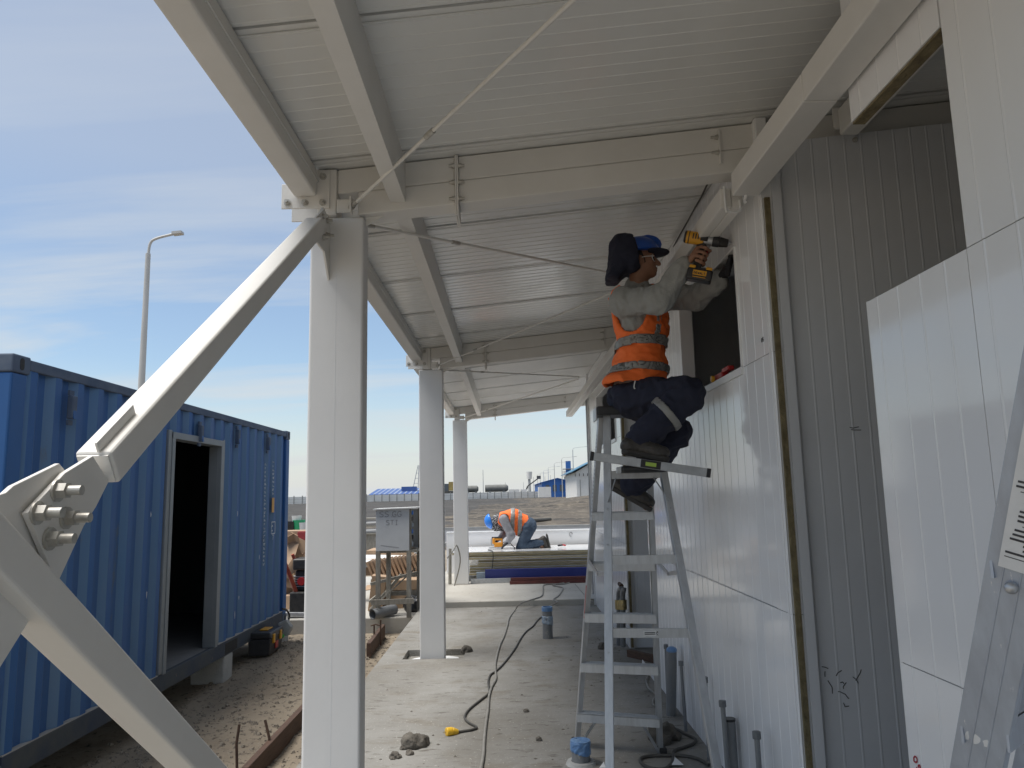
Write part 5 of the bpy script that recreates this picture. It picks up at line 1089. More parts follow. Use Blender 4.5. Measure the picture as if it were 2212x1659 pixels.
for (a, b_, c) in ((h2R, k2R, a2R), (h2L, k2L, a2L)): f.cap(a, b_, .120, .085, .05); f.cap(b_, c+np.array((.03, 0, 0)), .085, .068, .03)
f.mesh('jeans', 'jeans', root2, fold=.012, fscale=8, seed=9)
for (c, dy) in ((a2R, -.12), (a2L, .14)):
    hl_, tt = K2(1215, 715, dy), K2(1255, 890, dy); f = Field(np.minimum(np.minimum(c, hl_), tt)-.15, np.maximum(np.maximum(c, hl_), tt)+.15, .011); f.cap(c-np.array((.06, 0, 0)), c+np.array((.05, 0, .02)), .062, .06, .02); f.cap(K2(1190, 750, dy), K2(1235, 870, dy), .055, .045, .04); o = f.mesh('boot', 'leather', root2)
    f = Field(np.minimum(hl_, tt)-.15, np.maximum(hl_, tt)+.15, .010); f.cap(hl_+np.array((.035, 0, 0)), tt+np.array((.04, 0, 0)), .050, .045, .01, flat=(nv(np.cross(tt-hl_, Yn)), .42)); f.mesh('sole', 'sole', o)
f = Field(hc2-.25, hc2+.25, .009); ha = nv((-.93, 0, -.30)); hb = np.array((-.30, 0, .93)); cH = K2(440, 500); f.ell(cH, (ha, Yn, hb), (.135, .118, .150), .0); f.D = np.maximum(f.D, -f.plane(cH+ha*-.005, ha)); f.cap(cH+ha*.005-hb*.10, cH-hb*.175+ha*.03, .03, .012, .02, flat=(ha, .4)); f.mesh('helmet', 'helmet_bright', root2, smooth=2)
f = Field(hc2-.3, hc2+.3, .010); f.ell(K2(500, 530), (Xm, Yn, Zu), (.105, .105, .135), .03); f.cap(K2(520, 560), K2(580, 590), .105, .075, .05); f.cap(K2(530, 480), K2(565, 520), .10, .09, .04); f.mesh('bandana', 'bandana', root2, fold=.006, fscale=14)
for (wr, tip) in ((w2R, K2(585, 880, -.2)), (w2L, K2(505, 800, .05))):
    d_ = nv(tip-wr); sd_ = nv(np.cross(d_, Xm)+Yn*.4); f = Field(wr-.25, wr+.25, .009)
    for i in range(4): f.cap(wr+sd_*(-.03+.02*i), wr+d_*.10+sd_*(-.034+.0225*i), .024, .021, .008); f.cap(wr+d_*.10+sd_*(-.034+.0225*i), wr+d_*(.165-.01*abs(i-1.5))+sd_*(-.038+.026*i)-Zu*.02, .018, .015, .003)
    f.cap(wr+sd_*-.02, wr+d_*.08-sd_*.075, .021, .017, .01); f.mesh('glove', 'glove', root2, smooth=1)
# jigsaw
jg = thing('jigsaw', 'yellow corded jigsaw cutting the top panel under the gloved hand', 'jigsaw', tuple(K2(520, 890, -.1)))
def jb(x0, y0, x1, y1, d0, d1, name, mat, bev=.01): a, c = K2(x0, y0, d0), K2(x1, y1, d0); b = MB(); b.box((a[0], W2Y+d0, c[2]), (c[0], W2Y+d1, a[2])); return b.build(name, mat, jg, bevel=bev, seg=3)
jb(480, 810, 610, 880, -.14, -.06, 'motor_housing', 'tool_orange', .015); jb(455, 745, 495, 830, -.14, -.06, 'nose', 'tool_orange', .012); jb(470, 742, 600, 775, -.13, -.07, 'handle', 'tool_orange', .012); jb(580, 760, 606, 820, -.13, -.07, 'rear_grip', 'tool_orange', .01); jb(445, 730, 590, 748, -.135, -.065, 'handle_pad', 'black_rubber', .008); jb(430, 750, 456, 850, -.12, -.08, 'blade_guard', 'galvanised', .004); jb(400, 878, 600, 890, -.16, -.04, 'sole_plate', 'galvanised', .002)
p_ = [K2(610, 805, -.1), K2(690, 800, -.1), K2(740, 850, -.12), K2(780, 895, -.15), K2(700, 912, -.2), K2(560, 915, -.25), K2(430, 918, -.3), K2(395, 912, -.45), K2(440, 928, -.72), K2(462, 950, -.80), K2(465, 1040, -.80), K2(450, 1190, -.80)]
b = MB(); b.tube(curve_pts([V3(x) for x in p_], 5), .009, 6); b.build('power_cord', 'cable_dark', jg, smooth=True)
kf = thing('utility_knife', 'small red and black utility knife lying on the top panel', 'knife', tuple(K2(1440, 860, 0)))
a, c = K2(1395, 862, 0), K2(1470, 852, 0); b = MB(); b.bar(V3(a)+Vector((0, 0, .012)), V3(c)+Vector((0, 0, .012)), .06, .03); b.build('body', 'black_plastic', kf, bevel=.008)
c2_ = K2(1505, 868, -.05); b = MB(); b.bar(V3(c)+Vector((0, 0, .02)), V3(c2_)+Vector((0, 0, .02)), .05, .02); b.build('slider', 'tool_red', kf, bevel=.005)
# ================================================================== stack of sandwich panels behind the last column
SZ = .087; sx0, sx1 = -1.08, 2.6; sy0, sy1 = 14.02, 15.45; topz = ony(1015, 1193, 14.0).z
rk = random.Random(21); n = 9; h = (topz-SZ-.10)/n; lay = ['topmost', 'second', 'third', 'fourth', 'fifth', 'sixth', 'seventh', 'eighth', 'bottom']
for i in range(3):
    x = (-.6, .7, 2.0)[i]; b = MB(); b.box((x-.05, sy0+.1, SZ), (x+.05, sy1-.1, SZ+.098)); tag(b.build('timber_bearer', 'timber_old', bevel=.004), ('squared timber bearer under the stack, beside the third column', 'squared timber bearer under the stack, below the kneeling worker', 'squared timber bearer under the stack, beyond the ladder')[i], 'timber', 'bearers under the panel stack')
for k in range(n):
    z = SZ+.10+h*k; x0 = sx0+.20+rk.choice((0, .02, .05, .12, .28 if k < n-2 else .02)); dy = rk.uniform(0, .06) if k < n-1 else 0
    if k == n-1: x0 = sx0
    t = thing('sandwich_panel', lay[n-1-k]+' sandwich panel of the stack the worker kneels on', 'panel', ((x0+sx1)/2, (sy0+sy1)/2, z), 'stacked sandwich panels')
    b = MB(); b.box((x0+.01, sy0+dy+.006+(.03 if k % 2 else 0), z+.0075), (sx1, sy1, z+h-.006)); b.build('foam_core', 'foam_old', t)
    b = MB(); b.box((x0, sy0+dy, z+h-.0055), (sx1, sy1, z+h-.0008)); b.build('upper_skin', 'wall_white', t)
    b = MB(); b.box((x0, sy0+dy+.004, z+.0002), (sx1, sy1, z+.004)); b.build('lower_skin', 'foam_old' if k % 3 else 'wall_white', t)
# panel standing on edge behind the stack
t = thing('sandwich_panel', 'long white sandwich panel standing on edge behind the kneeling worker', 'panel', (1.2, 15.6, SZ)); zt_ = ony(1015, 1148, 15.6).z
b = MB(); b.box((-1.3, 15.58, SZ), (4, 15.66, zt_-.03)); b.build('face', 'wall_white', t, bevel=.004)
b = MB(); b.box((-1.3, 15.565, zt_-.028), (4, 15.67, zt_)); b.build('edge_cap', 'trim_white', t, bevel=.004)
b = MB(); cc = ony(2230/1.80832, 2087/1.80832, 15.572); b.tube([cc+Vector((.03*cos(a), 0, .04*sin(a))) for a in [i*.5 for i in range(11)]], .006, 5); b.build('pen_mark', 'pencil', t)
# steel sections on the slab in front of the stack
def section(name, label, p, q, w, h_, mat, cat='steel section'):
    t = thing(name, label, cat, tuple(p), None); d = (Vector(q)-Vector(p)).normalized(); sd = Vector((-d.y, d.x, 0)); m_ = (Vector(p)+Vector(q))/2+Vector((0, 0, h_/2)); L_ = (Vector(q)-Vector(p)).length
    b = MB(); b.obox(m_-sd*(w/2-.003), d, sd, (0, 0, 1), (L_, .006, h_)); b.build('web', mat, t, bevel=.001)
    for k in (-1, 1): b = MB(); b.obox(m_+Vector((0, 0, k*(h_/2-.003)))+sd*.004, d, sd, (0, 0, 1), (L_, w-.002, .006)); b.build('flange', mat, t)
    return t
z0 = .087
section('steel_channel', 'dark blue steel channel leaning along the foot of the panel stack', Vector((ony(1048, 1240, 13.9).x, 13.90, z0+.06)), Vector((1.9, 13.93, z0+.06)), .09, .16, 'blue_steel')
section('steel_channel', 'pale blue steel section poking out beside the dark blue channel', Vector((ony(1029, 1245, 13.9).x, 13.955, z0+.03)), Vector((-.1, 13.98, z0+.03)), .07, .14, 'pale_blue_steel')
section('steel_channel', 'grey steel channel lying before the blue channel', Vector((-.72, 13.74, z0)), Vector((1.9, 13.76, z0)), .09, .075, 'galvanised')
section('steel_channel', 'upper rust-red steel section lying nearest the raised slab edge', Vector((ony(1103, 1256, 13.5).x, 13.50, z0+.055)), Vector((1.85, 13.52, z0+.055)), .06, .05, 'red_steel')
section('steel_channel', 'lower rust-red steel section lying nearest the raised slab edge', Vector((ony(1101, 1262, 13.5).x, 13.47, z0)), Vector((1.85, 13.50, z0)), .08, .052, 'red_steel')
b = MB(); e = onz(972, 1262, z0); b.cyl(e, e+Vector((.01, 0, .62)), .03, .026, 8); tag(b.build('timber_stake', 'timber_old', smooth=True), 'short weathered stake standing at the end of the panel stack', 'stake')
b = MB(); e = Vector(ony(966, 1206, 13.0)); b.tube(curve_pts([e, e+Vector((.10, .0, .12)), e+Vector((.16, .1, .20)), e+Vector((.2, .3, -.1)), e+Vector((.05, .5, -.62))], 5), .012, 6); tag(b.build('cable', 'cable_grey', smooth=True), 'loose grey cable end sticking out beside the second column', 'cable')

# ================================================================== control box on legs, cardboard and timber on the side slab
BY = 11.15; SS = -.085
bx0, bx1 = ony(812, 1140, BY).x, ony(884, 1140, BY).x; bz0, bz1 = ony(848, 1190, BY).z, ony(848, 1100, BY).z
t = thing('electric_box', 'grey site electric box on timber legs, marked SS.GG STI', 'electric box', ((bx0+bx1)/2, BY+.2, SS))
b = MB(); b.box((bx0, BY, bz0), (bx1, BY+.018, bz1)); fp = b.build('front_panel', 'box_grey', t, bevel=.002)
b = MB(); b.box((bx0, BY+.019, bz0+.01), (bx0+.015, BY+.46, bz1-.01)).box((bx0+.016, BY+.44, bz0+.01), (bx1+.10, BY+.46, bz1-.01)); b.build('side_panels', 'box_grey', t)
b = MB(); b.obox(((bx0+bx1)/2+.04, BY+.22, bz1+.010), (1, 0, .02), (0, 1, 0), (0, 0, 1), (bx1-bx0+.16, .52, .016)); b.build('top_board', 'paper_label', t)
b = MB(); b.box((bx0, BY+.02, bz0-.03), (bx1+.11, BY+.46, bz0+.008)); b.build('bottom_board', 'timber_old', t)
for dx, dy in ((.0, .03), (.085, .40)):
    b = MB(); b.box((bx1-.004+dx, BY+dy, bz0), (bx1+.026+dx, BY+dy+.04, bz1)); b.build('door_post', 'timber_old', t)
for k in range(6):
    b = MB(); b.box((bx1-.005, BY+.10+.04*(k % 2), bz0+.06+.10*k*.9), (bx1+.035, BY+.19+.04*(k % 2), bz0+.12+.10*k*.9)); b.build('socket', ('pale_blue_steel', 'black_plastic', 'helmet_bright')[k % 3], t, bevel=.006)
for (ux, dy, zb_) in ((bx0+.03, .03, SS), (bx1-.01, .03, SS), (bx0+.12, .42, SS), (bx1+.09, .42, SS)):
    b = MB(); b.box((ux-.032, BY+dy-.03, zb_), (ux+.032, BY+dy+.03, bz0-.001)); b.build('leg', 'timber_old', t, bevel=.003)
zc_ = ony(848, 1300, BY).z
b = MB(); b.bar((bx0-.06, BY-.035, zc_), (bx1+.07, BY-.035, zc_+.01), .025, .075); b.build('front_rail', 'timber_old', t, bevel=.002)
b = MB(); b.bar((bx0+.06, BY+.47, zc_+.06), (bx1+.14, BY+.47, zc_+.06), .025, .065); b.build('rear_rail', 'timber_old', t, bevel=.002)
b = MB(); b.bar((bx0-.02, BY+.22, zc_-.05), (bx1+.03, BY+.46, zc_+.42), .02, .06, up=(0, -1, 0)); b.build('diagonal_brace', 'timber_old', t, bevel=.002)
glyph(fp, 'SS.GG', ony(820, 1117, BY-.0005), (1, 0, 0), (0, 0, 1), (0, -1, 0), .078, .009, 'pencil'); glyph(fp, 'STI', ony(834, 1134, BY-.0005), (1, 0, 0), (0, 0, 1), (0, -1, 0), .066, .008, 'pencil')
b = MB(); b.bar(ony(822, 1178, BY-.0015), ony(862, 1183, BY-.0015), .006, .001, up=(0, -1, 0)); b.build('scratch', 'pencil', fp)
# pipe stub under the box, black bag
p0 = onz(812, 1338, SS); b = MB(); b.cyl(p0+Vector((-.05, 0, .07)), p0+Vector((.22, .32, .09)), .075, n=18, cap=False); b.cyl(p0+Vector((.22, .32, .09)), p0+Vector((-.05, 0, .07)), .066, n=18, cap=False); tag(b.build('pipe_offcut', 'pvc_grey', smooth=True), 'fat grey pipe offcut lying under the electric box', 'pipe')
p0 = Vector(ony(900, 1310, 11.9)); fb = Field(tuple(p0-Vector((.35, .35, .45))), tuple(p0+Vector((.45, .35, .4))), .02); rb = random.Random(6)
for k in range(9): fb.ell(np.array(p0)+np.array((rb.uniform(-.10, .18), rb.uniform(-.1, .1), rb.uniform(-.27, .12))), np.eye(3), (.13, .13, .14), .03)
fb.D = np.maximum(fb.D, -fb.plane((0, 0, SS), (0, 0, 1))); o = fb.mesh('rubbish_bag', 'bag_black', None, fold=.025, fscale=9, smooth=1); tag(o, 'black rubbish bag slumped behind the pocket column', 'bag')

def carton(name, label, c, size, rot=0, tilt=(0, 0), flaps=True, mats='cardboard', print_=None, grp='cardboard boxes on the side slab'):
    """cardboard box standing on c (middle of its underside)"""
    c = Vector(c); R_ = Matrix.Rotation(rot, 3, 'Z') @ Matrix.Rotation(tilt[0], 3, 'X') @ Matrix.Rotation(tilt[1], 3, 'Y'); ax = R_ @ Vector((1, 0, 0)); ay = R_ @ Vector((0, 1, 0)); az = R_ @ Vector((0, 0, 1)); w, d, h_ = size
    t = thing(name, label, 'box', tuple(c), grp); m_ = c+az*h_/2
    b = MB(); b.obox(m_, ax, ay, az, (w, d, h_)); bd = b.build('body', mats, t, bevel=.006)
    for s in (-1, 1):
        b = MB(); b.obox(c+az*(h_+.004)+ay*(s*d*.25), ax, ay, az, (w, d*.49, .005)); b.build('flap', mats, t)
    if print_:
        txt, hh, mt = print_; (glyph(bd, txt, m_-ay*(d/2+.001)+ax*w*.40-az*h_*.20, -ax, -az, -ay, hh, hh*.16, mt) if txt == 'FRAGILE' else glyph(bd, txt, m_-ay*(d/2+.001)-ax*w*.40-az*h_*.10, ax, az, -ay, hh, hh*.16, mt))
    return t
def flatpack(label, c, w, d, n, rot, tilt, mat='cardboard'):
    """leaning bundle of folded cartons"""
    c = Vector(c); R_ = Matrix.Rotation(rot, 3, 'Z') @ Matrix.Rotation(tilt, 3, 'X'); ax = R_ @ Vector((1, 0, 0)); ay = R_ @ Vector((0, 1, 0)); az = R_ @ Vector((0, 0, 1)); t = thing('folded_carton_bundle', label, 'carton bundle', tuple(c), 'folded cartons on the side slab'); rq = random.Random(len(label))
    for k in range(n):
        b = MB(); o_ = c+ay*(k*.028)+az*(d/2+rq.uniform(-.01, .02))+ax*rq.uniform(-.02, .02); b.obox(o_, ax, ay, az, (w, .016, d)); b.build('folded_carton', mat, t)
    return t
G2 = lambda u, v, y: Vector(ony(u, v, y))
zs = SS
def gbase(u, y): p = G2(u, 1200, y); return Vector((p.x, y, zs))
# between container and first column
carton('cardboard_box', 'tall crate of stacked cartons behind the fragile box', gbase(640, 13.4), (.95, .6, 1.05), .05)
carton('cardboard_box', 'printed box reading FRAGILE on top of the carton heap', gbase(650, 12.9)+Vector((.08, 0, .72)), (.62, .45, .48), -.08, print_=('FRAGILE', .07, 'cardboard_print'))
carton('cardboard_box', 'red and brown carton beside the fragile box', gbase(663, 12.7)+Vector((.04, 0, 1.06)), (.35, .3, .13), .1, mats='cardboard_red')
carton('cardboard_box', 'pale carton lid resting on top of the heap', gbase(642, 13.2)+Vector((0, 0, 1.056)), (.78, .5, .13), -.1, (.0, .0))
carton('cardboard_box', 'torn carton leaning beside the small engine', gbase(627, 12.4), (.34, .3, .78), .3, (.1, .16))
carton('cardboard_box', 'crushed carton at the foot of the heap', gbase(636, 12.0)+Vector((0, 0, 0)), (.45, .3, .26), -.4, (.05, -.1))
carton('cardboard_box', 'long carton tipped against the engine, printed on its side', onz(626, 1320, SS)+Vector((.12, .22, .02)), (.34, .22, .50), -.15, (-.12, .30), print_=('1121', .07, 'cardboard_print'))
b = MB(); b.obox(gbase(632, 12.2)+Vector((0, 0, .52)), (1, .1, -.08), (-.1, 1, 0), (.08, 0, 1), (.62, .18, .035)); tag(b.build('white_board', 'paper_label', bevel=.004), 'white board offcut lying across the cartons', 'board')
rz_ = random.Random(31); wl = ['torn cardboard sheet slumped over the carton heap', 'crumpled cardboard flap standing on the carton heap', 'pale folded cardboard wedged beside the fragile box', 'bent cardboard strip hanging from the carton heap', 'flattened carton lying under the white board', 'ripped carton side leaning towards the container', 'curled cardboard scrap near the red handle']
for k, (u, v, w_, h_, rx, mt) in enumerate(((622,1196,.30,.42,.35,'cardboard'), (640,1184,.34,.26,-.5,'cardboard'), (630,1222,.26,.36,.7,'cardboard'), (648,1226,.20,.34,-.3,'paper_label'), (624,1258,.40,.16,.1,'cardboard'), (618,1230,.22,.40,-.25,'cardboard'), (633,1272,.34,.22,.55,'cardboard'))):
    p = Vector(ony(u, v, 11.95+.05*k)); R_ = Matrix.Rotation(rz_.uniform(-.5, .5), 3, 'Z') @ Matrix.Rotation(rz_.uniform(-.5, .1), 3, 'X') @ Matrix.Rotation(rx, 3, 'Y'); ax, ay, az = R_ @ Vector((1,0,0)), R_ @ Vector((0,1,0)), R_ @ Vector((0,0,1))
    b = MB(); b.prism([p+ax*(w_*a)+az*(h_*c) for a, c in ((-.5,-.5), (.45,-.48), (.52,.1), (.3,.5), (.05,.42), (-.3,.52), (-.48,.3))], ay*.008); b.obox(p+az*h_*.62-ay*.05, ax, (ay*.8-az*.6), (az*.8+ay*.6), (w_*.6, .14, .006)); tag(b.build('cardboard_sheet', mt), wl[k], 'cardboard', 'loose cardboard on the heap')
# engine-driven machine with a red handle
t = thing('plate_compactor', 'small petrol plate compactor with long red handle behind the column', 'compactor', tuple(onz(655, 1325, SS)))
e0 = Vector(ony(660, 1230, 11.6))
b = MB(); b.box((e0.x-.16, 11.45, e0.z+.0), (e0.x+.25, 11.85, e0.z+.17)); b.build('fuel_tank', 'engine_dark', t, bevel=.03, seg=3)
b = MB(); b.box((e0.x-.13, 11.5, e0.z-.30), (e0.x+.22, 11.8, e0.z-.005)); b.build('engine', 'engine_dark', t, bevel=.02)
for k in range(5): b = MB(); b.box((e0.x-.15, 11.48, e0.z-.10-.035*k), (e0.x+.05, 11.82, e0.z-.09-.035*k)); b.build('cooling_fin', 'galvanised', t)
b = MB(); b.cyl((e0.x-.02, 11.47, e0.z-.16), (e0.x-.02, 11.44, e0.z-.16), .06, n=16); b.build('recoil_cover', 'tool_red', t, bevel=.004)
b = MB(); b.box((e0.x-.18, 11.4, zs+.06), (e0.x+.3, 11.9, e0.z-.31)); b.build('frame', 'engine_dark', t, bevel=.02); b = MB(); b.prism([(e0.x-.22, 11.36, zs+.02), (e0.x+.35, 11.36, zs+.0), (e0.x+.40, 11.36, zs+.07), (e0.x-.26, 11.36, zs+.09)], (0, .6, 0)); b.build('base_plate', 'galvanised', t, bevel=.01)
hA, hB = Vector(ony(646, 1295, 11.5)), Vector(ony(609, 1200, 11.35)); b = MB(); b.cyl(hA, hB, .030, n=10); b.cyl(hA+Vector((.1, .2, 0)), hB+Vector((.1, .2, 0)), .026, n=10); b.build('handle', 'handle_red', t, smooth=True)
# behind the electric box: folded cartons and timber
flatpack('upright bundle of folded cartons behind the electric box legs', gbase(800, 13.0)+Vector((0, 0, .42)), 1.35, .30, 1, .0, -.5)
t = thing('folded_carton_row', 'long row of leaning folded cartons behind the electric box', 'cartons', tuple(gbase(850, 12.9)))
for k in range(13):
    p = G2(806+8.5*k, 1232-1.2*k, 12.8); b = MB(); b.obox(p+Vector((0, 0, .02)), (.92, -.0, .38), (0, 1, 0), (-.38, 0, .92), (.035, .55, .30)); b.build('folded_carton', 'cardboard', t, bevel=.002)
b = MB(); b.box((G2(802, 1250, 12.6).x, 12.55, G2(802, 1262, 12.6).z), (G2(906, 1250, 12.6).x, 13.2, G2(850, 1250, 12.6).z)); b.build('shelf_board', 'timber_old', t)
t = thing('sheet_stack', 'white sheets lying over the cartons behind the electric box', 'sheets', tuple(gbase(850, 13.2)))
for k in range(4): p = G2(855, 1216-3*k, 13.3); b = MB(); b.obox(p, (1, .05*k, -.03), (-.05*k, 1, .1), (.03, -.1, 1), (1.25, .7, .02)); b.build('sheet', 'paper_label', t)
rc_ = random.Random(13)
for k in range(7):
    p = G2(806+16*k, 1268+rc_.uniform(-6, 6), 12.35); lbs = ['first', 'second', 'third', 'fourth', 'fifth', 'sixth', 'seventh']
    b = MB(); b.obox(p+Vector((0, 0, -.02)), (.97, -.1, rc_.uniform(-.15, .25)), (0, 1, .15), (-.2, -.15, .97), (.26, .30, .012)); tag(b.build('cardboard_sheet', 'cardboard', bevel=.002), 'loose flattened cardboard piece on top of the brown carton pile', 'cardboard', 'flattened cardboard on the pile')
for k in range(3):
    p = gbase(865, 12.15); zt2 = G2(865, 1300-24*k, 12.15).z
    b = MB(); b.box((p.x-.35, 12.1, zt2-.16), (p.x+.42, 12.5, zt2)); o = b.build('brown_carton', 'timber_red' if k == 9 else 'cardboard', bevel=.01); tag(o, ('lowest', 'middle', 'upper')[k]+' brown carton of the pile behind the electric box legs', 'box', 'brown carton pile')
carton('cardboard_box', 'lone brown carton under the left leg of the electric box', gbase(812, 12.0), (.22, .3, .52), .1, (0, .12))
for (u0, v0, u1, v1, lb) in ((800,1318,868,1240,'long thin batten leaning across the electric box legs'), (798,1300,830,1275,'short batten propped by the electric box'), (800,1262,905,1236,'pale batten lying over the folded cartons')):
    b = MB(); b.bar(ony(u0, v0, 11.75), ony(u1, v1, 11.95), .03, .045); tag(b.build('timber_batten', 'timber_old', bevel=.002), lb, 'batten')
b = MB(); b.box((G2(800, 1192, 14).x, 13.6, G2(800, 1197, 14).z), (G2(905, 1192, 14).x, 14.3, G2(800, 1186, 14).z)); o = b.build('orange_board', 'cardboard', bevel=.004); tag(o, 'orange-brown board lying far behind the electric box', 'board')
b = MB(); b.box((G2(895, 1160, 13.5).x, 13.5, -.08), (G2(925, 1160, 13.5).x, 13.6, G2(900, 1155, 13.5).z)); tag(b.build('grey_board', 'box_grey', bevel=.004), 'grey board standing between electric box and column', 'board')

# ================================================================== things beyond the slab
def at_ground(u, y, dz=0): p = ony(u, 1100, y); return Vector((p.x, y, gz(p.x, y)+dz))
t = thing('tub_heap', 'green and white plastic tubs heaped beyond the cartons', 'tubs', tuple(at_ground(638, 24)))
for (u, v, s, mt) in ((646,1133,.20,'green_plastic'), (641,1122,.16,'paper_label'), (627,1137,.22,'bag_black'), (660,1140,.24,'box_grey')):
    p = Vector(ony(u, v, 24)); b = MB(); b.lathe([(s*.72, -s), (s, s*.7), (s*.93, s*.7), (s*.66, -s*.9)], p, 14); b.build('tub', mt, t, smooth=True)
b = MB(); p = Vector(ony(640, 1143, 24.2)); b.box((p.x-.6, 24.2, gz(p.x, 24)), (p.x+.9, 24.6, p.z)); b.build('pallet', 'timber_old', t)
for k in range(5):
    p = Vector(ony(806, 1120+8*k, 25)); b = MB(); b.obox(p, (1, 0, .04*(k % 2)), (0, 1, 0), (0, 0, 1), (.7, .5, .05)); tag(b.build('board', ('timber_old', 'paper_label')[k % 2], bevel=.004), ('weathered grey board in the pile beyond the electric box', 'pale board in the pile beyond the electric box')[k % 2], 'board', 'board pile beyond the electric box')
b = MB(); p = at_ground(800, 25); b.box((p.x-.2, 24.8, p.z), (p.x+.3, 25.3, ony(806, 1154, 25).z)); tag(b.build('board_pile_crate', 'timber_old', bevel=.01), 'low crate under the board pile beyond the electric box', 'crate')
b = MB(); a, c = at_ground(1150, 50, .15), at_ground(1188, 52, .1); b.cyl(a, c, .12, n=8); tag(b.build('log', 'far_dark', smooth=True), 'dark log lying on the dirt behind the kneeling worker', 'log')

# perimeter wall of concrete slabs between posts
def fence(label, pts, n, h_, grp):
    t = thing('perimeter_wall', label, 'wall', tuple(pts[0]), grp)
    for k in range(n+1):
        p = pts[0].lerp(pts[1], k/n); b = MB(); b.box((p.x-.10, p.y-.10, p.z-.6), (p.x+.10, p.y+.10, p.z+h_+.25)); b.build('post', 'far_post', t)
        if k < n:
            q_ = pts[0].lerp(pts[1], (k+1)/n); d = q_-p
            for r in range(3):
                b = MB(); z = h_*r/3; b.bar(p+d*.05+Vector((0, 0, z+h_/6)), q_-d*.05+Vector((0, 0, z+h_/6)), .06, h_/3-.03); b.build('slab', 'far_concrete', t)
    return t
pA, pB, pC = at_ground(560, 186), at_ground(905, 205), at_ground(1182, 236)
pA.z, pB.z, pC.z = ony(600, 1092, 186).z, ony(905, 1083, 205).z, ony(1180, 1075, 236).z
fence('pale concrete perimeter wall below the striped blue shed roof', (pA, pB), 20, 2.0, 'perimeter walls'); fence('pale concrete perimeter wall reaching the street lamp row', (pB, pC), 18, 2.0, 'perimeter walls')
# blue-roofed shed
def shed(name, label, x0, x1, y0, y1, z0, ze, zr_, wallm, roofm, ridge='x', ov=.6, strips=0):
    t = thing(name, label, 'building', ((x0+x1)/2, (y0+y1)/2, z0)); b = MB(); b.box((x0, y0, z0), (x1, y1, ze)); b.build('wall', wallm, t)
    if ridge == 'x':
        ym = (y0+y1)/2
        for (a, c) in ((y0-ov, ym), (y1+ov, ym)):
            b = MB(); b.prism([(x0-ov, a, ze-.1), (x0-ov, c, zr_), (x0-ov, c, zr_+.15), (x0-ov, a, ze+.05)], (x1-x0+2*ov, 0, 0)); rf = b.build('roof_slope', roofm, t)
            if strips and a < ym:
                for k in range(strips):
                    xx = x0+(x1-x0)*(k+.5)/strips; b = MB(); b.prism([(xx, a, ze+.07), (xx, c, zr_+.17), (xx, c, zr_+.2), (xx, a, ze+.10)], ((x1-x0)/strips*.28, 0, 0)); b.build('skylight_strip', 'far_roof_strip', rf)
    else:
        xm = (x0+x1)/2
        b = MB(); b.prism([(x0, y0, ze), (x1, y0, ze), (xm, y0, zr_)], (0, y1-y0, 0)); b.build('gable', wallm, t)
        for (a, c) in ((x0-ov, xm), (x1+ov, xm)):
            b = MB(); b.prism([(a, y0-ov, ze-.1), (c, y0-ov, zr_), (c, y0-ov, zr_+.15), (a, y0-ov, ze+.05)], (0, y1-y0+2*ov, 0)); b.build('roof_slope', roofm, t)
    return t
q0, q1 = ony(806, 1068, 260), ony(935, 1068, 260); zr0 = ony(870, 1056, 275).z
shed('blue_roof_shed', 'long low shed with striped blue roof behind the perimeter wall', q0.x, q1.x, 255, 290, .3, ony(806, 1069, 258).z, zr0, 'far_concrete', 'far_roof_blue', strips=12)
q0 = ony(892, 1055, 262); b = MB(); b.box((q0.x-4, 262, q0.z-2), (q0.x+1, 266, ony(892, 1054, 262).z+.5)); tag(b.build('roof_turret', 'far_roof_blue'), 'small blue raised roof box on the striped shed', 'roof')
# right-hand sheds
q0, q1 = ony(1166, 1050, 250), ony(1230, 1050, 250)
sb = shed('blue_shed', 'bright blue shed beside the lamp row', q0.x, q1.x, 235, 300, .3, ony(1166, 1043, 240).z, ony(1200, 1034, 240).z, 'far_blue', 'far_blue', 'y', .4)
for k in range(3): x = q0.x+1.2+2.2*k; b = MB(); b.box((x, 234.9, 2.2), (x+1.2, 234.96, 4.2)); b.build('window', 'far_glass', sb)
q0, q1 = ony(1234, 1050, 150), ony(1330, 1050, 150)
sw = shed('white_shed', 'white shed with teal roof at the end of the lamp row', q0.x, q1.x, 138, 165, .5, ony(1234, 1020, 140).z, ony(1290, 990, 140).z, 'far_white', 'far_teal', 'y', .9)
for k in range(5): x = q0.x+.6+1.6*k; b = MB(); b.box((x, 137.95, .6), (x+.12, 137.99, 4.0)); b.build('wall_joint', 'far_post', sw)
for k in range(12): x = q0.x-.3+.75*k; b = MB(); b.box((x, 137.3, ony(1234, 1024, 140).z-.5), (x+.12, 137.5, ony(1234, 1024, 140).z)); b.build('eave_bracket', 'far_dark', sw)
bch = ony(1228, 1064, 235); b = MB(); tch = thing('blue_chimney', 'tall square blue stack rising above the blue shed', 'chimney', (bch.x, 233, .5)); b.box((bch.x-.75, 232, .4), (bch.x+.75, 233.5, ony(1228, 996, 233).z)); b.build('shaft', 'far_blue', tch); b = MB(); zpl = ony(1228, 1014, 233).z; b.box((bch.x-1.7, 231.4, zpl), (bch.x+1.7, 234, zpl+.22)); b.build('platform', 'far_post', tch)
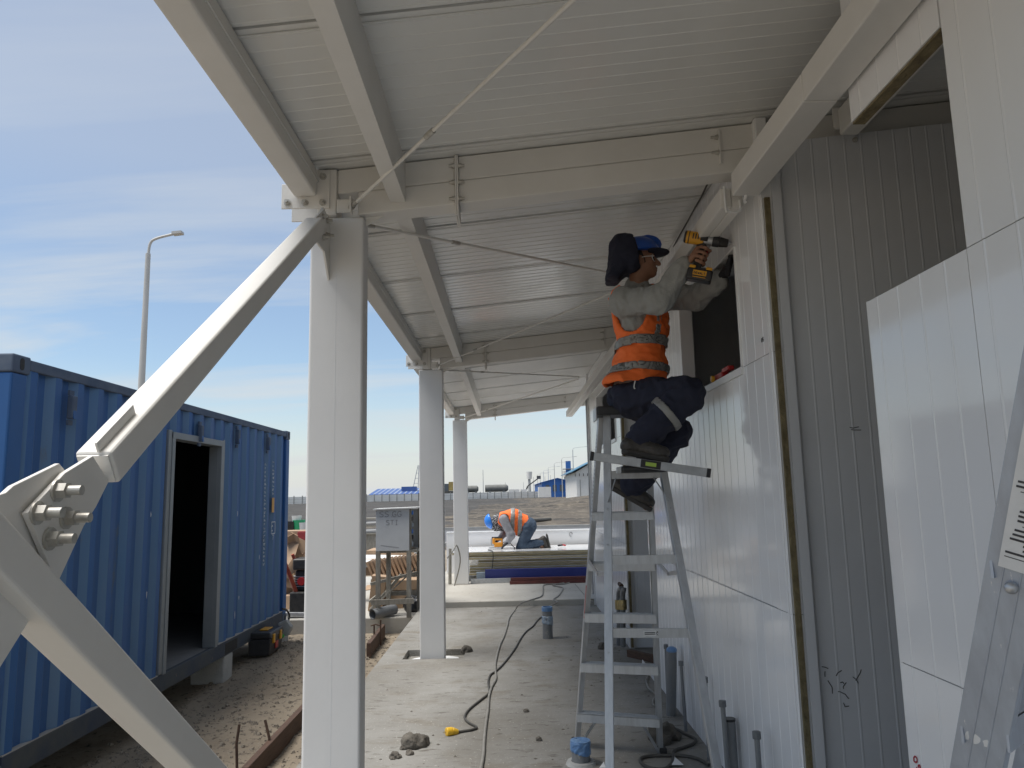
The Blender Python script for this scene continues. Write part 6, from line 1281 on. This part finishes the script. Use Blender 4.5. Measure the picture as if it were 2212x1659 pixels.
# lamp row
def lamp(name, label, x, y, z, h_, arm_, grp, r=.085):
    t = thing(name, label, 'street lamp', (x, y, z), grp)
    b = MB(); b.cyl((x, y, z), (x, y, z+h_), r*1.25, r*.75, 10); b.build('pole', 'far_pole', t, smooth=True)
    b = MB(); b.tube(curve_pts([(x, y, z+h_-.1), (x+arm_*.06, y, z+h_+.32), (x+arm_*.3, y, z+h_+.48), (x+arm_, y, z+h_+.62)], 5), r*.42, 6); b.build('arm', 'far_pole', t, smooth=True)
    b = MB(); b.obox((x+arm_*1.12, y, z+h_+.63), (1, 0, .1), (0, 1, 0), (-.1, 0, 1), (.75*abs(arm_)/2.0, .22, .08)); b.build('lamp_head', 'far_dark' if r > .1 else 'far_pole', t)
    return t
lab = ['first', 'second', 'third', 'fourth', 'fifth', 'sixth', 'seventh']
for k, (u, v, y) in enumerate(((1237,968,150), (1213,988.6,190), (1197,999,220), (1184,1008,255), (1174,1014.6,288), (1166.6,1019.5,319), (1161,1022,338))):
    top = ony(u, v+4, y); z0 = .5; lamp('street_lamp', lab[k]+' street lamp of the row counted from the white shed', top.x, y, z0, top.z-z0, 2.2+.004*y, 'street lamps along the sheds', .10)
pL = ony(320, 548, 22); zg = gz(pL.x, 22); lamp('street_lamp', 'tall grey street lamp rising behind the blue container', pL.x, 22, zg, pL.z-zg, .78, 'street lamps', .098)
# tanks, lattice mast, truck, crane, posts beyond the wall
def tank(label, u0, u1, v0, v1, y):
    a, c = ony(u0, (v0+v1)/2, y), ony(u1, (v0+v1)/2, y); r = (ony(u0, v0, y).z-ony(u0, v1, y).z)/2; t = thing('storage_tank', label, 'tank', ((a.x+c.x)/2, y, a.z-r), 'storage tanks')
    b = MB(); b.cyl((a.x, y, a.z), (c.x-r*.5, y, a.z), r, n=20); b.cyl((c.x-r*.5, y, a.z), (c.x, y, a.z), r, r*.55, 20); b.build('shell', 'far_tank', t, smooth=True)
    for k in range(3): x = a.x+(c.x-a.x)*(.15+.35*k); b = MB(); b.cyl((x, y, a.z), (x+.25, y, a.z), r*1.03, n=20); b.build('hoop', 'far_tank', t, smooth=True)
    for k in range(2): x = a.x+(c.x-a.x)*(.2+.6*k); b = MB(); b.box((x-.4, y-r*.7, .3), (x+.4, y+r*.7, a.z-r*.75)); b.build('saddle', 'far_post', t)
tank('large dark steel tank lying beyond the perimeter wall', 1048, 1098, 1047.5, 1063, 262); tank('smaller dark tank partly hidden by the third column', 1004, 1033.5, 1049.5, 1064, 262)
q0, q1 = ony(959, 1041, 255), ony(984, 1041, 255); tk = thing('yellow_truck', 'yellow and dark site truck beyond the perimeter wall', 'truck', (q0.x+2, 255, .4))
b = MB(); b.box((q0.x, 254, ony(970, 1063, 255).z-1), (q0.x+1.6, 257, ony(970, 1045, 255).z)); b.build('cab', 'far_glass', tk); b = MB(); b.box((q0.x+1.65, 254, ony(970, 1060, 255).z), (q1.x+2, 257, ony(970, 1041, 255).z)); b.build('body', 'far_yellow', tk); b = MB(); b.box((q0.x-.2, 253.9, ony(970, 1064, 255).z-1.2), (q1.x+2.2, 257.1, ony(970, 1060.5, 255).z)); b.build('chassis', 'far_dark', tk)
for k in range(2): b = MB(); c_ = Vector((q0.x+1+2.6*k, 253.8, ony(970, 1064, 255).z-1)); b.cyl(c_, c_+Vector((0, .5, 0)), .7, n=14); b.build('wheel', 'black_rubber', tk)
def pole(label, u, v0, v1, y, r, cat='mast', grp='masts beyond the wall', name='mast', head=None):
    a, c = ony(u, v1, y), ony(u, v0, y); t = thing(name, label, cat, (a.x, y, a.z), grp); b = MB(); b.cyl((a.x, y, a.z-2), (a.x, y, c.z), r, r*.6, 8); b.build('shaft', 'far_pole', t)
    if head: b = MB(); b.cyl((a.x, y, c.z-head[0]), (a.x, y, c.z), head[1]*.8, head[1], 12); b.build('head', 'far_concrete', t)
    return t
pole('thin tall mast between the tanks and the street lamps', 1044, 1015, 1062, 300, .16); pole('concrete water tower shaft beyond the wall', 1144, 1019, 1062, 330, .75, 'water tower', None, 'water_tower', (3.2, 1.35)); pole('second water tower shaft behind the blue shed', 1222, 1017, 1045, 360, .9, 'water tower', None, 'water_tower', (3.0, 1.7))
for k, (u, v) in enumerate(((1131, 1042), (1092, 1042), (1082, 1045), (1070, 1045), (1153, 1030), (1178, 1029), (1190, 1026))): pole('thin far pole standing on the hazy skyline', u, v, 1063, 340, .12, 'pole', 'far skyline poles', 'far_pole')
a, m_, c = ony(1135.5, 1062, 290), ony(1140, 1050, 290), ony(1163, 1033, 290); t = thing('lift_boom', 'raised dark boom of a lift beyond the wall', 'boom lift', tuple(a)); b = MB(); b.bar(a, m_, .55, .55, up=(0, -1, 0)); b.build('lower_boom', 'far_dark', t); b = MB(); b.bar(m_, c, .42, .42, up=(0, -1, 0)); b.build('upper_boom', 'far_dark', t); b = MB(); b.box((c.x-.6, 289, c.z-.3), (c.x+.9, 291, c.z+.9)); b.build('basket', 'far_dark', t)
for k, (u0, u1) in enumerate(((1099, 1110), (1110, 1122), (1124, 1138))):
    a, c = ony(u0, 1057, 250), ony(u1, 1063, 250); b = MB(); b.box((a.x, 249, .5), (c.x, 253, a.z)); tag(b.build('low_hut', 'far_concrete', bevel=.02), ('pale hut touching the end of the large tank', 'pale hut between the large tank and the boom', 'pale hut below the raised boom')[k], 'hut')
a = ony(1179, 1060, 225); b = MB(); b.box((a.x-2.2, 224, .5), (a.x+1.5, 228, ony(1179, 1052, 225).z)); tag(b.build('white_cabin', 'far_white', bevel=.02), 'white cabin in front of the bright blue shed', 'cabin')
a, c = ony(890, 1063, 300), ony(905, 1020, 300); t = thing('lattice_mast', 'slender lattice mast partly hidden by the pocket column', 'mast', tuple(a)); b = MB(); b.cyl(ony(891, 1060, 300), ony(903, 1005, 300), .16, n=6); b.build('chord', 'far_pole', t); b = MB(); b.cyl(ony(903, 1060, 300), ony(905, 1005, 300), .16, n=6); b.build('chord', 'far_pole', t)
for k in range(5): b = MB(); b.cyl(ony(891+2.6*k, 1055-11*k, 300), ony(903+.4*k, 1055-11*k, 300), .10, n=5); b.build('rung', 'far_pole', t)
# ================================================================== small things on the slab
def cable(name, label, pts, r, mat, z=None):
    b = MB(); b.tube(curve_pts(pts, 7), r, 8); o = b.build(name, mat, smooth=True); return o
zf = lambda u, v, r=.011: Vector(onz(u, v, r))
def zoomA(x, y): return ((1400+x*.5425)/1.80832, (2200+y*.5425)/1.80832)      # crop of the floor -> frame pixels
def fl(pts, r):
    o = []
    for x, y in pts:
        u, v = zoomA(x, y); q_ = onz(u, v, r); o.append(onz(u, v, .085+r) if q_.y > 11.45 else q_)
    return o
c1 = fl([(1640,70),(1560,118),(1480,150),(1345,155),(1330,190),(1320,235),(1250,262),(1165,292),(1125,340),(1085,395),(1072,450),(1050,520),(1015,600),(990,700),(985,760),(990,830),(960,890),(940,960),(932,1060),(915,1180),(905,1290),(900,1380),(880,1500),(860,1640)], .011)
t = thing('extension_cable', 'long grey extension cable running down the concrete floor', 'cable', tuple(c1[-1])); b = MB(); b.tube(curve_pts(c1, 7), .0100, 8); b.build('cord', 'cable_grey', t, smooth=True)
c2 = fl([(1470,60),(1500,90),(1545,118),(1480,140),(1400,160),(1470,175),(1462,205),(1440,235),(1405,262),(1430,285),(1340,325)], .010)
c2b = fl([(1325,380),(1290,410),(1255,455),(1210,490),(1170,540),(1130,610),(1080,680),(1030,740),(985,780),(950,805),(935,850),(940,900),(940,935),(880,985),(800,1050),(765,1105),(790,1145),(850,1180),(820,1198),(760,1208),(716,1216)], .010)
t = thing('extension_cable', 'dark twisted cable ending in the yellow plug', 'cable', tuple(c2b[-1]))
b = MB(); b.tube(curve_pts(c2, 6), .010, 8); b.build('cord', 'cable_grey', t, smooth=True)
b = MB(); b.tube(curve_pts(c2b, 7), .0088, 8); b.build('cord', 'cable_dark', t, smooth=True)
e = c2b[-1]; d = (c2b[-1]-c2b[-2]); d.z = 0; d.normalize(); b = MB(); b.cyl(e, e+d*.045+Vector((0, 0, .012)), .018, .028, 12); b.cyl(e+d*.045+Vector((0, 0, .012)), e+d*.088+Vector((0, 0, .014)), .030, .029, 12); pg = b.build('plug', 'plug_yellow', t, bevel=.004, smooth=True)
for s in (-1, 1): b = MB(); k_ = e+d*.088+Vector((0, 0, .014)); b.bar(k_+Vector((0, .010*s, 0)), k_+Vector((0, .010*s, 0))+d*.022, .006, .002); b.build('prong', 'brass', pg)
def zoomB(x, y): return ((2100+x*.60280)/1.80832, (2000+y*.60280)/1.80832)
def flB(pts, r): return [onz(*zoomB(x, y), r) for x, y in pts]
c3 = flB([(650,1050),(715,1055),(705,1095),(720,1140),(760,1175),(775,1190),(752,1215),(750,1250),(790,1260)], .009); b = MB(); b.tube(curve_pts(c3, 6), .009, 8); tag(b.build('cable', 'cable_grey', smooth=True), 'thin grey cable wriggling along the foot of the white wall', 'cable')
c4 = flB([(820,1390),(900,1408),(960,1440),(1020,1470),(1010,1500),(950,1525),(890,1545),(880,1580),(870,1625),(820,1665),(740,1660),(680,1635),(665,1600),(720,1582),(830,1578),(940,1580),(1040,1600),(1110,1640)], .010); b = MB(); b.tube(curve_pts(c4, 7), .0105, 8); tag(b.build('cable', 'cable_dark', smooth=True), 'dark cable looped on the floor under the ladder', 'cable')
# pipe stubs in the floor
def wrapped_pipe(label, u, vb, r, h_, tape, film_z, cap=False):
    p = Vector(onz(u, vb, 0)); p.y += r; t = thing('pipe_stub', label, 'pipe', tuple(p), 'pipe stubs in the floor')
    b = MB(); b.lathe([(r, -.02), (r, h_), (r*.86, h_), (r*.86, h_-.08)], p, 22); b.build('pipe', 'pvc_grey', t, smooth=True)
    f = Field(tuple(p+Vector((-r-.06, -r-.06, -.02))), tuple(p+Vector((r+.06, r+.06, h_+.06))), .006); f.cap(p+Vector((0, 0, film_z[0])), p+Vector((0, 0, film_z[1])), r+.003-.05*0, r+.003, .01); f.D = np.maximum(f.D, -f.plane(np.array(p)+np.array((0, 0, film_z[0])), (.25, 0, 1))); f.D = np.maximum(f.D, f.plane(np.array(p)+np.array((0, 0, film_z[1])), (0, 0, 1))); f.mesh('plastic_wrap', tape, t, fold=.006, fscale=24, seed=u, smooth=1)
    b = MB(); b.lathe([(r+.004, h_-.045), (r+.005, h_+.003), (r*.85, h_+.004), (r*.84, h_-.03)], p, 22); b.build('blue_tape', 'blue_tape', t, smooth=True); b = MB(); b.cyl(p+Vector((0, 0, h_-.03)), p+Vector((0, 0, h_-.028)), r*.85, n=20); b.build('taped_mouth', 'blue_tape', t)
    return t
wrapped_pipe('grey pipe stub wrapped in film standing mid floor', 1184, 1381, .058, .35, 'plastic_film', (.16, .25))
t = wrapped_pipe('short pipe stub with blue tape at the ladder foot', 1257, 1657, .056, .135, 'blue_tape', (.065, .135))
p = Vector(onz(1257, 1657, 0)); b = MB(); b.lathe([(.095, 0), (.085, .018), (.06, .02)], p+Vector((0, .056, 0)), 14); b.build('mortar_collar', 'block_concrete', t, smooth=True)
P_ = [(1528,398), (1515,425), (1498,455), (1480,488), (1466,512), (1455,533)]
b = MB(); b.tube(curve_pts([onz(u, v, 3.428) for u, v in P_], 5), .006, 6); tag(b.build('cable', 'cable_dark', smooth=True), 'thin dark cable running along the soffit above the drilling worker', 'cable')
# pipes against the wall
def wall_pipe(label, ut, vt_, ub, vb, r, cap='coupler', x=1.18):
    a, c = Vector(onx(ut, vt_, x)), Vector(onx(ub, vb, x)); c.z = 0; t = thing('pipe', label, 'pipe', tuple(c), 'pipes along the white wall')
    b = MB(); b.cyl(c, a, r, n=14); b.build('tube', 'pvc_grey', t, smooth=True); d = (a-c).normalized()
    if cap == 'coupler': b = MB(); b.cyl(a-d*.028, a+d*.006, r*1.55, n=10); b.build('end_cap', 'pvc_cap', t, bevel=.002)
    elif cap == 'tape':
        b = MB(); b.sphere(a, r*1.05, 12, 8, (1, 1, .7)); b.build('taped_end', 'blue_tape', t, smooth=True)
    else: b = MB(); b.cyl(a-d*.01, a+d*.003, r*1.06, n=14); b.build('rim', 'black_plastic', t)
zB = lambda x, y: zoomB(x, y)
def wp(label, x0, y0, x1, y1, r, cap='coupler', x=1.19): (a, b_), (c, d_) = zB(x0, y0), zB(x1, y1); wall_pipe(label, a, b_, c, d_, r, cap, x)
wp('thin capped pipe just behind the fat taped pipe', 831, 862, 842, 1200, .0115); wp('fat pipe with blue taped end against the wall', 869, 895, 865, 1298, .038, 'tape', 1.17); wp('thin capped pipe in front of the fat taped pipe', 928, 970, 962, 1430, .0115); wp('thin capped pipe seen behind the ladder prop rail', 1084, 1075, 1115, 1640, .0125, x=1.20)
wp('thin capped pipe before the fat dark pipe', 1197, 1228, 1235, 1660, .0135, x=1.16); wp('fat dark open pipe against the wall', 1240, 1340, 1262, 1660, .034, 'rim', 1.20); wp('thin capped pipe closest to the doorway edge', 1418, 1430, 1440, 1660, .0135, x=1.17)
# plumbing with brass valves on the far wall
t = thing('pipe_pair', 'pair of grey water pipes with brass valves by the second doorway', 'pipes', (1.18, 8.0, 0))
P = lambda x, y: Vector(onx(*zoomB(x, y), 1.16))
for dx in (0, 26):
    b = MB(); b.tube(curve_pts([P(528+dx, 880).lerp(P(528+dx, 860), .5), P(527+dx, 760), P(527+dx, 640), P(525+dx, 540), P(532+dx, 505), P(545+dx*.5, 495)], 4), .028, 10); b.build('pipe', 'pvc_grey', t, smooth=True)
    b = MB(); a = P(527+dx, 600); b.cyl(a-Vector((0, 0, .05)), a+Vector((0, 0, .05)), .042, n=8); b.cyl(a, a+Vector((0, -.07, 0)), .018, n=8); b.build('valve', 'brass', t, bevel=.004)
b = MB(); b.tube([P(540, 500), P(545, 478), P(530, 466)], .022, 8); b.build('rusty_stub', 'rust', t, smooth=True)
# red tool on the window sill
p = Vector(onx(1555, 800, 1.27)); t = thing('rivet_gun', 'small red tool with yellow knob left on the window sill', 'hand tool', tuple(p))
sz = 2.2895; y0 = p.y
b = MB(); b.box((1.250, y0-.10, sz+.004), (1.292, y0+.09, sz+.040)); b.build('body', 'tool_red', t, bevel=.006); b = MB(); b.box((1.252, y0-.22, sz+.03), (1.290, y0-.09, sz+.055)); b.build('handle', 'tool_red', t, bevel=.006)
b = MB(); b.cyl((1.245, y0+.04, sz+.016), (1.225, y0+.04, sz+.016), .020, n=12); b.build('yellow_knob', 'tool_yellow', t, bevel=.003, smooth=True); b = MB(); b.box((1.252, y0+.092, sz+.003), (1.290, y0+.15, sz+.036)); b.build('black_end', 'black_plastic', t, bevel=.008)
# lumps of mud and offcuts on the floor
def lump(label, u, v, r, grp='mud lumps on the floor', mat='mud', sq=(1, 1, .7), cat='mud lump'):
    p = Vector(onz(u, v, 0)); f = Field(tuple(p-Vector((r*2, r*2, .02))), tuple(p+Vector((r*2, r*2, r*2))), r/7); rr_ = random.Random(int(u*7+v))
    for k in range(6): f.ell(np.array(p)+np.array((rr_.uniform(-.5, .5)*r, rr_.uniform(-.4, .4)*r, rr_.uniform(0, .6)*r*sq[2])), np.eye(3), (r*rr_.uniform(.4, .7),)*3, r*.15)
    f.D = np.maximum(f.D, -f.plane((0, 0, .0005), (0, 0, 1))); o = f.mesh('mud_lump', mat, None, fold=r*.34, fscale=.9/r, seed=u, smooth=0); return tag(o, label, cat, grp)
lump('large dark mud lump lying beside the yellow plug', 897, 1612, .072); lump('small mud crumb beside the large lump', 872, 1618, .028); lump('pointed mud crumb lying apart from the large lump', *zoomA(268, 1405), .032); lump('round mud crumb touching the large lump', *zoomA(365, 1378), .026); lump('dark lump beside the column pocket', *zoomA(785, 635), .055); lump('dark mud lump by the ladder foot', *zoomB(840, 1480), .095); lump('dark clod near the pipe pair', *zoomB(415, 885), .06); lump('flat mud patch near the cable', *zoomA(1210, 1070), .020); lump('low mud scatter in the middle of the floor', *zoomA(1300, 1275), .022)
b = MB(); n_ = 12; b.prism([(-.815+.30*cos(i*2*pi/n_)*random.uniform(.85, 1), 8.21+.215*sin(i*2*pi/n_)*random.uniform(.85, 1), -.0645) for i in range(n_)], (0, 0, .008)); tag(b.build('mortar_bed', 'trim_white'), 'white mortar bed round the column in the floor pocket', 'mortar')
b = MB(); q0_, q1_, q2_ = [onz(*zoomB(*k), .012) for k in ((880, 1580), (945, 1640), (870, 1640))]; b.prism([q0_, q1_, q2_], (0, 0, .003)); tag(b.build('sheet_offcut', 'trim_white'), 'triangular white sheet offcut lying on the dark cable', 'offcut')
b = MB(); q0_, q1_, q2_ = [onz(*zoomB(*k), .003) for k in ((430, 1620), (440, 1659), (400, 1659))]; b.prism([q0_, q1_, q2_], (0, 0, .003)); tag(b.build('sheet_offcut', 'trim_white'), 'small white sheet offcut by the ladder prop rail', 'offcut')
b = MB(); p = onz(*zoomB(685, 950), 0); b.obox(p+Vector((.08, -.2, .035)), (.55, -.83, 0), (.83, .55, 0), (0, 0, 1), (.75, .05, .07)); tag(b.build('timber_sill', 'timber_red', bevel=.003), 'rough timber lying at the second doorway threshold', 'timber')
b = MB(); p = onz(*zoomB(730, 1075), 0); b.prism([(1.238, p.y+.5, .0), (1.238, p.y-.25, .0), (1.243, p.y-.25, .05), (1.243, p.y+.5, .05)], (.004, 0, 0)); tag(b.build('base_flashing', 'trim_white'), 'narrow white flashing strip at the foot of the wall', 'flashing')
b = MB(); b.tube(curve_pts([onz(*zoomA(1560, 150), .087), onz(*zoomA(1600, 195), .087), onz(*zoomA(1640, 240), .087), onz(*zoomA(1690, 280), .087)], 4), .006, 6); tag(b.build('cable', 'cable_grey', smooth=True), 'thin pale cord on the rear slab near the end post', 'cable')
